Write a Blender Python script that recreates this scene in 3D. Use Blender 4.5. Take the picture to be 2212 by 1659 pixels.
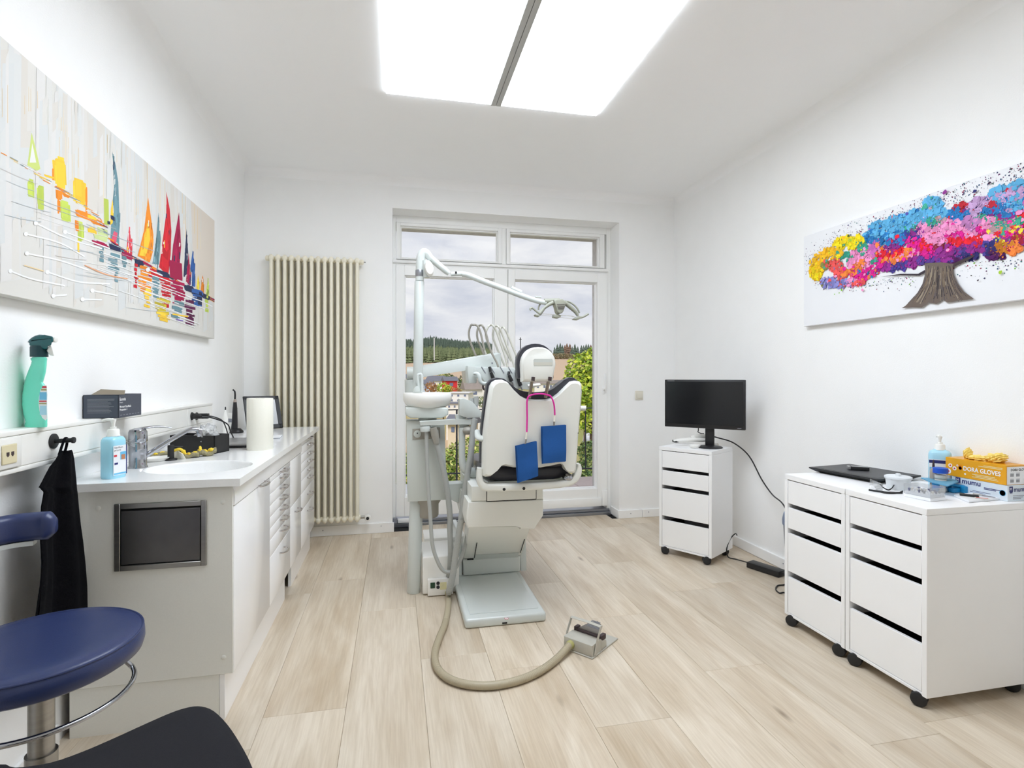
import bpy, bmesh, math, random
from mathutils import Vector, Matrix

for _o in list(bpy.data.objects):
    bpy.data.objects.remove(_o, do_unlink=True)
random.seed(7)
SC = bpy.context.scene
COL = SC.collection
PI = math.pi

# ------------------------------------------------------------------ camera
FPX, PSI, V0, CAMH = 1166.0, math.radians(12.2), 814.0, 1.24
cam_d = bpy.data.cameras.new('camera')
cam_d.sensor_width = 36.0
cam_d.lens = FPX / 2212.0 * 36.0
cam_d.shift_y = -(829.5 - V0) / 2212.0
cam_d.clip_end = 3000
cam_o = bpy.data.objects.new('camera', cam_d)
COL.objects.link(cam_o)
cam_o.location = (0, 0, CAMH)
cam_o.rotation_euler = (PI / 2, 0, -PSI)
SC.camera = cam_o

# ------------------------------------------------------------------ world, sun, exposure
SC.view_settings.view_transform = 'Standard'
SC.view_settings.look = 'None'
SC.view_settings.gamma = 1.0
SC.view_settings.use_curve_mapping = False
SC.view_settings.exposure = 0.0
SC.cycles.max_bounces = 9
SC.cycles.diffuse_bounces = 7
SC.cycles.use_light_tree = False
SC.cycles.glossy_bounces = 3
SC.cycles.transmission_bounces = 4
SC.cycles.use_adaptive_sampling = True
SC.cycles.adaptive_threshold = 0.1
SC.cycles.adaptive_min_samples = 16
SC.cycles.transparent_max_bounces = 16
SC.cycles.sample_clamp_indirect = 8.0
SC.cycles.caustics_reflective = False
SC.cycles.caustics_refractive = False

LIGHT_PANEL = 9.0      # radiance of the ceiling panels
SKY = 1.0
SUN = 2.2

world = bpy.data.worlds.new('cloudy_sky')
SC.world = world
world.use_nodes = True
_n, _l = world.node_tree.nodes, world.node_tree.links
_n.clear()
_tc = _n.new('ShaderNodeTexCoord')
_mp = _n.new('ShaderNodeMapping')
_mp.inputs['Scale'].default_value = (1.0, 1.0, 3.2)
_no = _n.new('ShaderNodeTexNoise')
_no.inputs['Scale'].default_value = 6.5
_no.inputs['Detail'].default_value = 6.0
_no.inputs['Roughness'].default_value = 0.55
_no.inputs['Distortion'].default_value = 0.3
_cr = _n.new('ShaderNodeValToRGB')
_cr.color_ramp.elements[0].position = 0.32
_cr.color_ramp.elements[0].color = (0.63, 0.66, 0.755, 1)
_cr.color_ramp.elements[1].position = 0.68
_cr.color_ramp.elements[1].color = (0.92, 0.92, 0.94, 1)
_bg = _n.new('ShaderNodeBackground')
_bg.inputs['Strength'].default_value = SKY
_wo = _n.new('ShaderNodeOutputWorld')
_l.new(_tc.outputs['Generated'], _mp.inputs['Vector'])
_l.new(_mp.outputs['Vector'], _no.inputs['Vector'])
_l.new(_no.outputs['Fac'], _cr.inputs['Fac'])
_l.new(_cr.outputs['Color'], _bg.inputs['Color'])
_l.new(_bg.outputs['Background'], _wo.inputs['Surface'])

sun_d = bpy.data.lights.new('sun', 'SUN')
sun_d.energy = SUN
sun_d.angle = math.radians(25)
sun_d.color = (1.0, 0.96, 0.9)
sun_o = bpy.data.objects.new('sun', sun_d)
COL.objects.link(sun_o)
sun_o.location = (-8, -20, 30)
sun_o.rotation_euler = (math.radians(48), 0, math.radians(-25))   # from behind the house, over the roof

# ------------------------------------------------------------------ a point of the place from a sighting in the photograph
_c, _s = math.cos(PSI), math.sin(PSI)
def _ray(u, v):
    a = (u - 1106.0) / FPX
    return Vector((_s + a * _c, _c - a * _s, (V0 - v) / FPX))
def at_Z(u, v, z=0.0):
    d = _ray(u, v); return Vector((0, 0, CAMH)) + d * ((z - CAMH) / d.z)
def at_Y(u, v, y):
    d = _ray(u, v); return Vector((0, 0, CAMH)) + d * (y / d.y)
def at_X(u, v, x):
    d = _ray(u, v); return Vector((0, 0, CAMH)) + d * (x / d.x)
def at_D(u, v, t):
    return Vector((0, 0, CAMH)) + _ray(u, v) * t

# ------------------------------------------------------------------ materials
MATS = {}
def lin(c):
    return tuple((x / 12.92 if x <= 0.04045 else ((x + 0.055) / 1.055) ** 2.4) for x in c)
def rgb(r, g, b):
    return lin((r / 255.0, g / 255.0, b / 255.0))
def mat(name, col, rough=0.5, metal=0.0, bump=0.0, bscale=200.0, vary=0.0, vscale=6.0, spec=0.5,
        coat=0.0, alpha=1.0, trans=0.0, emit=0.0, sheen=0.0, sss=0.0, stretch=None):
    m = bpy.data.materials.new(name)
    m.use_nodes = True
    nt = m.node_tree; N, L = nt.nodes, nt.links
    b = N['Principled BSDF']
    b.inputs['Base Color'].default_value = (*col, 1)
    b.inputs['Roughness'].default_value = rough
    b.inputs['Metallic'].default_value = metal
    b.inputs['Specular IOR Level'].default_value = spec
    b.inputs['Coat Weight'].default_value = coat
    b.inputs['Alpha'].default_value = alpha
    b.inputs['Transmission Weight'].default_value = trans
    b.inputs['Sheen Weight'].default_value = sheen
    if sss:
        b.inputs['Subsurface Weight'].default_value = sss
        b.inputs['Subsurface Radius'].default_value = (0.01, 0.01, 0.01)
    if emit:
        b.inputs['Emission Color'].default_value = (*col, 1)
        b.inputs['Emission Strength'].default_value = emit
    tc = N.new('ShaderNodeTexCoord')
    mp = N.new('ShaderNodeMapping')
    if stretch: mp.inputs['Scale'].default_value = stretch
    L.new(tc.outputs['Object'], mp.inputs['Vector'])
    # a little procedural unevenness in tone and gloss on everything
    nz = N.new('ShaderNodeTexNoise')
    nz.inputs['Scale'].default_value = vscale
    nz.inputs['Detail'].default_value = 4
    L.new(mp.outputs['Vector'], nz.inputs['Vector'])
    mx = N.new('ShaderNodeMixRGB'); mx.blend_type = 'MULTIPLY'
    mx.inputs['Color1'].default_value = (*col, 1)
    rp = N.new('ShaderNodeValToRGB')
    v = max(vary, 0.015)
    rp.color_ramp.elements[0].position = 0.3
    rp.color_ramp.elements[1].position = 0.7
    rp.color_ramp.elements[0].color = (1 - v, 1 - v, 1 - v, 1)
    L.new(nz.outputs['Fac'], rp.inputs['Fac'])
    L.new(rp.outputs['Color'], mx.inputs['Color2'])
    mx.inputs['Fac'].default_value = 1.0
    L.new(mx.outputs['Color'], b.inputs['Base Color'])
    if bump:
        n2 = N.new('ShaderNodeTexNoise')
        n2.inputs['Scale'].default_value = bscale
        n2.inputs['Detail'].default_value = 3
        L.new(mp.outputs['Vector'], n2.inputs['Vector'])
        bp = N.new('ShaderNodeBump')
        bp.inputs['Strength'].default_value = bump
        bp.inputs['Distance'].default_value = 0.002
        L.new(n2.outputs['Fac'], bp.inputs['Height'])
        L.new(bp.outputs['Normal'], b.inputs['Normal'])
    MATS[name] = m
    return m
def M(name): return MATS[name]

mat('wall_paint', rgb(249, 249, 248), 0.85, bump=0.25, bscale=160, spec=0.2)
mat('ceiling_paint', rgb(252, 252, 252), 0.9, spec=0.15)
mat('trim_white', rgb(248, 248, 247), 0.45)
mat('window_white', rgb(248, 248, 246), 0.35)
mat('cabinet_white', rgb(247, 247, 247), 0.4, bump=0.05, bscale=300)
mat('gloss_white', rgb(250, 250, 251), 0.16, coat=0.1)
mat('stone_white', rgb(244, 244, 243), 0.16, bump=0.0, vary=0.03, vscale=220)
mat('panel_grey', rgb(236, 236, 230), 0.42, vary=0.03, vscale=260)
mat('duct_white', rgb(244, 243, 238), 0.4)
mat('socket_cream', rgb(226, 215, 178), 0.35)
mat('switch_cream', rgb(226, 221, 206), 0.35)
mat('radiator_cream', rgb(240, 234, 214), 0.32)
mat('unit_white', rgb(207, 213, 210), 0.28, coat=0.2)
mat('unit_grey', rgb(202, 207, 202), 0.32)
mat('unit_beige', rgb(233, 234, 228), 0.33)
mat('lamp_grey', rgb(156, 158, 144), 0.4)
mat('hose_grey', rgb(176, 178, 174), 0.5)
mat('hose_light', rgb(206, 205, 194), 0.42)
mat('hose_beige', rgb(178, 167, 142), 0.45)
mat('filter_grey', rgb(160, 156, 146), 0.45)
mat('leather_dark', rgb(50, 50, 58), 0.32, bump=0.15, bscale=350)
mat('leather_blue', rgb(44, 56, 98), 0.33, bump=0.12, bscale=400)
mat('fabric_black', rgb(40, 40, 44), 0.95, bump=0.6, bscale=900, vary=0.15, vscale=500, spec=0.2)
mat('towel_black', rgb(17, 17, 21), 1.0, bump=1.0, bscale=300, vary=0.5, vscale=260, spec=0.1, stretch=(1, 1, 2.0))
mat('plastic_black', rgb(28, 28, 30), 0.4)
mat('matte_black', rgb(30, 30, 31), 0.6)
mat('screen_black', rgb(22, 23, 25), 0.18)
mat('dark_gap', rgb(18, 18, 20), 0.8)
mat('chrome', rgb(176, 178, 184), 0.12, metal=1.0)
mat('steel', rgb(170, 168, 164), 0.32, metal=1.0, vary=0.12, vscale=9, stretch=(1, 1, 12))
mat('steel_dark', rgb(120, 118, 118), 0.36, metal=1.0, vary=0.3, vscale=5)
mat('handle_metal', rgb(200, 196, 194), 0.25, metal=1.0)
mat('aluminium', rgb(160, 163, 170), 0.35, metal=0.9)
mat('bar_grey', rgb(186, 186, 184), 0.5)
mat('bar_metal', rgb(150, 140, 128), 0.3, metal=0.8)
mat('bib_blue', rgb(20, 84, 156), 0.85, bump=0.5, bscale=700, vary=0.1, vscale=300)
mat('cord_pink', rgb(222, 40, 160), 0.4)
mat('clip_clear', rgb(228, 224, 212), 0.3)
mat('pedal_grey', rgb(186, 183, 172), 0.45, vary=0.06, vscale=40)
mat('rubber_brown', rgb(66, 52, 54), 0.6)
mat('rubber_grey', rgb(120, 114, 108), 0.7)
mat('olive', rgb(170, 165, 105), 0.5)
mat('green_switch', rgb(30, 66, 44), 0.3)
mat('label_yellow', rgb(232, 226, 178), 0.5)
mat('red_mark', rgb(176, 52, 60), 0.5)
mat('mint', rgb(118, 232, 204), 0.22, trans=0.0, sss=0.0)
mat('teal_cap', rgb(14, 92, 96), 0.3)
mat('teal_dark', rgb(10, 58, 66), 0.35)
mat('white_plastic', rgb(240, 239, 234), 0.35)
mat('cream_paper', rgb(240, 238, 226), 0.8, bump=0.2, bscale=300)
mat('soap_blue', rgb(164, 222, 242), 0.18)
mat('soap_blue_pale', rgb(176, 224, 243), 0.2)
mat('label_white', rgb(238, 240, 243), 0.45)
mat('navy', rgb(38, 44, 110), 0.45)
mat('ink_black', rgb(30, 30, 36), 0.5)
mat('ink_grey', rgb(140, 142, 150), 0.5)
mat('ink_white', rgb(245, 245, 245), 0.5)
mat('sky_blue_print', rgb(110, 190, 228), 0.45)
mat('skin_print', rgb(190, 130, 92), 0.5)
mat('red_print', rgb(206, 52, 62), 0.5)
mat('box_slate', rgb(66, 72, 86), 0.45)
mat('box_slate_light', rgb(104, 106, 118), 0.45)
mat('cardboard', rgb(158, 146, 128), 0.8)
mat('orange_box', rgb(236, 168, 28), 0.35, vary=0.12, vscale=14)
mat('orange_deep', rgb(238, 140, 30), 0.35)
mat('pale_box', rgb(222, 232, 240), 0.4, vary=0.08, vscale=12)
mat('glove_yellow', rgb(248, 220, 120), 0.5)
mat('sponge_yellow', rgb(246, 214, 60), 0.6, vary=0.15, vscale=60)
mat('sponge_grey', rgb(170, 162, 128), 0.9, bump=1.0, bscale=500, vary=0.5, vscale=220)
mat('blue_part', rgb(24, 142, 196), 0.35)
mat('cap_blue', rgb(20, 84, 196), 0.35)
mat('grey_brown', rgb(168, 156, 144), 0.45)
mat('laptop_silver', rgb(158, 158, 158), 0.3, metal=0.5)
mat('canvas_side', rgb(221, 219, 213), 0.85)
mat('concrete', rgb(214, 209, 206), 0.9, bump=0.8, bscale=60, vary=0.2, vscale=30)
mat('pebble_stone', rgb(206, 190, 186), 0.9, bump=0.6, bscale=90, vary=0.2, vscale=60)
mat('iron', rgb(58, 60, 64), 0.5, metal=0.4)
mat('tile_white', rgb(226, 227, 230), 0.5)
mat('led_green', (0.1, 1.0, 0.15), 0.4, emit=2.0)
mat('bark', rgb(96, 78, 62), 0.9, bump=1.0, bscale=20, vary=0.3, vscale=8)

def clear_mat(name, tint, gloss=0.06, rough=0.02, body=0.0):
    """thin clear sheet: mostly see-through with a Fresnel sheen; body adds a milky share"""
    m = bpy.data.materials.new(name); m.use_nodes = True
    N, L = m.node_tree.nodes, m.node_tree.links
    N.clear()
    out = N.new('ShaderNodeOutputMaterial')
    tr = N.new('ShaderNodeBsdfTransparent'); tr.inputs['Color'].default_value = (*tint, 1)
    gl = N.new('ShaderNodeBsdfGlossy'); gl.inputs['Roughness'].default_value = rough
    fr = N.new('ShaderNodeFresnel'); fr.inputs['IOR'].default_value = 1.45
    mul = N.new('ShaderNodeMath'); mul.operation = 'MULTIPLY'; mul.inputs[1].default_value = gloss * 10
    mul.use_clamp = True
    L.new(fr.outputs['Fac'], mul.inputs[0])
    mx = N.new('ShaderNodeMixShader')
    L.new(mul.outputs['Value'], mx.inputs['Fac'])
    L.new(tr.outputs['BSDF'], mx.inputs[1]); L.new(gl.outputs['BSDF'], mx.inputs[2])
    last = mx
    if body:
        df = N.new('ShaderNodeBsdfDiffuse'); df.inputs['Color'].default_value = (*tint, 1)
        m2 = N.new('ShaderNodeMixShader'); m2.inputs['Fac'].default_value = body
        L.new(mx.outputs['Shader'], m2.inputs[1]); L.new(df.outputs['BSDF'], m2.inputs[2])
        last = m2
    L.new(last.outputs['Shader'], out.inputs['Surface'])
    MATS[name] = m
clear_mat('window_glass', (0.985, 0.99, 0.99), 0.008)
clear_mat('clear_plastic', (0.985, 0.99, 0.995), 0.05, 0.05, body=0.08)
clear_mat('milky_plastic', (0.93, 0.96, 0.98), 0.08, 0.2, body=0.72)
clear_mat('bag_plastic', (0.95, 0.96, 0.96), 0.1, 0.15, body=0.35)
clear_mat('smoke_blue', (0.25, 0.62, 0.85), 0.08, 0.1, body=0.5)

def attr_mat(name, rough=0.6):
    m = bpy.data.materials.new(name); m.use_nodes = True
    N, L = m.node_tree.nodes, m.node_tree.links
    b = N['Principled BSDF']; b.inputs['Roughness'].default_value = rough
    b.inputs['Specular IOR Level'].default_value = 0.25
    a = N.new('ShaderNodeVertexColor'); a.layer_name = 'tone'
    tc = N.new('ShaderNodeTexCoord'); nz = N.new('ShaderNodeTexNoise'); nz.inputs['Scale'].default_value = 90
    L.new(tc.outputs['Object'], nz.inputs['Vector'])
    bp = N.new('ShaderNodeBump'); bp.inputs['Strength'].default_value = 0.15; bp.inputs['Distance'].default_value = 0.001
    L.new(nz.outputs['Fac'], bp.inputs['Height']); L.new(bp.outputs['Normal'], b.inputs['Normal'])
    L.new(a.outputs['Color'], b.inputs['Base Color'])
    MATS[name] = m
attr_mat('paint')
attr_mat('leafage', 0.7)

# oak floor boards: grain along the board, tone differs board to board
def wood_mat():
    m = bpy.data.materials.new('oak_board'); m.use_nodes = True
    N, L = m.node_tree.nodes, m.node_tree.links
    b = N['Principled BSDF']
    b.inputs['Roughness'].default_value = 0.33
    tc = N.new('ShaderNodeTexCoord'); oi = N.new('ShaderNodeObjectInfo')
    add = N.new('ShaderNodeVectorMath'); add.operation = 'ADD'
    sc = N.new('ShaderNodeVectorMath'); sc.operation = 'SCALE'; sc.inputs['Scale'].default_value = 1.0
    cx = N.new('ShaderNodeCombineXYZ')
    k = N.new('ShaderNodeMath'); k.operation = 'MULTIPLY'; k.inputs[1].default_value = 37.0
    L.new(oi.outputs['Random'], k.inputs[0])
    for i in range(3): L.new(k.outputs[0], cx.inputs[i])
    L.new(tc.outputs['Object'], add.inputs[0]); L.new(cx.outputs[0], add.inputs[1])
    def noise(scale_vec, scale, detail, dist=0.0):
        mp = N.new('ShaderNodeMapping'); mp.inputs['Scale'].default_value = scale_vec
        L.new(add.outputs[0], mp.inputs['Vector'])
        n = N.new('ShaderNodeTexNoise'); n.inputs['Scale'].default_value = scale
        n.inputs['Detail'].default_value = detail; n.inputs['Distortion'].default_value = dist
        n.inputs['Roughness'].default_value = 0.6
        L.new(mp.outputs['Vector'], n.inputs['Vector']); return n
    fine = noise((1, 0.035, 1), 130, 6)
    broad = noise((1, 0.16, 1), 7, 4, 0.6)
    # cathedral rings
    mpw = N.new('ShaderNodeMapping'); mpw.inputs['Scale'].default_value = (1, 0.09, 1)
    L.new(add.outputs[0], mpw.inputs['Vector'])
    wv = N.new('ShaderNodeTexWave'); wv.wave_type = 'RINGS'
    wv.inputs['Scale'].default_value = 9; wv.inputs['Distortion'].default_value = 6
    wv.inputs['Detail'].default_value = 3; wv.inputs['Detail Scale'].default_value = 1.2
    L.new(mpw.outputs['Vector'], wv.inputs['Vector'])
    # knots
    vo = N.new('ShaderNodeTexVoronoi'); vo.inputs['Scale'].default_value = 2.6
    mpk = N.new('ShaderNodeMapping'); mpk.inputs['Scale'].default_value = (1.9, 0.55, 1)
    L.new(add.outputs[0], mpk.inputs['Vector']); L.new(mpk.outputs['Vector'], vo.inputs['Vector'])
    kr = N.new('ShaderNodeValToRGB')
    kr.color_ramp.elements[0].position = 0.0; kr.color_ramp.elements[0].color = (0.42, 0.36, 0.30, 1)
    kr.color_ramp.elements[1].position = 0.085; kr.color_ramp.elements[1].color = (1, 1, 1, 1)
    L.new(vo.outputs['Distance'], kr.inputs['Fac'])
    base = N.new('ShaderNodeValToRGB')
    base.color_ramp.elements[0].position = 0.28; base.color_ramp.elements[0].color = (*rgb(198, 180, 154), 1)
    base.color_ramp.elements[1].position = 0.62; base.color_ramp.elements[1].color = (*rgb(224, 211, 191), 1)
    L.new(broad.outputs['Fac'], base.inputs['Fac'])
    def mult(a_socket, b_node, lo, p0, p1, out='Fac'):
        r = N.new('ShaderNodeValToRGB')
        r.color_ramp.elements[0].position = p0; r.color_ramp.elements[0].color = (lo, lo * 0.97, lo * 0.93, 1)
        r.color_ramp.elements[1].position = p1; r.color_ramp.elements[1].color = (1, 1, 1, 1)
        L.new(b_node.outputs[out], r.inputs['Fac'])
        x = N.new('ShaderNodeMixRGB'); x.blend_type = 'MULTIPLY'; x.inputs['Fac'].default_value = 1
        L.new(a_socket, x.inputs['Color1']); L.new(r.outputs['Color'], x.inputs['Color2'])
        return x.outputs['Color']
    s1 = mult(base.outputs['Color'], fine, 0.86, 0.3, 0.60)
    s2 = mult(s1, wv, 0.93, 0.0, 0.30)
    x = N.new('ShaderNodeMixRGB'); x.blend_type = 'MULTIPLY'; x.inputs['Fac'].default_value = 1
    L.new(s2, x.inputs['Color1']); L.new(kr.outputs['Color'], x.inputs['Color2'])
    tone = N.new('ShaderNodeMapRange'); tone.inputs['To Min'].default_value = 0.91; tone.inputs['To Max'].default_value = 1.05
    L.new(oi.outputs['Random'], tone.inputs['Value'])
    hs = N.new('ShaderNodeHueSaturation'); hs.inputs['Saturation'].default_value = 0.95
    L.new(tone.outputs['Result'], hs.inputs['Value']); L.new(x.outputs['Color'], hs.inputs['Color'])
    L.new(hs.outputs['Color'], b.inputs['Base Color'])
    bp = N.new('ShaderNodeBump'); bp.inputs['Strength'].default_value = 0.12; bp.inputs['Distance'].default_value = 0.001
    L.new(fine.outputs['Fac'], bp.inputs['Height']); L.new(bp.outputs['Normal'], b.inputs['Normal'])
    MATS['oak_board'] = m
wood_mat()

# luminous ceiling panel
def lamp_mat(name, col, strength):
    m = bpy.data.materials.new(name); m.use_nodes = True
    N, L = m.node_tree.nodes, m.node_tree.links
    N.clear()
    o = N.new('ShaderNodeOutputMaterial'); e = N.new('ShaderNodeEmission')
    e.inputs['Color'].default_value = (*col, 1); e.inputs['Strength'].default_value = strength
    L.new(e.outputs['Emission'], o.inputs['Surface']); MATS[name] = m
lamp_mat('lit_diffuser', (0.885, 0.955, 1.05), LIGHT_PANEL)

# ------------------------------------------------------------------ mesh helpers
def _merge(bm, tmp):
    me = bpy.data.meshes.new('tmp'); tmp.to_mesh(me); tmp.free()
    bm.from_mesh(me); bpy.data.meshes.remove(me)
def nb(): return bmesh.new()
def box(bm, x0, x1, y0, y1, z0, z1, bev=0.0, seg=2, mtx=None):
    t = nb()
    vs = [t.verts.new((x, y, z)) for x in (x0, x1) for y in (y0, y1) for z in (z0, z1)]
    for f in ((0, 1, 3, 2), (4, 6, 7, 5), (0, 4, 5, 1), (2, 3, 7, 6), (0, 2, 6, 4), (1, 5, 7, 3)):
        t.faces.new([vs[i] for i in f])
    if bev: bmesh.ops.bevel(t, geom=list(t.edges), offset=bev, segments=seg, profile=0.5, affect='EDGES')
    if mtx is not None: bmesh.ops.transform(t, matrix=mtx, verts=t.verts)
    _merge(bm, t); return bm
def frame_from(d, up=Vector((0, 0, 1))):
    d = d.normalized()
    if abs(d.dot(up)) > 0.98: up = Vector((0, 1, 0))
    x = d.cross(up).normalized(); y = x.cross(d).normalized()
    return x, y
def catmull(pts, sub=8, closed=False):
    pts = [Vector(p) for p in pts]
    if len(pts) < 3: return pts
    out = []; n = len(pts)
    rng = range(n if closed else n - 1)
    for i in rng:
        p0 = pts[i - 1] if (i > 0 or closed) else pts[0] * 2 - pts[1]
        p1 = pts[i]; p2 = pts[(i + 1) % n]
        p3 = pts[(i + 2) % n] if (i + 2 < n or closed) else pts[-1] * 2 - pts[-2]
        for k in range(sub):
            t = k / sub
            out.append(0.5 * ((2 * p1) + (-p0 + p2) * t + (2 * p0 - 5 * p1 + 4 * p2 - p3) * t * t + (-p0 + 3 * p1 - 3 * p2 + p3) * t ** 3))
    if not closed: out.append(pts[-1])
    return out
def tube(bm, pts, r, n=10, sub=0, closed=False, flat=1.0, cap=True, up=None):
    """round tube along pts; r is a number or a list (one per given point) or a function of 0..1"""
    pts = [Vector(p) for p in pts]
    rl = r if isinstance(r, (list, tuple)) else None
    if sub:
        if rl:
            rr = []
            m = len(pts) if closed else len(pts) - 1
            for i in range(m):
                for k in range(sub): rr.append(rl[i] + (rl[(i + 1) % len(rl)] - rl[i]) * k / sub)
            if not closed: rr.append(rl[-1])
            rl = rr
        pts = catmull(pts, sub, closed)
    m = len(pts); rings = []; prev = None
    for i, p in enumerate(pts):
        a = pts[i - 1] if (i > 0 or closed) else p
        b = pts[(i + 1) % m] if (i < m - 1 or closed) else p
        d = (b - a).normalized()
        if prev is None: x, y = frame_from(d, up or Vector((0, 0, 1)))
        else:
            x = (prev - d * prev.dot(d))
            x = x.normalized() if x.length > 1e-6 else frame_from(d)[0]
            y = x.cross(d).normalized()
        prev = x
        rad = rl[i] if rl else (r(i / max(1, m - 1)) if callable(r) else r)
        rings.append([bm.verts.new(p + x * (rad * math.cos(2 * PI * k / n)) + y * (rad * flat * math.sin(2 * PI * k / n))) for k in range(n)])
    for i in range(m if closed else m - 1):
        A, B = rings[i], rings[(i + 1) % m]
        for k in range(n): bm.faces.new((A[k], A[(k + 1) % n], B[(k + 1) % n], B[k]))
    if cap and not closed:
        bm.faces.new(rings[0][::-1]); bm.faces.new(rings[-1])
    return bm
def cyl(bm, p0, p1, r0, r1=None, n=24, bev=0.0):
    p0, p1 = Vector(p0), Vector(p1)
    r1 = r0 if r1 is None else r1
    t = nb(); d = p1 - p0; x, y = frame_from(d)
    A = [t.verts.new(p0 + x * (r0 * math.cos(2 * PI * k / n)) + y * (r0 * math.sin(2 * PI * k / n))) for k in range(n)]
    B = [t.verts.new(p1 + x * (r1 * math.cos(2 * PI * k / n)) + y * (r1 * math.sin(2 * PI * k / n))) for k in range(n)]
    for k in range(n): t.faces.new((A[k], A[(k + 1) % n], B[(k + 1) % n], B[k]))
    ca = t.faces.new(A[::-1]); cb = t.faces.new(B)
    if bev: bmesh.ops.bevel(t, geom=list(ca.edges) + list(cb.edges), offset=bev, segments=2, profile=0.5, affect='EDGES')
    _merge(bm, t); return bm
def lathe(bm, prof, c=(0, 0, 0), n=28, axis='z', sx=1.0, sy=1.0, mtx=None):
    """prof: (radius, height) pairs"""
    t = nb(); rings = []
    for r, h in prof:
        if r < 1e-6: rings.append([t.verts.new((0, 0, h))])
        else: rings.append([t.verts.new((r * sx * math.cos(2 * PI * k / n), r * sy * math.sin(2 * PI * k / n), h)) for k in range(n)])
    for A, B in zip(rings, rings[1:]):
        for k in range(n):
            a = [A[k % len(A)], A[(k + 1) % len(A)], B[(k + 1) % len(B)], B[k % len(B)]]
            u = []
            for v in a:
                if v not in u: u.append(v)
            if len(u) > 2: t.faces.new(u)
    if len(rings[0]) > 1: t.faces.new(rings[0][::-1])
    if len(rings[-1]) > 1: t.faces.new(rings[-1])
    R = {'z': Matrix(), 'x': Matrix.Rotation(PI / 2, 4, 'Y'), 'y': Matrix.Rotation(-PI / 2, 4, 'X')}[axis]
    bmesh.ops.transform(t, matrix=Matrix.Translation(Vector(c)) @ (mtx if mtx is not None else Matrix()) @ R, verts=t.verts)
    _merge(bm, t); return bm
def prism(bm, pts, vec, bev=0.0, seg=2):
    """closed 3D outline pushed along vec"""
    t = nb(); vec = Vector(vec); pts = [Vector(p) for p in pts]
    A = [t.verts.new(p) for p in pts]; B = [t.verts.new(p + vec) for p in pts]
    n = len(pts)
    for k in range(n): t.faces.new((A[k], A[(k + 1) % n], B[(k + 1) % n], B[k]))
    ca = t.faces.new(A[::-1]); cb = t.faces.new(B)
    if bev: bmesh.ops.bevel(t, geom=list(ca.edges) + list(cb.edges), offset=bev, segments=seg, profile=0.5, affect='EDGES')
    bmesh.ops.recalc_face_normals(t, faces=t.faces)
    _merge(bm, t); return bm
def loft(bm, rings, cap=True, closed_ring=True):
    """skin a list of equal-length rings of points"""
    R = [[bm.verts.new(Vector(p)) for p in ring] for ring in rings]
    n = len(R[0])
    for A, B in zip(R, R[1:]):
        for k in range(n if closed_ring else n - 1):
            bm.faces.new((A[k], A[(k + 1) % n], B[(k + 1) % n], B[k]))
    if cap and closed_ring:
        bm.faces.new(R[0][::-1]); bm.faces.new(R[-1])
    return bm
def ball(bm, c, rx, ry=None, rz=None, u=16, v=10, mtx=None):
    t = nb()
    bmesh.ops.create_uvsphere(t, u_segments=u, v_segments=v, radius=1.0)
    S = Matrix.Diagonal((rx, ry or rx, rz or rx, 1))
    bmesh.ops.transform(t, matrix=Matrix.Translation(Vector(c)) @ (mtx if mtx is not None else Matrix()) @ S, verts=t.verts)
    _merge(bm, t); return bm
def rrect(cx, cy, w, h, r, n=5):
    """rounded rectangle outline in 2D"""
    out = []
    for sx, sy, a0 in ((1, 1, 0), (-1, 1, PI / 2), (-1, -1, PI), (1, -1, 1.5 * PI)):
        for k in range(n + 1):
            a = a0 + k / n * PI / 2
            out.append((cx + sx * (w / 2 - r) + r * math.cos(a), cy + sy * (h / 2 - r) + r * math.sin(a)))
    return out
def sheet(bm, f, nu, nv, thick=0.0):
    """surface f(u,v) on a grid, given a thickness"""
    t = nb()
    G = [[t.verts.new(Vector(f(i / nu, j / nv))) for j in range(nv + 1)] for i in range(nu + 1)]
    for i in range(nu):
        for j in range(nv): t.faces.new((G[i][j], G[i + 1][j], G[i + 1][j + 1], G[i][j + 1]))
    if thick:
        bmesh.ops.recalc_face_normals(t, faces=t.faces)
        bmesh.ops.solidify(t, geom=list(t.faces), thickness=thick)
    _merge(bm, t); return bm

def ob(name, bm, material, parent=None, smooth=40, kind=None, label=None, recalc=True):
    if recalc: bmesh.ops.recalc_face_normals(bm, faces=bm.faces)
    me = bpy.data.meshes.new(name); bm.to_mesh(me); bm.free()
    if smooth:
        for p in me.polygons: p.use_smooth = True
        me.set_sharp_from_angle(angle=math.radians(smooth))
    me.materials.append(MATS[material] if isinstance(material, str) else material)
    o = bpy.data.objects.new(name, me); COL.objects.link(o)
    if parent is not None: fit(o, parent)
    if kind: o['kind'] = kind
    if label: o['label'] = label
    return o
def world_of(o):
    m = Matrix.Translation(o.location) @ o.rotation_euler.to_matrix().to_4x4()
    return world_of(o.parent) @ o.matrix_parent_inverse @ m if o.parent else m
def fit(o, parent, local=False):
    o.parent = parent
    if not local: o.matrix_parent_inverse = world_of(parent).inverted()
def tag(o, label, cat, group=None):
    o['label'] = label; o['category'] = cat
    if group: o['group'] = group
    return o
def thing(name, label, cat, loc=(0, 0, 0), rz=0.0, group=None):
    o = bpy.data.objects.new(name, None); COL.objects.link(o)
    o.empty_display_size = 0.05
    o.location = loc; o.rotation_euler = (0, 0, rz)
    return tag(o, label, cat, group)
def part(name, bm, material, parent, smooth=40, local=False, **k):
    o = ob(name, bm, material, None, smooth, **k)
    fit(o, parent, local); return o
def structure(name, bm, material, smooth=40):
    return ob(name, bm, material, None, smooth, kind='structure')
def copy_tree(o, parent=None):
    c = o.copy(); COL.objects.link(c)
    if parent is not None: c.parent = parent
    for ch in list(o.children): copy_tree(ch, c)
    return c
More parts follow.
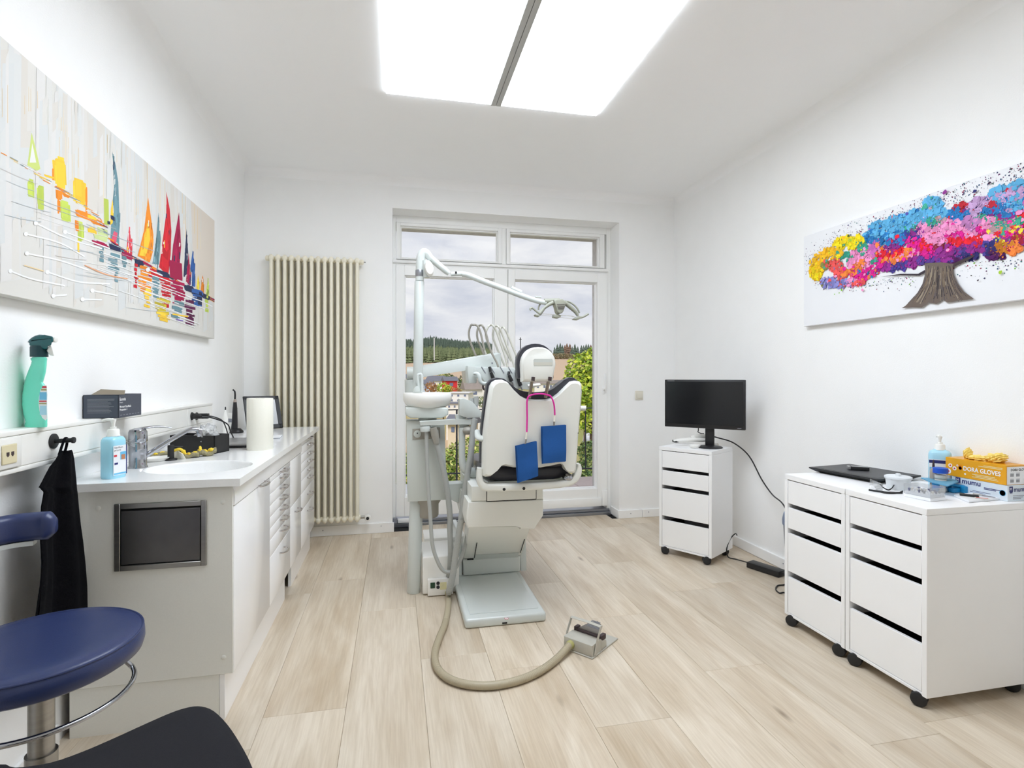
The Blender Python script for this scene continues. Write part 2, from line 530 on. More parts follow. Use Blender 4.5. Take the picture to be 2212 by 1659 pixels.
def text(body, origin, xdir, ydir, size, material, parent, name='lettering', align='LEFT', extrude=0.0, bold=0.0, squeeze=1.0):
    cu = bpy.data.curves.new(name, 'FONT'); cu.body = body; cu.size = size
    cu.align_x = align; cu.extrude = extrude; cu.offset = bold
    cu.materials.append(MATS[material]); cu.resolution_u = 4
    tmp = bpy.data.objects.new('tmp_text', cu); COL.objects.link(tmp)
    dg = bpy.context.evaluated_depsgraph_get()
    me = bpy.data.meshes.new_from_object(tmp.evaluated_get(dg))
    bpy.data.objects.remove(tmp, do_unlink=True)
    x = Vector(xdir).normalized(); y = Vector(ydir).normalized(); z = x.cross(y)
    mt = Matrix((x * squeeze, y, z)).transposed().to_4x4(); mt.translation = Vector(origin)
    me.transform(mt)
    if not me.materials: me.materials.append(MATS[material])
    o = bpy.data.objects.new(name, me); COL.objects.link(o)
    fit(o, parent)
    return o
# ================================================================== THE ROOM
XL, XR, YB, YF, ZC = -1.12, 2.45, 4.425, -1.7, 2.83
OL, OR, OT = -0.022, 1.918, 2.592           # window opening in the back wall
YW = 4.62                                    # inner face of the window frame
YO = 4.90                                    # outer face of the house

b = nb(); box(b, XL - 0.2, XR + 0.2, YF - 0.2, YO, -0.30, -0.012)
floor = structure('floor', b, 'dark_gap')
# boards 29 cm wide, 1.33 m long, running to the window
PW, PLEN = 0.2908, 1.33
col0 = -0.4715 - 3 * PW
ends = {2: 1.94, 3: 2.11, 4: 2.95, 5: 2.40, 6: 2.24, 7: 1.80, 8: 2.62, 9: 2.05, 10: 2.85}
_seen = {}
for ci in range(14):
    xa = max(col0 + ci * PW, XL); xb = min(col0 + (ci + 1) * PW, XR)
    if xb - xa < 0.02: continue
    e0 = ends.get(ci, 1.5 + 0.37 * ci % 1.33)
    y = e0
    while y > YF: y -= PLEN
    while y < YW:
        ya, yb = max(y, YF), min(y + PLEN, YW - 0.05 if OL < (xa + xb) / 2 < OR else YB)
        if yb - ya > 0.03:
            w_, l_ = round(xb - xa - 0.0007, 4), round(yb - ya - 0.0007, 4)
            key = (w_, l_)
            if key not in _seen:
                t = nb(); box(t, -w_ / 2, w_ / 2, -l_ / 2, l_ / 2, -0.012, 0.0, 0.0012, 1)
                o = ob('plank', t, 'oak_board', None, 0); _seen[key] = o.data
            else:
                o = bpy.data.objects.new('plank', _seen[key]); COL.objects.link(o)
            o.location = ((xa + xb) / 2, (ya + yb) / 2, 0)
            o.parent = floor
        y += PLEN

b = nb(); box(b, XL - 0.2, XR + 0.2, YF - 0.2, YO, ZC, ZC + 0.25)
structure('ceiling', b, 'ceiling_paint')
b = nb(); box(b, XL - 0.2, XL, YF - 0.2, YO, -0.02, ZC)
structure('wall_left', b, 'wall_paint')
b = nb(); box(b, XR, XR + 0.2, YF - 0.2, YO, -0.02, ZC)
structure('wall_right', b, 'wall_paint')
b = nb(); box(b, XL, XR, YF - 0.2, YF, -0.02, ZC)
structure('wall_front', b, 'wall_paint')
b = nb()
box(b, XL, OL, YB, YO, -0.02, ZC); box(b, OR, XR, YB, YO, -0.02, ZC); box(b, OL, OR, YB, YO, OT, ZC)
structure('wall_back', b, 'wall_paint')

# plaster cove between wall and ceiling
def cove(p0, p1, inward):
    """concave strip from p0 to p1 (under the ceiling), opening along inward"""
    p0, p1, w = Vector(p0), Vector(p1), Vector(inward); r = 0.062
    prof = [(0, 0), (0, -r)] + [(r - r * math.cos(a), -r + r * math.sin(a)) for a in [k * PI / 12 for k in range(1, 6)]] + [(r, 0)]
    return prism(nb(), [p0 + w * a + Vector((0, 0, c)) for a, c in prof], p1 - p0)
structure('trim_back', cove((XL, YB, ZC), (XR, YB, ZC), (0, -1, 0)), 'ceiling_paint', 60)
structure('trim_left', cove((XL, YF, ZC), (XL, YB, ZC), (1, 0, 0)), 'ceiling_paint', 60)
structure('trim_right', cove((XR, YF, ZC), (XR, YB, ZC), (-1, 0, 0)), 'ceiling_paint', 60)

# baseboards
def baseboard(name, x0, x1, y0, y1, h=0.072, screws=()):
    t = nb(); box(t, x0, x1, y0, y1, 0.0, h, 0.002, 1)
    o = structure(name, t, 'trim_white')
    for p, d in screws:
        s = nb(); cyl(s, p, Vector(p) + Vector(d) * 0.0015, 0.004, n=10)
        part('screw', s, 'ink_grey', o)
    return o
baseboard('baseboard_back_left', XL, OL + 0.012, YB - 0.015, YB, 0.078,
          [((-0.55, YB - 0.015, 0.045), (0, -1, 0)), ((-0.11, YB - 0.015, 0.055), (0, -1, 0))])
baseboard('baseboard_back_right', OR - 0.012, 2.13, YB - 0.015, YB, 0.07, [((2.02, YB - 0.015, 0.04), (0, -1, 0))])
baseboard('baseboard_back_corner', 2.133, XR - 0.015, YB - 0.015, YB, 0.07, [((2.19, YB - 0.015, 0.045), (0, -1, 0))])
baseboard('baseboard_reveal', OR - 0.012, OR, YB, YW - 0.02, 0.07)
baseboard('baseboard_right', XR - 0.015, XR, YF, YB - 0.015, 0.07, [((XR - 0.015, 3.02, 0.04), (-1, 0, 0))])
baseboard('baseboard_left', XL, XL + 0.015, YF, 2.10, 0.07)

# ------------------------------------------------------------------ the french window
def wx(u): return at_Y(u, 800, YW).x
def wz(u, v): return at_Y(u, v, YW).z
def ring(bm, x0, x1, z0, z1, gx0, gx1, gz0, gz1, y0, y1, bev=0.003):
    box(bm, x0, gx0, y0, y1, z0, z1, bev, 1); box(bm, gx1, x1, y0, y1, z0, z1, bev, 1)
    box(bm, gx0 - 0.001, gx1 + 0.001, y0, y1, gz1, z1, bev, 1); box(bm, gx0 - 0.001, gx1 + 0.001, y0, y1, z0, gz0, bev, 1)
    return bm
z_tr0, z_tr1 = wz(850, 569), wz(850, 560)     # transom bar
xm = wx(1093)
zh = wz(885, 481.6)
b = nb()
box(b, OL, wx(855), YW, YW + 0.08, 0.02, OT, 0.002, 1)
box(b, wx(1310), OR, YW, YW + 0.08, 0.02, OT, 0.002, 1)
box(b, wx(855), wx(1310), YW, YW + 0.08, zh, OT, 0.002, 1)
box(b, wx(855), wx(1310), YW, YW + 0.08, z_tr0 - 0.01, z_tr1, 0.002, 1)
box(b, wx(1084), wx(1093), YW, YW + 0.08, z_tr1, zh, 0.002, 1)
win = structure('window_1', b, 'window_white')
b = nb(); box(b, OL + 0.002, wx(1313), YW - 0.022, YW, z_tr0 + 0.004, z_tr1 - 0.006, 0.003, 2)
part('transom_ledge', b, 'window_white', win)
def sash(name, u0, u1, z0, z1, gu0, gu1, gz0, gz1, proud):
    t = ring(nb(), wx(u0), wx(u1), z0, z1, wx(gu0), wx(gu1), gz0, gz1, YW - proud, YW + 0.055)
    s = part(name, t, 'window_white', win)
    bd = ring(nb(), wx(gu0) - 0.001, wx(gu1) + 0.001, gz0 - 0.001, gz1 + 0.001, wx(gu0) + 0.010, wx(gu1) - 0.010, gz0 + 0.010, gz1 - 0.010, YW + 0.012, YW + 0.05, 0.002)
    part('glazing_bead', bd, 'trim_white', s)
    p = nb(); box(p, wx(gu0), wx(gu1), YW + 0.030, YW + 0.036, gz0, gz1)
    part('pane', p, 'window_glass', s, 0)
    return s
gt, gb = wz(866, 488), wz(866, 557.5)
sash('fanlight', 856, 1084, z_tr1 + 0.002, zh - 0.002, 865, 1075.5, gb, gt, 0.012)
sash('fanlight', 1093.5, 1305, z_tr1 + 0.002, zh - 0.002, 1101, 1295, gb, gt, 0.012)
dgt, dgb, dbot = wz(874, 595), 0.232, 0.072
d1 = sash('glazed_door', 855.5, 1096, dbot, z_tr0 - 0.012, 874, 1067.5, dgb, dgt, 0.016)
d2 = sash('glazed_door', 1096.8, 1310, dbot, z_tr0 - 0.012, 1111.5, 1289, dgb, dgt, 0.022)
b = nb(); box(b, wx(1112), wx(1297), YW - 0.034, YW - 0.022, dbot + 0.002, 0.150, 0.005, 2)
part('weather_board', b, 'window_white', d2)
b = nb(); box(b, wx(1298), wx(1309), YW - 0.034, YW - 0.022, dbot + 0.002, 0.215, 0.005, 2)
part('weather_board', b, 'window_white', d2)
# lever handle
hp = at_Y(1303, 843, YW - 0.022)
b = nb(); box(b, hp.x - 0.012, hp.x + 0.012, YW - 0.030, YW - 0.022, hp.z - 0.035, hp.z + 0.035, 0.004, 2)
hd = part('door_handle', b, 'trim_white', d2)
b = nb(); tube(b, [(hp.x, YW - 0.03, hp.z + 0.01), (hp.x, YW - 0.06, hp.z + 0.012), (hp.x, YW - 0.065, hp.z + 0.05), (hp.x, YW - 0.062, hp.z + 0.15)], 0.008, 10, 5)
part('lever', b, 'trim_white', hd)
# threshold
b = nb(); box(b, OL + 0.004, OR - 0.014, YW - 0.045, YW + 0.12, -0.011, 0.022, 0.003, 1)
box(b, OL + 0.004, OR - 0.014, YW - 0.012, YW + 0.12, 0.022, 0.045, 0.003, 1)
th = part('threshold', b, 'aluminium', win)
b = nb(); box(b, 0.02, 0.13, YW - 0.040, YW - 0.013, 0.023, 0.058, 0.004, 2)
part('hinge_block', b, 'trim_white', win)
b = nb(); box(b, OL + 0.003, 0.016, YW - 0.044, YW - 0.012, 0.0235, 0.066, 0.002, 1)
part('hinge_block', b, 'ink_grey', win)
# rough render around the opening outside
cj = at_Y(1279.5, 560, YO + 0.02)
cl = at_Y(868, 500, YO + 0.02)
b = nb()
box(b, cj.x, OR + 0.35, YW + 0.085, YO + 0.02, -0.05, OT + 0.3); box(b, OL - 0.35, OL - 0.004, YW + 0.085, YO + 0.02, -0.05, OT + 0.3)
box(b, OL - 0.004, cj.x, YW + 0.085, YO + 0.02, cl.z, OT + 0.3)
structure('trim_outer', b, 'concrete')
# roller-blind guide rail on the outer jamb
b = nb(); box(b, cj.x - 0.012, cj.x + 0.02, YW + 0.084, YW + 0.115, 0.02, cl.z, 0.002, 1)
structure('trim_rail', b, 'tile_white')

# light switch on the back wall
sp = at_Y(1380, 854, YB)
t = thing('light_switch', 'cream square rocker light switch on the back wall beside the monitor', 'switch', (sp.x, YB, sp.z))
b = nb(); box(b, sp.x - 0.038, sp.x + 0.038, YB - 0.010, YB, sp.z - 0.040, sp.z + 0.040, 0.005, 2); part('plate', b, 'switch_cream', t)
b = nb(); box(b, sp.x - 0.025, sp.x + 0.025, YB - 0.016, YB - 0.009, sp.z - 0.027, sp.z + 0.027, 0.004, 2); part('rocker', b, 'switch_cream', t)

# ------------------------------------------------------------------ ceiling light: two long luminous panels
LX0, LX1, LXM, LY0, LY1 = -0.0498, 1.187, 0.5710, 1.12, 3.083
t = thing('ceiling_light', 'large luminous ceiling light of two long white panels with a grey centre bar', 'ceiling light', (LXM, (LY0 + LY1) / 2, ZC))
zf = ZC - 0.013
b = nb(); box(b, LX0 + 0.03, LX1 - 0.03, LY0 + 0.03, LY1 - 0.03, ZC - 0.004, ZC); part('mounting_plate', b, 'trim_white', t)
for xa, xb in ((LXM - 0.029, LXM - 0.0012), (LXM + 0.0012, LXM + 0.029)):
    b = nb(); box(b, xa, xb, LY0, LY1 + 0.004, zf - 0.004, ZC - 0.0045, 0.001, 1); part('centre_bar', b, 'bar_grey', t)
for xa, xb in ((LX0, LXM - 0.0295), (LXM + 0.0295, LX1)):
    b = nb(); box(b, xa, xb, LY0, LY1, zf, ZC - 0.0045); part('diffuser', b, 'lit_diffuser', t, 0)

# ================================================================== OUTSIDE
# balcony with pale slabs and iron railing
YR = 6.55
b = nb(); box(b, OL - 1.6, OR + 1.6, YO + 0.02, YR + 0.15, -0.30, -0.075)
bal = structure('balcony_floor', b, 'concrete')
tw = 0.52
for i in range(9):
    for j in range(3):
        x = OL - 1.5 + i * tw; y = YO + 0.05 + j * 0.56
        q = nb(); box(q, x, x + tw - 0.006, y, y + 0.554, -0.075, -0.05, 0.003, 1)
        part('tile', q, 'tile_white' if x < 0.9 else 'pebble_stone', bal)
rl = thing('balcony_railing', 'thin dark iron balcony railing with upright bars outside the window', 'railing', (0.9, YR, -0.05))
zt, zb_ = at_Y(1000, 885, YR).z, at_Y(1000, 1022, YR).z
b = nb(); box(b, OL - 1.6, OR + 1.6, YR - 0.018, YR + 0.018, zt - 0.006, zt + 0.006); part('top_rail', b, 'iron', rl)
b = nb(); box(b, OL - 1.6, OR + 1.6, YR - 0.012, YR + 0.012, zb_ - 0.008, zb_ + 0.008); part('bottom_rail', b, 'iron', rl)
bx0 = at_Y(986.6, 900, YR).x; bx1 = at_Y(1265, 900, YR).x; st = (bx1 - bx0) / 5
for k in range(-6, 12):
    x = bx0 + k * st
    if not (OL - 1.5 < x < OR + 1.5): continue
    b = nb(); cyl(b, (x, YR, -0.05 if k % 3 == 0 else zb_), (x, YR, zt), 0.008 if k % 3 else 0.011, n=8); part('bar', b, 'iron', rl)

# land: valley with the village, rising to the wooded ridge
PROF = [(7, -7.5), (20, -8), (60, -9.5), (110, -8.5), (150, -6.3), (200, -1.5), (260, 3.2), (330, 9.6), (400, 15.5), (500, 24), (620, 35), (760, 41), (1200, 46)]
def gz(x, y):
    d = x * _s + y * _c
    side = (x * _c - y * _s)
    for (a, za), (c, zc_) in zip(PROF, PROF[1:]):
        if d <= c:
            t_ = max(0.0, (d - a) / (c - a)); z = za + (zc_ - za) * t_; break
    else: z = PROF[-1][1]
    if d > 250:
        k = side / d; f = (d - 250) / 350
        drop = 13.0 * min(1.0, (k + 0.15) / 0.15) if k > -0.15 else 4.0 * min(1.5, (-0.15 - k) / 0.047)
        if k > 0.02: drop = 13.0 - 7.0 * min(1.0, (k - 0.02) / 0.06)
        z -= drop * f * f
    return z + 0.5 * math.sin(x * 0.05) * math.cos(y * 0.04)
def land_mat():
    m = bpy.data.materials.new('land'); m.use_nodes = True
    N, L = m.node_tree.nodes, m.node_tree.links
    bs = N['Principled BSDF']; bs.inputs['Roughness'].default_value = 0.95
    tc = N.new('ShaderNodeTexCoord')
    n1 = N.new('ShaderNodeTexNoise'); n1.inputs['Scale'].default_value = 0.02; n1.inputs['Detail'].default_value = 5
    n2 = N.new('ShaderNodeTexNoise'); n2.inputs['Scale'].default_value = 0.6; n2.inputs['Detail'].default_value = 6
    L.new(tc.outputs['Object'], n1.inputs['Vector']); L.new(tc.outputs['Object'], n2.inputs['Vector'])
    r = N.new('ShaderNodeValToRGB')
    r.color_ramp.elements[0].position = 0.42; r.color_ramp.elements[0].color = (*rgb(150, 152, 84), 1)
    r.color_ramp.elements[1].position = 0.58; r.color_ramp.elements[1].color = (*rgb(206, 176, 140), 1)
    L.new(n1.outputs['Fac'], r.inputs['Fac'])
    # dry stubble field on the far slope
    sx = N.new('ShaderNodeSeparateXYZ'); L.new(tc.outputs['Object'], sx.inputs['Vector'])
    ra = N.new('ShaderNodeMapRange'); ra.inputs['From Min'].default_value = 185; ra.inputs['From Max'].default_value = 200
    L.new(sx.outputs['Y'], ra.inputs['Value'])
    mx = N.new('ShaderNodeMixRGB'); mx.inputs['Color2'].default_value = (*rgb(202, 176, 150), 1)
    L.new(ra.outputs['Result'], mx.inputs['Fac']); L.new(r.outputs['Color'], mx.inputs['Color1'])
    r2 = N.new('ShaderNodeValToRGB'); r2.color_ramp.elements[0].color = (0.7, 0.7, 0.7, 1)
    L.new(n2.outputs['Fac'], r2.inputs['Fac'])
    m2 = N.new('ShaderNodeMixRGB'); m2.blend_type = 'MULTIPLY'; m2.inputs['Fac'].default_value = 0.7
    L.new(mx.outputs['Color'], m2.inputs['Color1']); L.new(r2.outputs['Color'], m2.inputs['Color2'])
    L.new(m2.outputs['Color'], bs.inputs['Base Color'])
    MATS['land'] = m
land_mat()
b = nb()
ds = [7, 10, 14, 20, 30, 45, 60, 80, 110, 130, 150, 175, 200, 230, 260, 300, 330, 370, 400, 450, 500, 560, 620, 700, 760, 950, 1200]
rows = []
for d in ds:
    row = []
    for k in range(-16, 17):
        lat = k / 16 * (d * 0.9 + 12)
        x, y = d * _s + lat * _c, d * _c - lat * _s
        row.append(b.verts.new((x, y, gz(x, y))))
    rows.append(row)
for A, B in zip(rows, rows[1:]):
    for k in range(32): b.faces.new((A[k], A[k + 1], B[k + 1], B[k]))
structure('terrain', b, 'land', 180)

# foliage: small bent leaf blades scattered on rounded masses, tinted leaf by leaf
def leaves(name, blobs, n, size, cols, parent=None, rnd=None, kind='stuff'):
    rnd = rnd or random
    vs, fs, tone = [], [], []
    wsum = sum(r[0] * r[1] + r[1] * r[2] + r[0] * r[2] for _, r in blobs)
    for c, r in blobs:
        k = int(n * (r[0] * r[1] + r[1] * r[2] + r[0] * r[2]) / wsum)
        for _ in range(k):
            d = Vector((rnd.gauss(0, 1), rnd.gauss(0, 1), rnd.gauss(0, 1))).normalized()
            q = rnd.uniform(0.72, 1.06)
            p = Vector(c) + Vector((d.x * r[0], d.y * r[1], d.z * r[2])) * q
            a = Vector((rnd.gauss(0, 1), rnd.gauss(0, 1), rnd.gauss(0, 0.6))).normalized()
            nrm = (d + Vector((rnd.gauss(0, .5), rnd.gauss(0, .5), rnd.gauss(0, .5)))).normalized()
            e = a.cross(nrm)
            if e.length < 1e-3: continue
            e.normalize(); a = nrm.cross(e)
            s = size * rnd.uniform(0.6, 1.3); i = len(vs)
            vs += [p - a * s, p + e * s * 0.5 + nrm * s * 0.1, p + a * s, p - e * s * 0.5 + nrm * s * 0.1]
            fs.append((i, i + 1, i + 2, i + 3))
            cc = rnd.choice(cols); f = rnd.uniform(0.75, 1.15)
            tone.append(tuple(min(1, x * f) for x in cc))
    me = bpy.data.meshes.new(name); me.from_pydata([tuple(v) for v in vs], [], fs)
    ca = me.color_attributes.new('tone', 'FLOAT_COLOR', 'CORNER')
    buf = []
    for tcol in tone: buf += [tcol[0], tcol[1], tcol[2], 1.0] * 4
    ca.data.foreach_set('color', buf)
    me.materials.append(MATS['leafage'])
    o = bpy.data.objects.new(name, me); COL.objects.link(o)
    if kind: o['kind'] = kind
    if parent is not None: fit(o, parent)
    return o
def broadleaf(name, label, cat, blobs, n, size, cols, trunk, group=None):
    base = trunk[0]
    t_ = thing(name, label, cat, base, 0, group)
    q = nb(); tube(q, trunk, [0.16, 0.11, 0.05] if len(trunk) == 3 else 0.1, 8, 3); part('trunk', q, 'bark', t_)
    leaves('foliage', blobs, n, size, cols, t_)
    return t_
GY = [rgb(196, 206, 70), rgb(166, 190, 58), rgb(140, 170, 60), rgb(210, 214, 110), rgb(120, 150, 60)]
GB = [rgb(150, 174, 76), rgb(182, 196, 104), rgb(120, 146, 70), rgb(206, 206, 128), rgb(98, 126, 62), rgb(200, 182, 130)]
GD = [rgb(86, 112, 66), rgb(120, 140, 84), rgb(150, 160, 92), rgb(68, 92, 58)]
def bl(u, v, d, r, sy=1.0): return (at_D(u, v, d), (r, r * sy, r * 0.9))
# tall yellow-green tree right of the chair
tb = at_D(1275, 925, 24); tb.z = gz(tb.x, tb.y)
broadleaf('tree', 'yellow-green leafy tree beyond the railing at the right of the window', 'tree',
          [bl(1262, 800, 24, 0.85), bl(1290, 790, 24.3, 0.9), bl(1250, 830, 24, 0.75), bl(1275, 850, 23.8, 1.0), bl(1262, 880, 24, 0.7), bl(1310, 830, 24.5, 1.3), bl(1285, 905, 24, 0.8)],
          5200, 0.11, GY, [tb, at_D(1280, 880, 24), at_D(1280, 810, 24.2)])
def shrub(label, specs, n, size, cols):
    base = at_D(specs[0][0], specs[0][1] + 30, specs[0][2]); base.z = gz(base.x, base.y)
    c0 = at_D(specs[0][0], specs[0][1], specs[0][2])
    return broadleaf('shrub', label, 'shrub', [bl(*q) for q in specs], n, size, cols, [base, (base + c0) / 2 + Vector((0.1, 0, 0)), c0], 'shrubs below the balcony')
shrub('loose green and yellowish shrub seen low between the unit and the armrest', [(985, 1010, 13, 0.55), (1010, 985, 13.4, 0.5), (960, 1020, 13, 0.5), (1030, 1015, 12.6, 0.5)], 5200, 0.05, GB)
shrub('dark green shrub seen low at the right edge of the window beneath the tree', [(1275, 975, 15, 0.35), (1280, 1010, 14, 0.4), (1270, 1040, 13, 0.33), (1290, 1040, 12.6, 0.45)], 4200, 0.05, GD)
shrub('bright green shrub seen at the left edge of the window behind the unit body', [(878, 1035, 11.2, 0.5), (858, 1015, 11.4, 0.4), (900, 1055, 11, 0.4)], 3600, 0.05, GB)
shrub('green shrub seen behind the chair back low in the window', [(1110, 1005, 16, 0.7), (1160, 1010, 16, 0.7), (1190, 1012, 16, 0.6), (1080, 1000, 16.2, 0.5)], 3200, 0.06, GB)

# village
mat('house_white', rgb(236, 234, 230), 0.8, vary=0.05); mat('house_cream', rgb(226, 208, 184), 0.8, vary=0.05)
mat('house_red', rgb(214, 54, 58), 0.8, vary=0.05); mat('roof_slate', rgb(116, 118, 130), 0.8, vary=0.15, vscale=1)
mat('roof_brown', rgb(150, 140, 134), 0.8, vary=0.15, vscale=1); mat('house_pane', rgb(112, 122, 150), 0.3)
mat('house_blue', rgb(188, 198, 216), 0.8, vary=0.05)
def house(label, u, v, d, w, h, dep, rot, wall, roof, rh, wins=(2, 2), flat=False):
    """u,v: foot of the front wall's middle"""
    p = at_D(u, v, d); z0 = p.z
    t_ = thing('house', label, 'house', (p.x, p.y, z0), -PSI + rot)
    q = nb(); box(q, -w / 2, w / 2, 0, dep, -6, h); part('wall', q, wall, t_, 0, local=True)
    if flat:
        q = nb(); box(q, -w / 2 - 0.3, w / 2 + 0.3, -0.3, dep + 0.3, h, h + rh); part('roof', q, roof, t_, 0, local=True)
    else:
        q = nb(); prism(q, [(-w / 2 - 0.4, -0.5, h - 0.1), (-w / 2 - 0.4, dep + 0.5, h - 0.1), (-w / 2 - 0.4, dep / 2, h + rh)], (w + 0.8, 0, 0)); part('roof', q, roof, t_, 0, local=True)
    nx, nz = wins
    for i in range(nx):
        for j in range(nz):
            cx = -w / 2 + (i + 0.5) * w / nx; cz = h * (j + 0.5) / nz
            q = nb(); box(q, cx - w / nx * 0.15, cx + w / nx * 0.15, -0.06, 0.02, cz - h / nz * 0.20, cz + h / nz * 0.20); part('window', q, 'house_pane', t_, 0, local=True)
    return t_
house('small bright red house with grey roof among the village houses', 975, 839, 150, 3.4, 2.2, 4, 0.35, 'house_red', 'roof_slate', 1.1, (1, 1))
house('white village house with slate roof just left of the red house', 938, 836, 172, 5.4, 2.0, 5, -0.2, 'house_white', 'roof_slate', 1.6, (3, 1))
house('dark gabled village house in front of the slate-roofed one', 921, 845, 140, 2.6, 2.0, 4, 0.1, 'house_blue', 'roof_slate', 1.0, (1, 1))
house('white village house at the left edge of the window beside the pole', 884, 838, 140, 3.4, 2.6, 4, 0.0, 'house_white', 'roof_slate', 1.0, (3, 2))
house('pale village house with brown hipped roof beneath the instrument tray', 1025, 858, 105, 3.2, 1.6, 4, 0.3, 'house_white', 'roof_brown', 1.9, (1, 1))
house('flat-roofed white apartment block in the village beside the spittoon bowl', 990, 880, 95, 3.6, 2.5, 4, -0.15, 'house_white', 'tile_white', 0.15, (3, 3), True)
house('long low white building with a row of windows above the railing', 1000, 884, 88, 5.4, 0.9, 5, 0.05, 'house_white', 'roof_slate', 0.08, (6, 1), True)
house('cream village house with slate roof seen through the railing bars', 990, 942, 55, 2.3, 1.3, 3, -0.25, 'house_cream', 'roof_slate', 0.8, (2, 1))
house('long pale village house low behind the headrest', 1190, 842, 150, 9, 1.8, 5, 0.0, 'house_white', 'roof_brown', 0.9, (5, 1))
house('white farmhouse beside the glazed-door post', 1060, 836, 160, 5, 2.0, 4, 0.2, 'house_white', 'roof_slate', 1.2, (3, 1))
def village_tree(label, u, v, d, r, cols, n=420):
    c = at_D(u, v, d); g = Vector((c.x, c.y, gz(c.x, c.y) - 0.5))
    broadleaf('village_tree', label, 'tree', [(c, (r, r, r * 0.9)), (c + Vector((r * .7, 0, -.3)), (r * .7, r * .7, r * .7))], n, r * 0.16, cols, [g, (g + c) / 2, c], 'trees among the village houses')
RU = [rgb(196, 130, 84), rgb(180, 140, 90), rgb(160, 120, 80)]
village_tree('rust-coloured village tree in front of the white gabled house', 930, 838, 120, 1.5, RU)
village_tree('round yellow-green village tree left of the red house', 958, 838, 118, 1.5, GY)
village_tree('bushy dark green village tree right of the red house', 1005, 826, 172, 2.6, GD)
village_tree('slim grey-green village tree above the red house roof', 970, 815, 170, 1.4, GD)
village_tree('low olive village tree above the slate roofs', 955, 815, 205, 2.2, GB)
village_tree('rust-coloured village tree beside the flat-roofed block', 985, 846, 110, 1.0, RU)
village_tree('dark bushy village tree beyond the brown-roofed house', 1042, 868, 78, 0.9, GD)
village_tree('olive village tree beneath the seat bracket at the right', 1262, 905, 60, 1.6, GB)

# conifers on the ridge: tiered cones with ragged skirts
def conifer_mesh(name, tint, seed, h=1.0, broad=0.2):
    rr = random.Random(seed); q = nb()
    cyl(q, (0, 0, 0), (0, 0, 0.25), 0.015, n=6)
    for k in range(5):
        z0 = 0.1 + k * 0.165; r0 = broad * (1 - k / 5.6)
        n = 9; top = q.verts.new((0, 0, min(1.0, z0 + 0.3)))
        ringv = [q.verts.new((r0 * rr.uniform(.75, 1.15) * math.cos(2 * PI * i / n), r0 * rr.uniform(.75, 1.15) * math.sin(2 * PI * i / n), z0 + rr.uniform(-.03, .03))) for i in range(n)]
        for i in range(n): q.faces.new((ringv[i], ringv[(i + 1) % n], top))
    me = bpy.data.meshes.new(name); q.to_mesh(me); q.free()
    me.materials.append(MATS[tint]); return me
mat('spruce_dark', rgb(92, 108, 96), 0.95, vary=0.3, vscale=9); mat('spruce_mid', rgb(122, 134, 96), 0.95, vary=0.3, vscale=9)
mat('spruce_rust', rgb(128, 104, 88), 0.95, vary=0.3, vscale=9)
SPR = [conifer_mesh('conifer', 'spruce_dark', k) for k in range(3)] + [conifer_mesh('conifer', 'spruce_mid', 9, broad=0.26)] + [conifer_mesh('conifer', 'spruce_rust', 11, broad=0.24)]
# the wood on the far slope: too many and too small to count
rnd = random.Random(3)
vs, fs, mi = [], [], []
for tint, rows_, cnt in (('spruce_dark', (0.36, 1.0), 1900), ('spruce_mid', (0.0, 0.40), 1000)):
    src = [m for m in SPR if m.materials[0].name == tint]
    for _ in range(cnt):
        f = rnd.uniform(*rows_); d = 330 + f * 290
        u = rnd.uniform(840, 1112)
        if u > 1060 and f < 0.55: continue
        lat = (u - 1106) / FPX * d
        x, y = d * _s + lat * _c, d * _c - lat * _s
        hgt = rnd.uniform(9, 15) if tint == 'spruce_dark' else rnd.uniform(6, 10)
        me = rnd.choice(src); o0 = len(vs); z = gz(x, y) - 0.5
        a = rnd.uniform(0, 6.28); ca_, sa_ = math.cos(a), math.sin(a)
        for v_ in me.vertices:
            vs.append((x + (v_.co.x * ca_ - v_.co.y * sa_) * hgt, y + (v_.co.x * sa_ + v_.co.y * ca_) * hgt, z + v_.co.z * hgt))
        for p_ in me.polygons: fs.append(tuple(i + o0 for i in p_.vertices)); mi.append(0 if tint == 'spruce_dark' else 1)
me = bpy.data.meshes.new('forest'); me.from_pydata(vs, [], fs)
me.materials.append(MATS['spruce_dark']); me.materials.append(MATS['spruce_mid']); me.polygons.foreach_set('material_index', mi)
o = bpy.data.objects.new('forest', me); COL.objects.link(o); o['kind'] = 'stuff'
tag(o, 'dark spruce wood covering the far ridge at the left of the window', 'forest')
# single conifers standing on the right-hand skyline
ORD = 'first second third fourth fifth sixth seventh eighth ninth tenth eleventh twelfth thirteenth fourteenth fifteenth sixteenth seventeenth eighteenth nineteenth twentieth twenty-first twenty-second twenty-third twenty-fourth twenty-fifth twenty-sixth'.split()
_rk = random.Random(6)
SKY_T = sorted([(1114, 6, 0), (1121, 7.5, 1), (1130, 8, 2), (1137, 7, 0), (1146, 6, 1), (1156, 7.5, 0), (1165, 6.5, 2), (1178, 6.5, 1), (1190, 7, 0), (1198, 9, 1), (1204, 11, 0), (1210, 12, 1), (1215, 11, 2), (1220, 10.5, 4), (1225, 11.5, 4), (1231, 11, 4), (1236, 10, 0), (1242, 11.5, 2), (1248, 9, 1), (1256, 10, 0), (1261, 11, 1), (1266, 11.5, 2), (1271, 11, 0), (1276, 10.5, 4), (1282, 11.5, 1), (1288, 11, 0)])
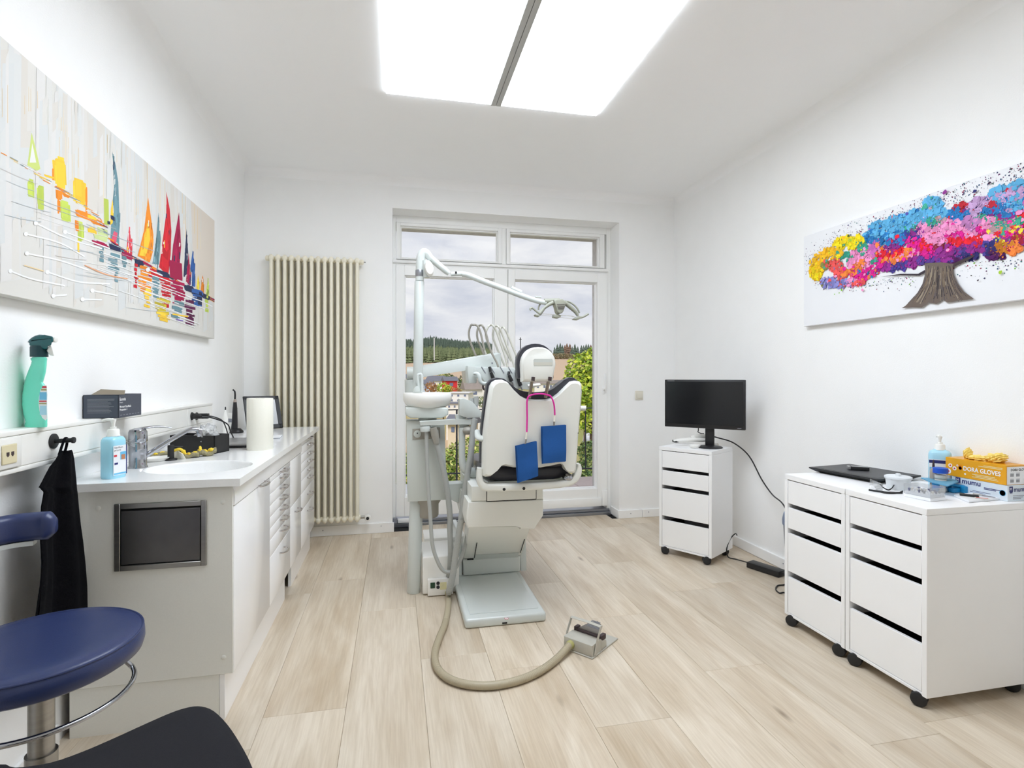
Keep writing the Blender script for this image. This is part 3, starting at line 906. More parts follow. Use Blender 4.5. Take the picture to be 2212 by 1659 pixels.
for k, (u, hh, kind_) in enumerate(SKY_T):
    d = 430 + 26 * (k % 4); lat = (u - 1106) / FPX * d
    x, y = d * _s + lat * _c, d * _c - lat * _s
    o = bpy.data.objects.new('conifer', SPR[kind_]); COL.objects.link(o)
    o.location = (x, y, gz(x, y) - 0.3); o.scale = (hh * 1.5, hh * 1.5, hh); o.rotation_euler = (0, 0, k)
    tag(o, ORD[k] + ' conifer from the left in the skyline row right of the window post', 'tree', 'conifers on the skyline')
# hedge strip below them
cs = [at_D(u, 0, 400) for u in range(1195, 1300, 7)]
hb = nb(); hedge_blobs = []
for c in cs: hedge_blobs.append((Vector((c.x, c.y, gz(c.x, c.y) + 1.8)), (3.2, 3.0, 2.4)))
hg = leaves('hedge', hedge_blobs, 2600, 0.5, [rgb(140, 128, 96), rgb(120, 116, 84), rgb(160, 140, 108)])
tag(hg, 'brownish hedge strip between the stubble field and the skyline conifers', 'hedge')
for u, v0_, v1_, d, lb in ((938, 766, 730, 300, 'pale slender mast standing in front of the wooded ridge'), (1124, 752, 729, 440, 'thin cross-topped mast on the right-hand skyline')):
    a, c = at_D(u, v0_ + 12, d), at_D(u, v1_, d)
    t_ = thing('mast', lb, 'mast', a); q = nb(); cyl(q, a, c, d * 0.0009, n=8); part('pole', q, 'tile_white' if d < 400 else 'iron', t_)
    if d > 400:
        q = nb(); e = at_D(u - 3, 733, d); f_ = at_D(u + 3, 733, d); cyl(q, e, f_, 0.25, n=6); part('crossbar', q, 'iron', t_)
b = nb(); q0 = [at_D(1262, 925, 70), at_D(1284, 925, 70), at_D(1284, 960, 60), at_D(1258, 962, 60)]
prism(b, q0, (0, 0, -0.2)); o = structure('path', b, 'tile_white', 0)
# ================================================================== LEFT SIDE: worktop run
ZT = 0.875            # worktop height
XF = -0.572           # face of doors and drawers
YE = 2.122            # near end panel
XC = -0.545           # front edge of the worktop
YT0, YT1 = 2.100, 4.170
def fy(u): return at_X(u, 1100, XF).y
U12, U23, U34, UEND = fy(583), fy(627), fy(650.5), 4.115
CB, CT = 0.168, ZT - 0.028

def bow_handle(y, z, length=0.098, out=0.030):
    q = nb()
    h = length / 2
    tube(q, [(XF, y - h, z), (XF + out * .55, y - h * .97, z), (XF + out, y - h * .45, z), (XF + out * 1.05, y, z), (XF + out, y + h * .45, z), (XF + out * .55, y + h * .97, z), (XF, y + h, z)], 0.0048, 8, 4)
    return q
def carcass(name, label, y0, y1, group='base cabinets under the worktop', top=None):
    t_ = thing(name, label, 'cabinet', ((XL + XF) / 2, (y0 + y1) / 2, CB), 0, group)
    q = nb(); box(q, XL + 0.012, XF - 0.019, y0 + 0.001, y1 - 0.001, CB, top or CT); part('body', q, 'panel_grey', t_, 0)
    return t_
def apron(t_, y0, y1):
    q = nb(); prof = [(XF - 0.018, CT - 0.001), (XF - 0.010, CT - 0.001), (XF + 0.001, CT - 0.018), (XF + 0.004, CT - 0.045), (XF + 0.003, CT - 0.072), (XF - 0.018, CT - 0.072)]
    prism(q, [(a, y0 + 0.001, c) for a, c in prof], (0, y1 - y0 - 0.002, 0)); part('apron', q, 'gloss_white', t_, 50)
def front(t_, nm, y0, y1, z0, z1, hz=None, hy=None, hl=0.098):
    q = nb(); box(q, XF - 0.018, XF, y0 + 0.0015, y1 - 0.0015, z0 + 0.0015, z1 - 0.0015, 0.002, 2)
    d = part(nm, q, 'gloss_white', t_)
    if hz is not None: part('handle', bow_handle(hy if hy is not None else (y0 + y1) / 2, hz, hl), 'handle_metal', d)
    return d
def hz_at(u, v): return at_X(u, v, XF + 0.03).z
AP = CT - 0.076
# 1 sink cabinet
c1 = carcass('sink_cabinet', 'glossy white sink cabinet with a steel waste flap in its grey end panel', YE + 0.012, U12, top=ZT - 0.145)
apron(c1, YE + 0.004, U12)
front(c1, 'door', YE + 0.004, U12, CB, AP, hz_at(563, 1058), fy(563), 0.11)
q = nb(); box(q, XL + 0.012, XF - 0.003, YE, YE + 0.011, CB, CT, 0.001, 1); ep = part('end_panel', q, 'panel_grey', c1)
for u, v in ((212, 1098), (482, 1085), (483, 1420), (212, 1440)):
    p = at_Y(u, v, YE); q = nb(); lathe(q, [(0.0085, 0), (0.0085, 0.0012), (0.006, 0.0025), (0, 0.003)], (p.x, YE, p.z), 16, 'y', mtx=Matrix.Rotation(PI, 4, 'X')); part('screw_cap', q, 'panel_grey', ep)
fa, fb = at_Y(248, 1234, YE), at_Y(447, 1080, YE)
fx0, fx1, fz0, fz1 = fa.x, fb.x, fa.z, fb.z
q = nb(); w_ = 0.018
for (a0, a1, b0, b1) in ((fx0, fx0 + w_, fz0, fz1), (fx1 - w_, fx1, fz0, fz1), (fx0 + w_, fx1 - w_, fz1 - w_, fz1), (fx0 + w_, fx1 - w_, fz0, fz0 + w_)):
    box(q, a0, a1, YE - 0.007, YE, b0, b1, 0.0015, 1)
fl = part('waste_flap', q, 'steel', c1, label='stainless steel waste flap')
q = nb(); box(q, fx0 + w_, fx1 - w_, YE - 0.0008, YE, fz0 + w_, fz1 - w_); part('recess', q, 'dark_gap', fl, 0)
q = nb(); box(q, fx0 + w_ + 0.003, fx1 - w_ - 0.003, YE - 0.0045, YE - 0.0012, fz0 + w_ + 0.004, fz1 - w_ - 0.007, 0.001, 1); part('flap_plate', q, 'steel_dark', fl)
# 2 drawer cabinet with eight bow handles
c2 = carcass('drawer_cabinet', 'glossy white drawer cabinet with eight bow handles beside the sink cabinet door', U12, U23)
apron(c2, U12, U23)
hv = [1018, 1043, 1067, 1091, 1115, 1139, 1163, 1213]
hzs = [hz_at(606, v) for v in hv]
edges = [AP] + [(a + c) / 2 - 0.012 for a, c in zip(hzs, hzs[1:])] + [CB]
edges[-2] = hzs[-1] + 0.045
for k, h in enumerate(hzs): front(c2, 'drawer', U12, U23, edges[k + 1], edges[k], min(h, edges[k] - 0.012), (U12 + U23) / 2 + 0.02)
# 3 cabinet with tall door over one drawer
c3 = carcass('door_cabinet', 'narrow glossy white cabinet with a tall plain door over one drawer', U23, U34)
apron(c3, U23, U34)
h3 = hz_at(641, 1115)
front(c3, 'door', U23, U34, h3 + 0.05, AP)
front(c3, 'drawer', U23, U34, CB, h3 + 0.05, h3, None, 0.09)
# 4 far drawer cabinet
c4 = carcass('drawer_cabinet', 'far glossy white drawer cabinet next to the radiator, handles up to the worktop', U34, UEND)
hv4 = [949, 967, 986, 1004, 1023, 1041, 1078, 1115]
hz4 = [hz_at(666, v) for v in hv4]
ed = [CT - 0.002] + [(a + c) / 2 - 0.008 for a, c in zip(hz4, hz4[1:])] + [CB]
for k, h in enumerate(hz4): front(c4, 'drawer', U34, UEND, ed[k + 1], ed[k], min(h, ed[k] - 0.012))
# plinth
pl = thing('cabinet_plinth', 'white plinth boards along the floor under the base cabinets', 'plinth', (-0.62, 3.1, 0))
g0, g1 = at_X(615, 1200, -0.602).y, at_X(629, 1200, -0.602).y
for ya, yb in ((YE + 0.004, g0), (g1, UEND)):
    q = nb(); box(q, -0.62, -0.602, ya, yb, 0.0, CB - 0.002, 0.001, 1); part('plinth_board', q, 'gloss_white', pl)
q = nb(); box(q, XL + 0.03, -0.621, YE + 0.004, YE + 0.014, 0.0, CB - 0.002); part('end_board', q, 'panel_grey', pl)
q = nb(); box(q, XL + 0.03, -0.70, YE + 0.02, UEND, 0.0, CB - 0.002); part('base_frame', q, 'dark_gap', pl)
# worktop with the moulded basin
wt = thing('worktop', 'long white stone worktop with a moulded oval basin', 'worktop', (-0.83, 3.1, CT))
bcx, bcy, brx, bry = -0.775, 2.41, 0.195, 0.170
x0_, x1_ = XL + 0.002, XC
angs = sorted(set([2 * PI * k / 64 for k in range(64)] + [math.atan2(yy - bcy, xx - bcx) % (2 * PI) for xx in (x0_, x1_) for yy in (YT0, YT1)]))
def rim(a):
    dx, dy = math.cos(a), math.sin(a); ts = []
    if dx > 1e-9: ts.append((x1_ - bcx) / dx)
    if dx < -1e-9: ts.append((x0_ - bcx) / dx)
    if dy > 1e-9: ts.append((YT1 - bcy) / dy)
    if dy < -1e-9: ts.append((YT0 - bcy) / dy)
    k = min(ts); return (bcx + dx * k, bcy + dy * k)
q = nb(); n_ = len(angs)
O = [rim(a) for a in angs]
top = [q.verts.new((x, y, ZT)) for x, y in O]; bot = [q.verts.new((x, y, CT + 0.001)) for x, y in O]
prof_b = [(1.0, 0.0), (0.985, -0.003), (0.97, -0.010), (0.92, -0.06), (0.85, -0.10), (0.70, -0.122), (0.40, -0.132), (0.12, -0.136)]
rings_ = [[q.verts.new((bcx + brx * s_ * math.cos(a), bcy + bry * s_ * math.sin(a), ZT + h)) for a in angs] for s_, h in prof_b]
for k in range(n_):
    j = (k + 1) % n_
    q.faces.new((top[k], top[j], rings_[0][j], rings_[0][k]))
    q.faces.new((top[k], bot[k], bot[j], top[j]))
    for A, B in zip(rings_, rings_[1:]): q.faces.new((A[k], A[j], B[j], B[k]))
q.faces.new(rings_[-1])
part('slab', q, 'stone_white', wt, 35, recalc=False)
q = nb(); lathe(q, [(0.022, 0), (0.022, 0.003), (0.012, 0.004), (0, 0.003)], (bcx, bcy, ZT - 0.136), 20); part('drain', q, 'chrome', wt)

# ------------------------------------------------------------------ cable duct along the wall
XD = -1.060
dz0, dz1 = 0.966, 1.087
t = thing('cable_duct', 'off-white cable duct along the left wall above the worktop', 'cable duct', ((XL + XD) / 2, 2.0, dz0))
YD1 = 3.505
q = nb(); box(q, XL, XD - 0.004, -0.6, YD1, dz0, dz1, 0.002, 1); part('housing', q, 'duct_white', t)
ysp = at_X(405.3, 900, XD).y
for ya, yb in ((-0.6, 1.825), (1.827, ysp), (ysp + 0.002, YD1 - 0.002)):
    q = nb(); box(q, XD - 0.004, XD, ya, yb, dz0 + 0.016, dz1 - 0.016, 0.0012, 1); part('cover', q, 'duct_white', t)
q = nb(); box(q, XD - 0.004, XD + 0.002, -0.6, YD1, dz1 - 0.014, dz1, 0.003, 2); part('top_lip', q, 'duct_white', t)
q = nb(); box(q, XD - 0.004, XD + 0.002, -0.6, YD1, dz0, dz0 + 0.014, 0.003, 2); part('bottom_lip', q, 'duct_white', t)
# data outlet
ya, yb = 1.70, 1.822
q = nb(); box(q, XD, XD + 0.007, ya, yb, dz0 + 0.018, dz1 - 0.018, 0.003, 2); pa = part('outlet_frame', q, 'white_plastic', t)
pz = (dz0 + dz1) / 2 - 0.002
q = nb(); box(q, XD + 0.007, XD + 0.010, 1.737, 1.797, pz - 0.027, pz + 0.027, 0.002, 1); pb_ = part('insert', q, 'socket_cream', pa)
for yy in (1.753, 1.772):
    q = nb(); box(q, XD + 0.010, XD + 0.0106, yy, yy + 0.011, pz - 0.004, pz + 0.006); box(q, XD + 0.010, XD + 0.0106, yy + 0.003, yy + 0.008, pz - 0.007, pz - 0.004); part('port', q, 'rubber_brown', pa, 0)
# power sockets at the far end: round black inserts with a plug and a charger
for u in (414, 424):
    p = at_X(u, 899 if u == 414 else 899, XD); q = nb(); lathe(q, [(0.021, 0), (0.021, 0.004), (0.017, 0.008), (0, 0.008)], (XD, p.y, p.z), 20, 'x'); part('socket', q, 'matte_black', t)
pc = at_X(424, 899, XD)
t = thing('phone_charger', 'black plug-in charger stuck in the duct socket above the black box', 'charger', (XD, pc.y, pc.z))
q = nb(); box(q, XD + 0.009, XD + 0.062, pc.y - 0.016, pc.y + 0.016, pc.z - 0.014, pc.z + 0.014, 0.004, 2); part('body', q, 'plastic_black', t)
q = nb(); tube(q, [(XD + 0.062, pc.y, pc.z), (XD + 0.085, pc.y + 0.01, pc.z - 0.006), (XD + 0.115, pc.y + 0.05, pc.z - 0.03), (XD + 0.125, pc.y + 0.09, pc.z - 0.08), (XD + 0.127, pc.y + 0.12, pc.z - 0.13), (XD + 0.13, pc.y + 0.15, ZT + 0.006)], 0.0032, 8, 6); part('cable', q, 'plastic_black', t)
pc2 = at_X(413, 899, XD)
t = thing('power_plug', 'black angled power plug in the nearer duct socket', 'plug', (XD, pc2.y, pc2.z))
q = nb(); cyl(q, (XD + 0.009, pc2.y, pc2.z), (XD + 0.05, pc2.y, pc2.z - 0.003), 0.016, 0.011, 16, 0.003); part('body', q, 'plastic_black', t)
q = nb(); tube(q, [(XD + 0.05, pc2.y, pc2.z - 0.003), (XD + 0.09, pc2.y + 0.03, pc2.z - 0.012), (XD + 0.145, pc2.y + 0.10, pc2.z - 0.05), (XD + 0.155, pc2.y + 0.14, pc2.z - 0.10), (XD + 0.16, pc2.y + 0.19, ZT + 0.006)], 0.0035, 8, 6); part('cable', q, 'plastic_black', t)

# wall hook and towel
hk = at_X(114.7, 953, XD)
t = thing('wall_hook', 'round black wall hook on the cable duct holding the towel', 'hook', (XD, hk.y, hk.z))
q = nb(); lathe(q, [(0.024, 0), (0.024, 0.004), (0.021, 0.006), (0, 0.006)], (XD + 0.0001, hk.y, hk.z), 28, 'x'); part('rose', q, 'matte_black', t)
q = nb(); cyl(q, (XD + 0.006, hk.y, hk.z), (XD + 0.052, hk.y, hk.z + 0.002), 0.007, n=16); cyl(q, (XD + 0.052, hk.y, hk.z + 0.002), (XD + 0.060, hk.y, hk.z + 0.002), 0.010, n=16, bev=0.002); part('peg', q, 'matte_black', t)
XTW = XD + 0.035
def tz(x, y): return at_X(60 + x / 4.15, 940 + y / 4.15, XTW)
rowsL = [(150, 290), (185, 258), (270, 190), (400, 120), (470, 78), (520, 118), (640, 92), (800, 78), (960, 74), (1150, 80), (1350, 66), (1500, 52), (1620, 45), (1800, 40), (2000, 40)]
rowsR = [(130, 400), (150, 412), (210, 428), (400, 450), (470, 458), (520, 465), (640, 478), (800, 496), (960, 520), (1150, 540), (1350, 556), (1500, 560), (1620, 562), (1800, 562), (2000, 562)]
t = thing('hand_towel', 'black ribbed hand towel hanging from the wall hook', 'towel', (XTW, hk.y, 0.5))
LP = [tz(x, y) for y, x in rowsL]; RP = [tz(x, y) for y, x in rowsR]
def tw_f(u, v):
    k = min(int(v * (len(LP) - 1)), len(LP) - 2); f = v * (len(LP) - 1) - k
    a = LP[k].lerp(LP[k + 1], f); c = RP[k].lerp(RP[k + 1], f)
    p = a.lerp(c, u); amp = 0.006 + 0.016 * min(1, v * 1.4)
    p.x += amp * (math.sin(u * 9.5 + 0.8) * 0.7 + math.sin(u * 21 + v * 2) * 0.25)
    if p.x < XD + 0.008 and p.z > dz0: p.x = XD + 0.008
    return p
q = nb(); sheet(q, tw_f, 40, 220, 0.005); part('cloth', q, 'towel_black', t)
q = nb()
def fold_f(u, v):
    p = tw_f(0.0, 0.63 + 0.37 * v).lerp(tw_f(0.30, 0.66 + 0.34 * v), u)
    p.x -= 0.018 * (0.4 + u) * (0.3 + v); p.y -= 0.012 * v * (1 - u); return p
sheet(q, fold_f, 10, 60, 0.004); part('back_fold', q, 'towel_black', t)
q = nb(); a, c = tz(280, 178), tz(330, 158); tp = Vector((XD + 0.035, hk.y, hk.z + 0.010))
tube(q, [a, a.lerp(tp, .6) + Vector((0, -.004, 0)), tp + Vector((0, -.003, 0)), tp + Vector((0, .007, -.004)), c.lerp(tp, .5) + Vector((0, .008, 0)), c], 0.0042, 8, 5, flat=0.45); part('loop', q, 'towel_black', t)

# ------------------------------------------------------------------ on the duct ledge
XB = -1.086
SPD = 1.655; _fw = Vector((_ray(77, 820).x, _ray(77, 820).y, 0)).normalized(); _rt = Vector((_c, -_s, 0))
def sz(x, y, off=0.0): return at_D(30 + x / 7.21, 700 + y / 7.21, SPD) + _fw * off
def flat_ring(a, c, dx, n=28, pw=3.2):
    """rounded-box ring between two edge points lying in a plane of constant X"""
    m = (a + c) / 2; h = (c - a) / 2; h.z = 0; out = []
    for k in range(n):
        th = 2 * PI * k / n; cs, sn = math.cos(th), math.sin(th)
        out.append(m + h * (math.copysign(abs(cs) ** (2 / pw), cs)) + _fw * (dx * math.copysign(abs(sn) ** (2 / pw), sn)))
    return out
t = thing('spray_bottle', 'mint-green curved spray bottle with a teal trigger head on the duct ledge', 'spray bottle', (sz(340, 1545).x, sz(340, 1545).y, dz1))
prof = [(1552, 165, 518), (1535, 160, 522), (1480, 178, 522), (1430, 168, 522), (1350, 145, 520), (1200, 126, 516), (1050, 130, 520), (930, 150, 512), (895, 157, 480), (860, 165, 456), (800, 180, 474), (700, 214, 500), (600, 256, 512), (530, 276, 516), (500, 256, 520), (485, 256, 520), (470, 285, 500)]
zfix = dz1 - sz(340, 1552).z
def szf(x, y, off=0.0): return sz(x, y, off) + Vector((0, 0, zfix))
q = nb(); loft(q, [flat_ring(szf(l, y), szf(r, y), 0.029 if y > 560 else 0.022) for y, l, r in prof]); part('bottle', q, 'mint', t)
q = nb(); a, c = szf(282, 465), szf(506, 465); m = (a + c) / 2; rr = (c - a).length / 2
lathe(q, [(rr, 0), (rr, 0.030), (rr * .9, 0.034), (0, 0.034)], m, 32); part('collar', q, 'teal_dark', t)
q = nb(); outl = [(215, 235), (232, 205), (270, 170), (330, 135), (400, 120), (470, 126), (540, 138), (598, 148), (610, 165), (608, 225), (600, 238), (560, 242), (530, 300), (505, 348), (295, 340), (290, 272), (258, 244)]
prism(q, [szf(x, y, -0.017) for x, y in outl], _fw * 0.034, 0.007, 3); part('trigger_head', q, 'teal_cap', t)
q = nb(); a = szf(606, 200); cyl(q, a, a + _rt * 0.011, 0.008, n=14, bev=0.002); part('nozzle', q, 'white_plastic', t)
q = nb(); prism(q, [szf(x, y, -0.008) for x, y in ((560, 250), (578, 262), (600, 350), (630, 440), (605, 448), (565, 440), (525, 385), (512, 368), (540, 310))], _fw * 0.016, 0.003); part('trigger', q, 'white_plastic', t)
q = nb(); prism(q, [szf(x, y, -0.0298) for x, y in ((462, 905), (508, 905), (514, 1000), (515, 1200), (515, 1420), (490, 1445), (440, 1405), (400, 1310), (386, 1200), (390, 1090), (412, 980))], _fw * 0.0006); lb = part('label', q, 'label_white', t, 0)
for y0, y1, x0l, mt_ in ((918, 945, 440, 'red_print'), (960, 985, 425, 'olive'), (1010, 1130, 400, 'sky_blue_print'), (1140, 1160, 395, 'red_print'), (1175, 1195, 395, 'olive'), (1220, 1360, 405, 'soap_blue_pale')):
    q = nb(); prism(q, [szf(x, y, -0.0303) for x, y in ((x0l, y0), (505, y0), (508, y1), (x0l - 4, y1))], _fw * 0.0004); part('print', q, mt_, t, 0)

# mask box
bx0_, bx1_, by0_, by1_, bz0_, bz1_ = -1.117, -1.002, 2.262, 2.445, dz1 + 0.0005, dz1 + 0.086
t = thing('mask_box', 'dark slate cardboard mask box with its flap torn open on the duct ledge', 'box', ((bx0_ + bx1_) / 2, (by0_ + by1_) / 2, bz0_))
q = nb(); th_ = 0.0012
for a in ((bx0_, bx1_, by0_, by0_ + th_, bz0_, bz1_), (bx0_, bx1_, by1_ - th_, by1_, bz0_, bz1_), (bx0_, bx0_ + th_, by0_, by1_, bz0_, bz1_), (bx1_ - th_, bx1_, by0_, by1_, bz0_, bz1_), (bx0_, bx1_, by0_, by1_, bz0_, bz0_ + th_), (bx0_, bx1_, by0_, by0_ + 0.045, bz1_ - th_, bz1_)):
    box(q, *a)
part('carton', q, 'box_slate', t, 0)
q = nb(); prism(q, [(bx0_ + .004, by0_ + .045, bz1_), (bx1_ - .002, by0_ + .050, bz1_ - .001), (bx1_ - .004, by0_ + .060, bz1_ + .016), (bx0_ + .03, by0_ + .058, bz1_ + .020)], (0, .0008, 0)); part('torn_flap', q, 'cardboard', t, 0)
q = nb(); box(q, bx0_ + .003, bx1_ - .003, by0_ + .05, by1_ - .004, bz1_ - .012, bz1_ - .010); part('tray', q, 'cardboard', t, 0)
S = bx1_ + 0.0004
text('Euronda', (S, by0_ + .008, bz1_ - .022), (0, 1, 0), (0, 0, 1), .016, 'ink_white', t, bold=.0003, squeeze=.85)
text('Monoart', (S, by0_ + .008, bz1_ - .031), (0, 1, 0), (0, 0, 1), .007, 'ink_white', t)
text('Monoart FaceMask', (S, by0_ + .008, bz0_ + .037), (0, 1, 0), (0, 0, 1), .0115, 'ink_white', t, bold=.0002)
text('Protection 3', (S, by0_ + .008, bz0_ + .026), (0, 1, 0), (0, 0, 1), .0115, 'ink_white', t, bold=.0002)
q = nb()
for k in range(7): box(q, S - .0003, S, by0_ + .012 + k * .023, by0_ + .026 + k * .023, bz0_ + .008, bz0_ + .0105)
part('small_print', q, 'ink_grey', t, 0, kind='stuff')
q = nb()
for k in range(12):
    zz = bz1_ - .016 - k * .0046
    box(q, bx0_ + .014, bx0_ + .014 + random.uniform(.06, .09), by0_ - .0003, by0_, zz, zz + .0013)
part('small_print', q, 'ink_grey', t, 0, kind='stuff')

# ------------------------------------------------------------------ on the worktop
def pump_bottle(name, label, c, rz, w, d, h, mat_body, group=None):
    t_ = thing(name, label, 'soap dispenser', c, rz, group)
    def rr_(s, z, rad=.018): return [(x, y, z) for x, y in rrect(0, 0, w * s, d * s, rad * s, 5)]
    q = nb(); loft(q, [rr_(.93, 0), rr_(1, .004), rr_(1, h * .86), rr_(.97, h * .92), rr_(.82, h * .975), rr_(.55, h), rr_(.5, h * 1.02, .012)]); part('bottle', q, mat_body, t_, 50, local=True)
    q = nb(); lathe(q, [(.0205, 0), (.0205, .004), (.019, .006), (.019, .022), (.016, .026), (.010, .027), (.010, .034), (0, .034)], (0, 0, h * 1.0), 28); part('cap', q, 'white_plastic', t_, local=True)
    q = nb(); lathe(q, [(.0045, 0), (.006, .018), (.009, .026), (.009, .031), (0, .033)], (0, 0, h + .03), 18)
    tube(q, [(0, 0, h + .058), (-.018, -.005, h + .060), (-.036, -.010, h + .056)], [.007, .006, .0045], 10, 3); part('pump_head', q, 'white_plastic', t_, local=True)
    return t_
sb = pump_bottle('soap_dispenser', 'light blue pump bottle of hand gel standing beside the tap', (-0.998, 2.216, ZT), math.radians(-21), .056, .070, .150, 'soap_blue')
def on_face(o, y0, y1, z0, z1, dx, mt_, nm='label', th=.0004):
    q = nb(); box(q, dx, dx + th, y0, y1, z0, z1); return part(nm, q, mt_, o, 0, local=True)
on_face(sb, -.028, .027, .012, .118, .0281, 'label_white')
on_face(sb, .024, .028, .012, .118, .0286, 'navy', 'print')
on_face(sb, .000, .024, .066, .094, .0286, 'sky_blue_print', 'print')
on_face(sb, .004, .020, .066, .084, .0290, 'skin_print', 'print')
on_face(sb, -.026, -.014, .078, .085, .0286, 'red_print', 'print')
on_face(sb, -.024, -.010, .050, .057, .0286, 'navy', 'print')
on_face(sb, -.026, .024, .014, .020, .0286, 'sky_blue_print', 'print')
def wtext(o, body, x, y, z, size, mt_):
    m_ = Matrix.Translation(o.location) @ Matrix.Rotation(o.rotation_euler.z, 4, 'Z')
    text(body, m_ @ Vector((x, y, z)), m_.to_3x3() @ Vector((0, 1, 0)), (0, 0, 1), size, mt_, o)
wtext(sb, 'Sterillium', .0288, -.025, .108, .0095, 'ink_black'); wtext(sb, 'gel pure', .0288, -.025, .099, .0085, 'ink_black')

# tap
fx, fyy = -1.012, 2.440
t = thing('tap', 'chrome single-lever tap with a long spout reaching over the basin', 'tap', (fx, fyy, ZT))
q = nb(); lathe(q, [(.034, 0), (.034, .004), (.031, .008), (.031, .058), (.032, .060), (.032, .100), (.031, .102)], (fx, fyy, ZT), 36); part('body', q, 'chrome', t)
q = nb(); lathe(q, [(.031, 0), (.0325, .003), (.0325, .040), (.028, .050), (.012, .056), (0, .057)], (fx, fyy, ZT + .103), 36); part('cartridge_cap', q, 'chrome', t)
q = nb(); tube(q, [(fx, fyy, ZT + .154), (fx + .03, fyy + .02, ZT + .160), (fx + .06, fyy + .043, ZT + .160), (fx + .095, fyy + .07, ZT + .153)], [.014, .012, .010, .006], 12, 5, flat=.45, up=Vector((0, 0, 1))); part('lever', q, 'chrome', t)
q = nb(); sp0 = Vector((fx + .022, fyy + .015, ZT + .045)); sp1 = Vector((-.835, 2.535, ZT + .142))
tube(q, [sp0, sp0.lerp(sp1, .3) + Vector((0, 0, .006)), sp0.lerp(sp1, .6) + Vector((0, 0, .010)), sp0.lerp(sp1, .88) + Vector((0, 0, .010)), sp1, sp1 + Vector((.022, .012, -.006))], [.014, .013, .012, .011, .011, .010], 14, 5, flat=.75); part('spout', q, 'chrome', t)
q = nb(); a = sp1 + Vector((.012, .007, -.002)); cyl(q, a, a + Vector((.006, .003, -.030)), .0125, .0125, 18, .002); part('aerator', q, 'chrome', t)

# black soap pump set in the worktop
p = at_Z(369, 994, ZT)
t = thing('sink_soap_pump', 'short black cylindrical soap pump standing at the basin rim', 'soap pump', p)
q = nb(); lathe(q, [(.0245, 0), (.0245, .004), (.022, .007), (.0125, .008), (.0125, .064), (.0115, .066), (0, .066)], p, 28); part('post', q, 'matte_black', t)
q = nb(); tube(q, [p + Vector((.008, .004, .058)), p + Vector((.04, .022, .054))], .0032, 10); part('nozzle', q, 'matte_black', t)

# yellow-and-grey cleaning pads lying beside the basin
def pad(label, c, L, W, Hh, rz, curl=0.0, seed=1):
    rr = random.Random(seed)
    t_ = thing('cleaning_pad', label, 'cleaning pad', c, rz, 'yellow cleaning pads beside the basin')
    ph = rr.uniform(0, 6)
    def ring_at(s, z0, z1, inset):
        x = (s - .5) * L; wv = .75 + .25 * math.sin(s * PI); bump = Hh * .18 * math.sin(s * 9 + ph)
        w = W * wv * (1 - inset); zc = (z0 + z1) / 2 + bump * (z1 > Hh * .5); hh = (z1 - z0) / 2
        zc += curl * max(0, abs(s - .5) - .25)
        return [(x + .002 * math.sin(k * 3 + ph), w / 2 * math.cos(2 * PI * k / 14), max(0.0, zc + hh * math.sin(2 * PI * k / 14))) for k in range(14)]
    q = nb(); loft(q, [ring_at(s, 0, Hh * .80, .0 if .05 < s < .95 else .5) for s in [i / 14 for i in range(15)]]); part('mesh_side', q, 'sponge_grey', t_, 60, local=True)
    for cx_, cw, cz_ in ((.26, .17, .74), (-.08, .12, .62), (-.34, .13, .74)):
        q = nb(); bmesh.ops.create_icosphere(q, subdivisions=3, radius=1)
        for v in q.verts:
            d = v.co.normalized(); f = 1 + .22 * math.sin(d.x * 7 + ph + cx_ * 9) * math.cos(d.y * 6)
            v.co = Vector((cx_ * L + d.x * cw * L * f, d.y * W * .34 * f, Hh * cz_ + d.z * Hh * .30 * f))
        part('yellow_patch', q, 'sponge_yellow', t_, 60, local=True)
    q = nb(); tube(q, [(-L * .36, -W * .2, Hh * .9), (-L * .33, 0, Hh * 1.28), (-L * .28, W * .22, Hh * .9)], Hh * .16, 8, 5); part('tab', q, 'sponge_yellow', t_, local=True)
    return t_
pad('grey mesh cleaning pad with yellow back nearest the black box', at_Z(446, 985, ZT), .078, .045, .034, .55, .02, 2)
pad('middle grey mesh cleaning pad with yellow back behind the basin', at_Z(411, 989, ZT), .070, .042, .027, .35, .02, 3)
pad('yellow cleaning pad lying in the white dish behind the tap', at_Z(343, 992, ZT) + Vector((-.012, .012, .008)), .085, .045, .022, .7, .03, 4)
p = at_Z(343, 996, ZT) + Vector((-.01, .01, 0))
t = thing('soap_dish', 'shallow white dish holding a yellow pad behind the tap', 'dish', p, .7)
q = nb(); lathe(q, [(.038, 0), (.044, .002), (.056, .014), (.0555, .016), (.053, .014), (.040, .004), (0, .004)], (0, 0, 0), 32, sx=1.15, sy=.75); part('bowl', q, 'white_plastic', t, local=True)
p = at_Z(386, 992, ZT)
t = thing('folded_cloth', 'small white folded cloth leaning behind the black soap pump', 'cloth', p, .4)
q = nb(); sheet(q, lambda u, v: ((u - .5) * .055 * (1 - .45 * v), .012 * math.sin(u * 5) - .012 * v, .050 * v * (1 - .5 * u)), 10, 8, .003); part('cloth', q, 'cream_paper', t, 60, local=True)
q = nb(); tube(q, [(-.02, -.008, .040), (0, -.012, .046), (.012, -.008, .040), (.018, -.004, .030), (.010, .0, .026)], .006, 8, 5); part('yellow_rim', q, 'sponge_yellow', t, local=True)

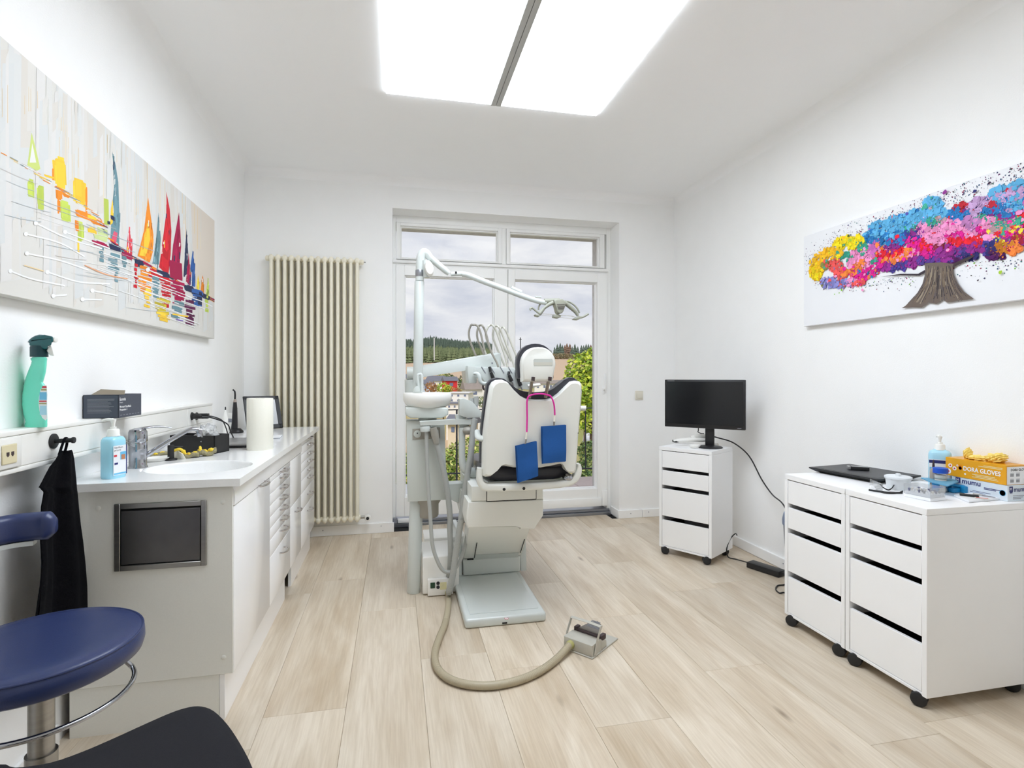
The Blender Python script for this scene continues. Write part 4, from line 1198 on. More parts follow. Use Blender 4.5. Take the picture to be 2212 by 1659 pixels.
# black box with a crumpled plastic bag
P0, P1, P2 = at_Z(463.6, 980.7, ZT), at_Z(495.3, 973.9, ZT), at_Z(367, 941, ZT + .084)
P2.z = ZT
ax = (P2 - P0); ax.z = 0; L_ = min(ax.length, .27); ax.normalize()
bxx = (P1 - P0); bxx.z = 0; W_ = bxx.length; bxx.normalize()
t = thing('tray_box', 'matte black open box on the worktop holding a crumpled clear bag', 'box', (P0 + ax * L_ / 2 + bxx * W_ / 2))
def orient(org, xx, yy): 
    m_ = Matrix((xx, yy, Vector((0, 0, 1)))).transposed().to_4x4(); m_.translation = org; return m_
mt = orient(P0, ax, bxx)
q = nb(); hB = .086
for a in ((0, L_, 0, .005, 0, hB), (0, L_, W_ - .005, W_, 0, hB), (0, .005, 0, W_, 0, hB), (L_ - .005, L_, 0, W_, 0, hB), (0, L_, 0, W_, 0, .005)): box(q, *a, mtx=mt)
part('box_shell', q, 'matte_black', t, 0)
bc = P0 + ax * L_ * .35 + bxx * W_ * .5
t = thing('plastic_bag', 'crumpled clear plastic bag in the black box', 'bag', bc + Vector((0, 0, .01)))
rb = random.Random(5)
q = nb(); bmesh.ops.create_icosphere(q, subdivisions=4, radius=1)
for v in q.verts:
    d = v.co.normalized(); f = 1 + .16 * math.sin(d.x * 9 + 2) * math.sin(d.y * 11) + .13 * math.sin(d.z * 13 + d.x * 7) + rb.uniform(-.05, .05)
    v.co = bc + Vector((d.x * min(W_ * .42, .05) * f, d.y * .050 * f, .074 + d.z * .056 * f))
part('film', q, 'bag_plastic', t, 25)

# closed laptop
LX, LY = -.845, 3.165
t = thing('laptop', 'closed silver laptop lying behind the black box', 'laptop', (LX, LY, ZT))
q = nb(); box(q, LX - .110, LX + .098, LY - .165, LY + .165, ZT + .002, ZT + .011, .003, 2); part('base', q, 'plastic_black', t)
q = nb(); box(q, LX - .110, LX + .098, LY - .165, LY + .165, ZT + .0115, ZT + .019, .003, 2); part('lid', q, 'laptop_silver', t)
q = nb()
for k in range(3): box(q, LX - .09 + k * .03, LX - .075 + k * .03, LY - .1655, LY - .1645, ZT + .004, ZT + .008)
part('port', q, 'dark_gap', t, 0)
# kitchen roll
t = thing('paper_roll', 'cream paper towel roll standing on end near the worktop edge', 'paper roll', (-.668, 2.935, ZT))
q = nb(); lathe(q, [(.020, .001), (.060, 0), (.0615, .002), (.0615, .255), (.060, .257), (.020, .256)], (-.668, 2.935, ZT), 40)
part('paper', q, 'cream_paper', t, 50)
q = nb(); lathe(q, [(.0205, 0), (.0205, .2555), (.019, .2555), (.019, 0)], (-.668, 2.935, ZT + .001), 24); part('core', q, 'cardboard', t)
# booklet
p = at_Z(590, 947, ZT)
t = thing('booklet', 'thin pale booklet lying beyond the paper roll', 'booklet', (p.x, p.y, ZT), .1)
for k, mt_ in enumerate(('label_white', 'ink_grey', 'label_white')):
    q = nb(); box(q, -.055, .045, -.07, .075, .001 + k * .004, .0045 + k * .004, .001, 1); part('page_block' if k < 2 else 'cover', q, mt_, t, 0, local=True)
# tablet frame on an easel foot
B0, B1 = at_Z(534, 930, ZT), at_Z(595, 926, ZT)
ex = (B1 - B0).normalized(); W3 = (B1 - B0).length; W3 = max(W3, .24)
bk = Vector((-ex.y, ex.x, 0)).normalized()
if bk.x > 0: bk = -bk
t = thing('tablet', 'black-framed tablet propped up against a stand near the radiator', 'tablet', (B0 + B1) / 2)
up3 = (bk * .088 + Vector((0, 0, .225))); H3 = up3.length; up3.normalize(); nn = ex.cross(up3)
if nn.dot(Vector((1, -1, 0))) < 0: nn = -nn
m3 = Matrix((ex, nn, up3)).transposed().to_4x4(); m3.translation = B0 + Vector((0, 0, .004))
q = nb()
for a in ((0, W3, -.008, .004, 0, .03), (0, W3, -.008, .004, H3 - .028, H3), (0, .028, -.008, .004, .0, H3), (W3 - .028, W3, -.008, .004, .0, H3)): box(q, *a, .002, 1, mtx=m3)
part('bezel', q, 'plastic_black', t)
q = nb(); box(q, .026, W3 - .026, -.006, .001, .028, H3 - .026, mtx=m3); part('screen', q, 'laptop_silver', t, 0)
q = nb(); box(q, W3 / 2 - .008, W3 / 2 + .008, .0042, .0046, H3 - .018, H3 - .014, mtx=m3); part('mark', q, 'ink_grey', t, 0)
q = nb(); c3_ = B0.lerp(B1, .3); tube(q, [c3_ + Vector((0, 0, .14)) + bk * .07, c3_ + bk * .13 + Vector((0, 0, .006))], .007, 8); c4_ = B0.lerp(B1, .7); tube(q, [c4_ + Vector((0, 0, .14)) + bk * .07, c4_ + bk * .13 + Vector((0, 0, .006))], .007, 8); part('strut', q, 'plastic_black', t)
# curing lamp on its charging base
p = at_Z(511, 935, ZT)
k_ = (p - Vector((0, 0, CAMH))).length / FPX
def cz(x, y): return at_Y(470 + x / 11.06, 830 + y / 11.06, p.y) 
t = thing('curing_light', 'black cordless dental curing light standing in its charging base', 'curing light', p)
q = nb(); lathe(q, [(.040, 0), (.042, .004), (.040, .014), (.026, .026), (.020, .030), (0, .030)], p, 28); part('charging_base', q, 'plastic_black', t)
q = nb(); tube(q, [cz(395, 1130), cz(408, 950), cz(412, 800), cz(415, 620), cz(415, 430)], [.021, .0185, .0165, .0150, .0105], 18, 4); wand = part('handpiece', q, 'plastic_black', t)
q = nb(); tube(q, [cz(415, 430), cz(416, 355)], [.0105, .0075], 16); part('collar', q, 'grey_brown', t)
q = nb(); tube(q, [cz(416, 355), cz(418, 260), cz(414, 190), cz(395, 155), cz(365, 128)], [.0058, .0055, .0052, .005, .0048], 12, 5); part('tip', q, 'plastic_black', t)
q = nb(); 
for y in (575, 735, 780): ball(q, cz(458, y), .0045)
part('button', q, 'matte_black', t)
q = nb(); ball(q, cz(535, 1140) + Vector((0, -.03, 0)), .005); part('led', q, 'led_green', t)
# white device and pointed white bottle behind the box
p = at_Z(498, 930, ZT) + Vector((-.02, .02, 0))
t = thing('desk_phone', 'small white desk unit with a grey display beside the curing light', 'device', p, -.5)
q = nb(); prism(q, [(-.04, 0, 0), (.055, 0, 0), (.055, 0, .118), (-.04, 0, .118)], (0, .03, 0), .004); part('housing', q, 'white_plastic', t, local=True)
q = nb(); box(q, -.005, .045, -.001, 0, .055, .080); part('display', q, 'ink_grey', t, 0, local=True)
p = at_Z(487, 938, ZT)
t = thing('applicator_bottle', 'slim white pointed applicator bottle with a black tip behind the black box', 'bottle', p)
hh = (938 - 888) * (p.x * _s + p.y * _c) / FPX
q = nb(); lathe(q, [(.015, 0), (.016, .003), (.016, hh * .72), (.012, hh * .8), (.006, hh), (.0035, hh * 1.06)], p, 20); part('bottle', q, 'white_plastic', t)
q = nb(); lathe(q, [(.0045, 0), (.0035, .018), (0, .022)], p + Vector((0, 0, hh * 1.05)), 12); part('tip', q, 'matte_black', t)

# ------------------------------------------------------------------ radiator
XRAD0 = at_Y(586, 560, 4.33).x; XRAD1 = at_Y(771.5, 560, 4.33).x
rz1 = at_Y(680, 553, 4.33).z; rz0 = at_Y(740, 1129, 4.33).z
stp = (XRAD1 - XRAD0) / 13
rad = thing('radiator', 'tall cream column radiator with fourteen tubes on the back wall', 'radiator', ((XRAD0 + XRAD1) / 2, 4.36, rz0))
q = nb()
for yy in (4.325, 4.36, 4.395): cyl(q, (0, yy, rz0 + .022), (0, yy, rz1 - .022), .0128, n=14)
for zz in (rz0 + .026, rz1 - .026):
    tube(q, [(0, 4.325, zz), (0, 4.36, zz), (0, 4.395, zz)], .020, 14, 0, flat=1.15); ball(q, (0, 4.325, zz), .0195, .017, .0255); ball(q, (0, 4.395, zz), .0195, .017, .0255)
    cyl(q, (-stp / 2, 4.36, zz), (stp / 2, 4.36, zz), .0175, n=14)
sec = ob('section', q, 'radiator_cream', None, 50)
for k in range(14):
    o = sec if k == 0 else sec.copy()
    if k: COL.objects.link(o)
    o.location = (XRAD0 + k * stp, 0, 0); fit(o, rad)
q = nb(); zz = rz1 - .026
lathe(q, [(.021, 0), (.021, .016), (.014, .024), (0, .024)], (XRAD1 + stp / 2, 4.36, zz), 18, 'x'); part('end_cap', q, 'radiator_cream', rad)
q = nb(); cyl(q, (XRAD1 + stp / 2 + .024, 4.36, zz), (XRAD1 + stp / 2 + .038, 4.36, zz), .005, n=10); part('bleed_valve', q, 'steel', rad)
q = nb(); lathe(q, [(.021, 0), (.021, .016), (.014, .024), (0, .024)], (XRAD0 - stp / 2, 4.36, zz), 18, 'x', mtx=Matrix.Rotation(PI, 4, 'Z')); part('end_cap', q, 'radiator_cream', rad)
q = nb(); zz = rz0 + .026; cyl(q, (XRAD1 + stp / 2, 4.36, zz), (XRAD1 + stp / 2 + .055, 4.36, zz), .011, n=14); vb = part('valve_body', q, 'steel', rad)
q = nb(); vx = XRAD1 + stp / 2 + .055; lathe(q, [(.021, 0), (.023, .010), (.023, .045), (.019, .052), (0, .052)], (vx, 4.365, zz), 22, 'y', mtx=Matrix.Rotation(PI, 4, 'Z')); part('thermostat_knob', q, 'white_plastic', vb)
q = nb(); cyl(q, (vx, 4.3128, zz), (vx, 4.3120, zz), .012, n=16); part('knob_face', q, 'matte_black', vb)

# ------------------------------------------------------------------ blue stool
sc_ = Vector((-.839, 1.521, 0)); SR, SZ = .208, .600
t = thing('work_stool', 'dark blue leather swivel stool with chrome post beside the sink cabinet', 'stool', sc_)
q = nb(); lathe(q, [(0, -.062), (SR - .016, -.062), (SR - .004, -.054), (SR + .001, -.036), (SR, -.016), (SR - .005, -.007), (SR - .014, -.002), (SR - .04, .001), (SR * .6, -.002), (0, -.004)], sc_ + Vector((0, 0, SZ)), 72); sea = part('seat', q, 'leather_blue', t, 60)
q = nb(); tube(q, [sc_ + Vector(((SR - .004) * math.cos(a), (SR - .004) * math.sin(a), SZ - .0075)) for a in [2 * PI * k / 72 for k in range(72)]], .003, 8, 0, True); part('piping', q, 'leather_blue', sea)
q = nb(); box(q, sc_.x - .004, sc_.x - .003, sc_.y - SR - .0015, sc_.y - SR + .01, SZ - .058, SZ - .012); part('seam', q, 'dark_gap', sea, 0)
q = nb(); cyl(q, sc_ + Vector((0, 0, .10)), sc_ + Vector((0, 0, SZ - .062)), .026, n=24); cyl(q, sc_ + Vector((0, 0, .06)), sc_ + Vector((0, 0, .33)), .032, n=24); part('post', q, 'steel', t)
q = nb(); a0 = math.radians(-100); a1 = math.radians(38); rr_ = .185
arc = [sc_ + Vector((rr_ * math.cos(a0 + (a1 - a0) * k / 24), rr_ * math.sin(a0 + (a1 - a0) * k / 24), .462)) for k in range(25)]
e1 = sc_ + Vector((.135 * math.cos(a1 + .12), .135 * math.sin(a1 + .12), SZ - .064)); e0 = sc_ + Vector((.135 * math.cos(a0 - .12), .135 * math.sin(a0 - .12), SZ - .064))
tube(q, [e0, e0.lerp(arc[0], .75)] + arc + [e1.lerp(arc[-1], .75), e1], .0062, 10, 2); part('hoop', q, 'chrome', t)
q = nb(); bk_ = [(-.917, 1.722), (-.965, 1.722), (-1.02, 1.695), (-1.058, 1.62), (-1.068, 1.52), (-1.05, 1.40)]
pts_ = catmull([(x, y, .831) for x, y in bk_], 8)
rings2 = []
for i, p in enumerate(pts_):
    d = (pts_[min(i + 1, len(pts_) - 1)] - pts_[max(i - 1, 0)]).normalized(); nrm = Vector((d.y, -d.x, 0))
    f = min(1, .55 + .16 * min(i, len(pts_) - 1 - i))
    rings2.append([p + nrm * (x * f) + Vector((0, 0, y * f)) for x, y in rrect(0, 0, .044, .076, .020, 4)])
loft(q, rings2); part('backrest', q, 'leather_blue', t, 60)
q = nb(); pts2 = [p + Vector((0, 0, -.043)) for p in pts_[8:]]
rings2 = []
for i, p in enumerate(pts2):
    d = (pts2[min(i + 1, len(pts2) - 1)] - pts2[max(i - 1, 0)]).normalized(); nrm = Vector((d.y, -d.x, 0))
    rings2.append([p + nrm * x + Vector((0, 0, y)) for x, y in ((-.016, -.006), (.016, -.006), (.016, .006), (-.016, .006))])
loft(q, rings2); part('backrest_bar', q, 'unit_grey', t, 0)
q = nb(); tube(q, [(-1.066, 1.53, .79), (-1.072, 1.53, .70), (-1.06, 1.53, .56), (-1.0, 1.526, .525), (-.88, 1.523, .524)], .011, 10, 5); part('backrest_arm', q, 'chrome', t)
for k in range(5):
    a = 2 * PI * k / 5 + .35; d = Vector((math.cos(a), math.sin(a), 0))
    q = nb(); tube(q, [sc_ + Vector((0, 0, .085)), sc_ + d * .12 + Vector((0, 0, .080)), sc_ + d * .225 + Vector((0, 0, .062))], [.022, .018, .014], 10, 3, flat=.8); lg = part('leg', q, 'chrome', t)
    q = nb(); c = sc_ + d * .225 + Vector((0, 0, .026)); n2_ = Vector((-d.y, d.x, 0))
    for s_ in (-.012, .012): cyl(q, c + n2_ * (s_ - .007), c + n2_ * (s_ + .007), .026, n=16)
    cyl(q, c, c + Vector((0, 0, .04)), .006, n=8); part('castor', q, 'matte_black', lg)

# ------------------------------------------------------------------ black fabric office chair (seat only reaches into view)
cxs, cys, czs = -.535, 1.03, .50
t = thing('office_chair', 'charcoal fabric chair seat in the foreground at the lower left', 'chair', (cxs, cys, 0))
outl = [(-.83, 1.10), (-.80, 1.19), (-.748, 1.222), (-.711, 1.205), (-.652, 1.206), (-.606, 1.229), (-.562, 1.264), (-.517, 1.304), (-.480, 1.334), (-.452, 1.347), (-.425, 1.343), (-.393, 1.319), (-.349, 1.262), (-.303, 1.187), (-.262, 1.110), (-.232, 1.03), (-.222, .94), (-.235, .83), (-.28, .745), (-.38, .70), (-.535, .69), (-.69, .70), (-.79, .745), (-.835, .84), (-.845, .97)]
oc = catmull([(x, y, 0) for x, y in outl], 3, True)
q = nb(); rings2 = []
for s_, z in ((.90, -.062), (.97, -.055), (1.0, -.035), (.998, -.015), (.985, -.004), (.95, .001), (.8, .004), (.4, .006), (.05, .006)):
    rings2.append([(cxs + (p.x - cxs) * s_, cys + (p.y - cys) * s_, czs + z) for p in oc])
loft(q, rings2); part('seat', q, 'fabric_black', t, 60)
q = nb(); cyl(q, (cxs, cys, .09), (cxs, cys, czs - .061), .027, n=20); part('post', q, 'matte_black', t)
for k in range(5):
    a = 2 * PI * k / 5 + .3; d = Vector((math.cos(a), math.sin(a), 0)); c0 = Vector((cxs, cys, 0))
    q = nb(); tube(q, [c0 + Vector((0, 0, .095)), c0 + d * .14 + Vector((0, 0, .09)), c0 + d * .25 + Vector((0, 0, .066))], [.024, .02, .015], 10, 3); lg = part('leg', q, 'matte_black', t)
    q = nb(); c = c0 + d * .25 + Vector((0, 0, .027)); n2_ = Vector((-d.y, d.x, 0))
    for s_ in (-.012, .012): cyl(q, c + n2_ * (s_ - .007), c + n2_ * (s_ + .007), .027, n=16)
    cyl(q, c, c + Vector((0, 0, .04)), .006, n=8); part('castor', q, 'matte_black', lg)
# ================================================================== DENTAL CHAIR
def zs(x, y): return (840 + x / 4.366, 800 + y / 4.366)       # detail views used while measuring
def zt5(x, y): return (840 + x / 4.366, 520 + y / 4.366)
def z7(x, y): return (840 + x / 3.95, 1080 + y / 3.95)
ch = thing('dental_chair', 'pale grey dental chair with dark upholstery seen from behind its backrest', 'dental chair', (.54, 2.92, 0))
# base plate
q = nb(); box(q, .335, .748, 2.635, 3.26, 0.0, .048, .014, 4); bp_ = part('base_plate', q, 'unit_white', ch)
q = nb(); box(q, .365, .720, 2.69, 3.20, .048, .0505, .0012, 1); part('tread_mat', q, 'unit_white', bp_)
q = nb(); rc = at_Z(1094, 1336, .0505); cyl(q, (rc.x, rc.y, .0505), (rc.x, rc.y, .0509), .011, n=20); mk = part('warning_mark', q, 'red_mark', bp_, 0)
q = nb(); cyl(q, (rc.x, rc.y, .0509), (rc.x, rc.y, .0512), .0085, n=20); part('mark_disc', q, 'label_white', bp_, 0)
q = nb(); box(q, rc.x - .008, rc.x + .008, rc.y - .0012, rc.y + .0012, .0512, .0515, mtx=Matrix.Translation((rc.x, rc.y, 0)) @ Matrix.Rotation(.7, 4, 'Z') @ Matrix.Translation((-rc.x, -rc.y, 0))); part('mark_bar', q, 'red_mark', bp_, 0)
q = nb(); box(q, .52, .545, 2.634, 2.64, .010, .018); part('notch', q, 'dark_gap', bp_, 0)
# rear foot housing and the rising column
yb0 = 3.215
xa_, xb_ = at_Y(1001, 1240, yb0).x, at_Y(1124, 1240, yb0).x
zA, zBt = .048, at_Y(1060, 1212, yb0).z
q = nb(); box(q, xa_, xb_, yb0, yb0 + .30, zA, zBt + .02, .008, 3); part('foot_housing', q, 'unit_white', ch)
for (x0, x1) in ((xb_ + .004, xb_ + .045), (xa_ - .030, xa_ - .004)):
    q = nb(); prism(q, [(x0, yb0 + .015, zA), (x0, yb0 + .34, zA), (x0, yb0 + .34, .30), (x0, yb0 + .12, .30), (x0, yb0 + .04, .22)], (x1 - x0, 0, 0), .006); part('foot_cheek', q, 'unit_white', ch)
# slanting lift arm
yt0 = 2.90
tl, tr_ = at_Y(1013, 1138, yt0), at_Y(1146, 1138, yt0)
bl_, br_ = at_Y(1003, 1207, yb0 - .012), at_Y(1126, 1200, yb0 - .012)
q = nb(); dv = Vector((0, .13, .02))
prism(q, [bl_, br_, Vector((tr_.x, yt0, tr_.z)), Vector((tl.x, yt0, tl.z))], dv, .006); la = part('lift_arm', q, 'unit_beige', ch)
fa_ = lambda u, v: bl_.lerp(br_, u).lerp(tl.lerp(tr_, u), v) + Vector((0, -.0022, -.001))
q = nb()
for u, v0_, v1_ in ((.17, .02, .52), (.965, .12, .60)): tube(q, [fa_(u, v0_), fa_(u, v1_)], .0022, 6)
part('panel_gap', q, 'dark_gap', la, 0)
q = nb(); prism(q, [fa_(.16, -.10), fa_(.94, -.10), fa_(.94, .12), fa_(.16, .12)], (0, .008, .001)); part('cover_lip', q, 'unit_white', la)
q = nb(); a, c = fa_(.05, -.02), fa_(.16, -.02); tube(q, [a, c], .004, 6); part('hinge_gap', q, 'dark_gap', la, 0)
# seat carriage: upper box with recessed panel, lower box that tapers
yc = 2.78
def cv(x, y, Y=yc): return at_Y(*zs(x, y), Y)
q = nb(); prism(q, [cv(778, 1236), cv(778, 1095), cv(1455, 1085), cv(1455, 1215)], (0, .50, 0), .006); car = part('carriage_top', q, 'unit_beige', ch)
q = nb(); prism(q, [cv(920, 1240) + Vector((0, -.003, 0)), cv(920, 1140) + Vector((0, -.003, 0)), cv(1390, 1118) + Vector((0, -.003, 0)), cv(1390, 1217) + Vector((0, -.003, 0))], (0, .004, 0)); part('panel_gap', q, 'dark_gap', car, 0)
q = nb(); prism(q, [cv(926, 1231) + Vector((0, -.006, 0)), cv(926, 1130) + Vector((0, -.006, 0)), cv(1384, 1110) + Vector((0, -.006, 0)), cv(1384, 1209) + Vector((0, -.006, 0))], (0, .006, 0), .001, 1); part('panel', q, 'unit_beige', car)
q = nb(); prism(q, [cv(745, 1240), cv(1458, 1218), cv(1458, 1372), cv(1372, 1502), cv(1236, 1502), cv(1200, 1450), cv(880, 1475), cv(745, 1490), cv(728, 1400)], (0, .46, 0), .010, 3); part('carriage_body', q, 'unit_beige', ch)
# U-shaped back bracket
ybr = 2.64
def bv(x, y, Y=ybr): return at_Y(*zs(x, y), Y)
q = nb()
ctr = [(862, 925), (858, 990), (866, 1055), (905, 1100), (985, 1108), (1200, 1105), (1450, 1092), (1640, 1075), (1735, 1045), (1785, 990), (1800, 930), (1797, 885)]
wid = [24, 27, 33, 40, 40, 38, 36, 36, 38, 36, 24, 14]
pts_ = catmull([bv(x, y) for x, y in ctr], 4); ws = []
for i in range(len(wid) - 1):
    for k in range(4): ws.append(wid[i] + (wid[i + 1] - wid[i]) * k / 4)
ws.append(wid[-1]); rings2 = []
pxm = (bv(100, 0) - bv(0, 0)).length / 100
for i, p in enumerate(pts_):
    d = (pts_[min(i + 1, len(pts_) - 1)] - pts_[max(i - 1, 0)]).normalized(); nrm = Vector((-d.z, 0, d.x)).normalized(); h = ws[i] * pxm
    rings2.append([p + nrm * y + Vector((0, x, 0)) for x, y in rrect(.02, 0, .05, 2 * h, min(.012, h * .7), 4)])
loft(q, rings2); br = part('back_bracket', q, 'unit_beige', ch, 50)
for x, y in ((1085, 1120), (1271, 1112)):
    p = bv(x, y) + Vector((0, -.006, 0)); q = nb(); cyl(q, p, p + Vector((0, .006, 0)), .0075, n=14); part('screw_hole', q, 'matte_black', br, 0)
q = nb(); p = bv(1700, 1040) + Vector((0, .02, .012)); ball(q, p, .030, .03, .022); part('pivot', q, 'chrome', br)
# seat and leg rest: dark cushion on a pale pan, running away to the window
xs0, xs1 = at_Y(*zs(905, 1040), ybr + .06).x, at_Y(*zs(1715, 1000), ybr + .06).x
zs_ = at_Y(*zs(1300, 1045), ybr + .06).z
xmid = (xs0 + xs1) / 2; hw = (xs1 - xs0) / 2
def cushion(y, w, z0, z1, n=20):
    out = []
    for k in range(n):
        a = 2 * PI * k / n; ca_, sa_ = math.cos(a), math.sin(a)
        x = w * math.copysign(abs(ca_) ** .5, ca_); dip = .018 * (1 - (x / w) ** 2) * (sa_ > 0)
        out.append((xmid + x, y, (z0 + z1) / 2 + (z1 - z0) / 2 * math.copysign(abs(sa_) ** .6, sa_) - dip))
    return out
q = nb()
loft(q, [cushion(ybr + .055, hw * .90, zs_ + .02, zs_ + .05), cushion(ybr + .06, hw * .97, zs_ + .005, zs_ + .095), cushion(ybr + .10, hw, zs_, zs_ + .115), cushion(ybr + .25, hw * 1.02, zs_ - .01, zs_ + .095), cushion(ybr + .50, hw * 1.0, zs_ - .01, zs_ + .085),
         cushion(ybr + .70, hw * .92, zs_ - .02, zs_ + .075), cushion(ybr + .90, hw * .80, zs_ - .05, zs_ + .04), cushion(ybr + 1.15, hw * .66, zs_ - .10, zs_ - .01), cushion(ybr + 1.32, hw * .60, zs_ - .13, zs_ - .05), cushion(ybr + 1.36, hw * .5, zs_ - .12, zs_ - .08)])
part('seat_cushion', q, 'leather_dark', ch, 60)
q = nb(); loft(q, [[(xmid + x, y, z) for x, z in rrect(0, zz, w, .022, .009, 4)] for y, w, zz in ((ybr + .055, hw * 1.9, zs_ - .006), (ybr + .25, hw * 1.95, zs_ - .018), (ybr + .5, hw * 1.9, zs_ - .02), (ybr + .9, hw * 1.5, zs_ - .06), (ybr + 1.3, hw * 1.1, zs_ - .14))]); part('seat_pan', q, 'unit_grey', ch, 50)
# backrest: pale shell, dark pad behind it
YB0, YB1 = 2.615, 2.585          # lower and upper edge of the shell (leans a little to the viewer)
def sv(x, y):
    f = (1030 - (800 + y / 4.366)) / 210.0
    return at_Y(*zs(x, y), YB0 + (YB1 - YB0) * f)
top_curve = [(962, 150), (985, 112), (1020, 92), (1075, 88), (1120, 108), (1180, 180), (1240, 238), (1300, 268), (1400, 278), (1500, 276), (1560, 262), (1620, 218), (1680, 158), (1735, 106), (1775, 98), (1810, 104), (1828, 126)]
right = [(1832, 200), (1822, 350), (1806, 520), (1796, 640), (1786, 800), (1776, 950), (1762, 976)]
bottom = [(1712, 976), (1690, 960), (1655, 900), (1625, 888), (1560, 902), (1440, 924), (1300, 928), (1180, 922), (1085, 905), (1050, 914), (1005, 968), (955, 1008), (915, 1012), (890, 1002)]
left = [(888, 880), (890, 720), (900, 580), (916, 450), (935, 310)]
outl = top_curve + right + bottom + left
def crv(p, amt):                 # the shell bows around the sitter's back
    f = (p.x - xmid) / .26
    return p + Vector((0, amt * f * f, 0))
q = nb()
xmid_b = (sv(1360, 500)).x
fr = [sv(x, y) for x, y in outl]
cen = sum(fr, Vector()) / len(fr)
def scaled(s, dy): return [Vector((cen.x + (p.x - cen.x) * s, p.y + dy, cen.z + (p.z - cen.z) * s)) for p in fr]
t_ = nb()
R_ = [[t_.verts.new(p) for p in ring] for ring in (scaled(.985, .075), scaled(1.0, .055), scaled(1.0, .026), scaled(.985, .010), scaled(.945, .000))]
for A, B in zip(R_, R_[1:]):
    for k in range(len(fr)): t_.faces.new((A[k], A[(k + 1) % len(fr)], B[(k + 1) % len(fr)], B[k]))
t_.faces.new(R_[-1]); t_.faces.new(R_[0][::-1])
bmesh.ops.triangulate(t_, faces=[f for f in t_.faces if len(f.verts) > 4])
_merge(q, t_); shell = part('back_shell', q, 'unit_beige', ch, 35)
q = nb(); sm = [(918, 605), (1000, 622), (1120, 640), (1260, 648), (1400, 648), (1540, 640), (1680, 622), (1795, 592)]
tube(q, [sv(x, y) + Vector((0, .0022 if 960 < x < 1760 else .006, 0)) for x, y in sm], .0018, 6, 4); part('seam', q, 'ink_black', shell, 0)
padl = [(940, 130), (975, 88), (1035, 68), (1105, 76), (1160, 118), (1220, 168), (1290, 198), (1400, 210), (1510, 204), (1580, 176), (1640, 130), (1690, 88), (1740, 66), (1790, 70), (1822, 100), (1826, 300), (1800, 560), (1775, 900), (1700, 930), (1300, 925), (960, 940), (876, 900), (878, 700), (888, 560), (905, 400), (924, 240)]
q = nb()
pr = [sv(x, y) + Vector((0, .056, 0)) for x, y in padl]; cp = sum(pr, Vector()) / len(pr)
def psc(s, dy): return [Vector((cp.x + (p.x - cp.x) * s, p.y + dy, cp.z + (p.z - cp.z) * s)) for p in pr]
t_ = nb(); R_ = [[t_.verts.new(p) for p in ring] for ring in (psc(.985, 0), psc(1.0, .012), psc(1.0, .04), psc(.96, .058), psc(.85, .066))]
for A, B in zip(R_, R_[1:]):
    for k in range(len(pr)): t_.faces.new((A[k], A[(k + 1) % len(pr)], B[(k + 1) % len(pr)], B[k]))
t_.faces.new(R_[-1]); t_.faces.new(R_[0][::-1]); bmesh.ops.triangulate(t_, faces=[f for f in t_.faces if len(f.verts) > 4])
_merge(q, t_); part('back_pad', q, 'leather_dark', ch, 50)
# headrest: pale shell with label recess, dark pad, two bars
YH = 2.545
def hv_(x, y, dy=0.0): return at_Y(*zt5(x, y), YH) + Vector((0, dy, 0))
def arch(l, r, b, t0, rad, n=12):
    """outline of an arched panel in detail-view units"""
    out = [(l + 8, b), (r - 8, b)]
    cx, rx = (l + r) / 2, (r - l) / 2
    for k in range(n + 1):
        a = k / n * PI; out.append((cx + rx * math.copysign(abs(math.cos(a)) ** .9, math.cos(a)), t0 + rad - rad * abs(math.sin(a)) ** .95))
    return out
ho = arch(1255, 1582, 1332, 1000, 170, 16)
ho = [(x - (24 if (y > 1300 and x > 1400) else 0) + (0 if y < 1300 else 0), y) for x, y in ho]
f_h = [hv_(x, y) for x, y in ho]; ch_ = sum(f_h, Vector()) / len(f_h)
def hsc(s, dy): return [Vector((ch_.x + (p.x - ch_.x) * s, p.y + dy, ch_.z + (p.z - ch_.z) * s)) for p in f_h]
q = nb(); loft(q, [hsc(1.0, .055), hsc(1.0, .022), hsc(.97, .010), hsc(.90, .002), hsc(.86, 0)])
bmesh.ops.triangulate(q, faces=[f for f in q.faces if len(f.verts) > 4]); hs_ = part('head_shell', q, 'unit_beige', ch, 40)
q = nb(); prism(q, [hv_(x, y, -.0006) for x, y in ((1372, 1115), (1538, 1115), (1546, 1124), (1546, 1172), (1538, 1182), (1372, 1182), (1364, 1172), (1364, 1124))], (0, .001, 0)); part('recess', q, 'unit_grey', hs_, 0)
q = nb(); prism(q, [hv_(x, y, -.0012) for x, y in ((1368, 1146), (1542, 1146), (1542, 1176), (1368, 1176))], (0, .001, 0)); part('recess_plate', q, 'hose_light', hs_, 0)
po = arch(1226, 1592, 1300, 964, 195, 16)
pf = [hv_(x, y, .050) for x, y in po]; cp2 = sum(pf, Vector()) / len(pf)
def hpc(s, dy): return [Vector((cp2.x + (p.x - cp2.x) * s, p.y + dy, cp2.z + (p.z - cp2.z) * s)) for p in pf]
q = nb(); loft(q, [hpc(.97, 0), hpc(1.0, .010), hpc(1.0, .04), hpc(.94, .062), hpc(.8, .068)]); bmesh.ops.triangulate(q, faces=[f for f in q.faces if len(f.verts) > 4]); part('head_pad', q, 'leather_dark', ch, 50)
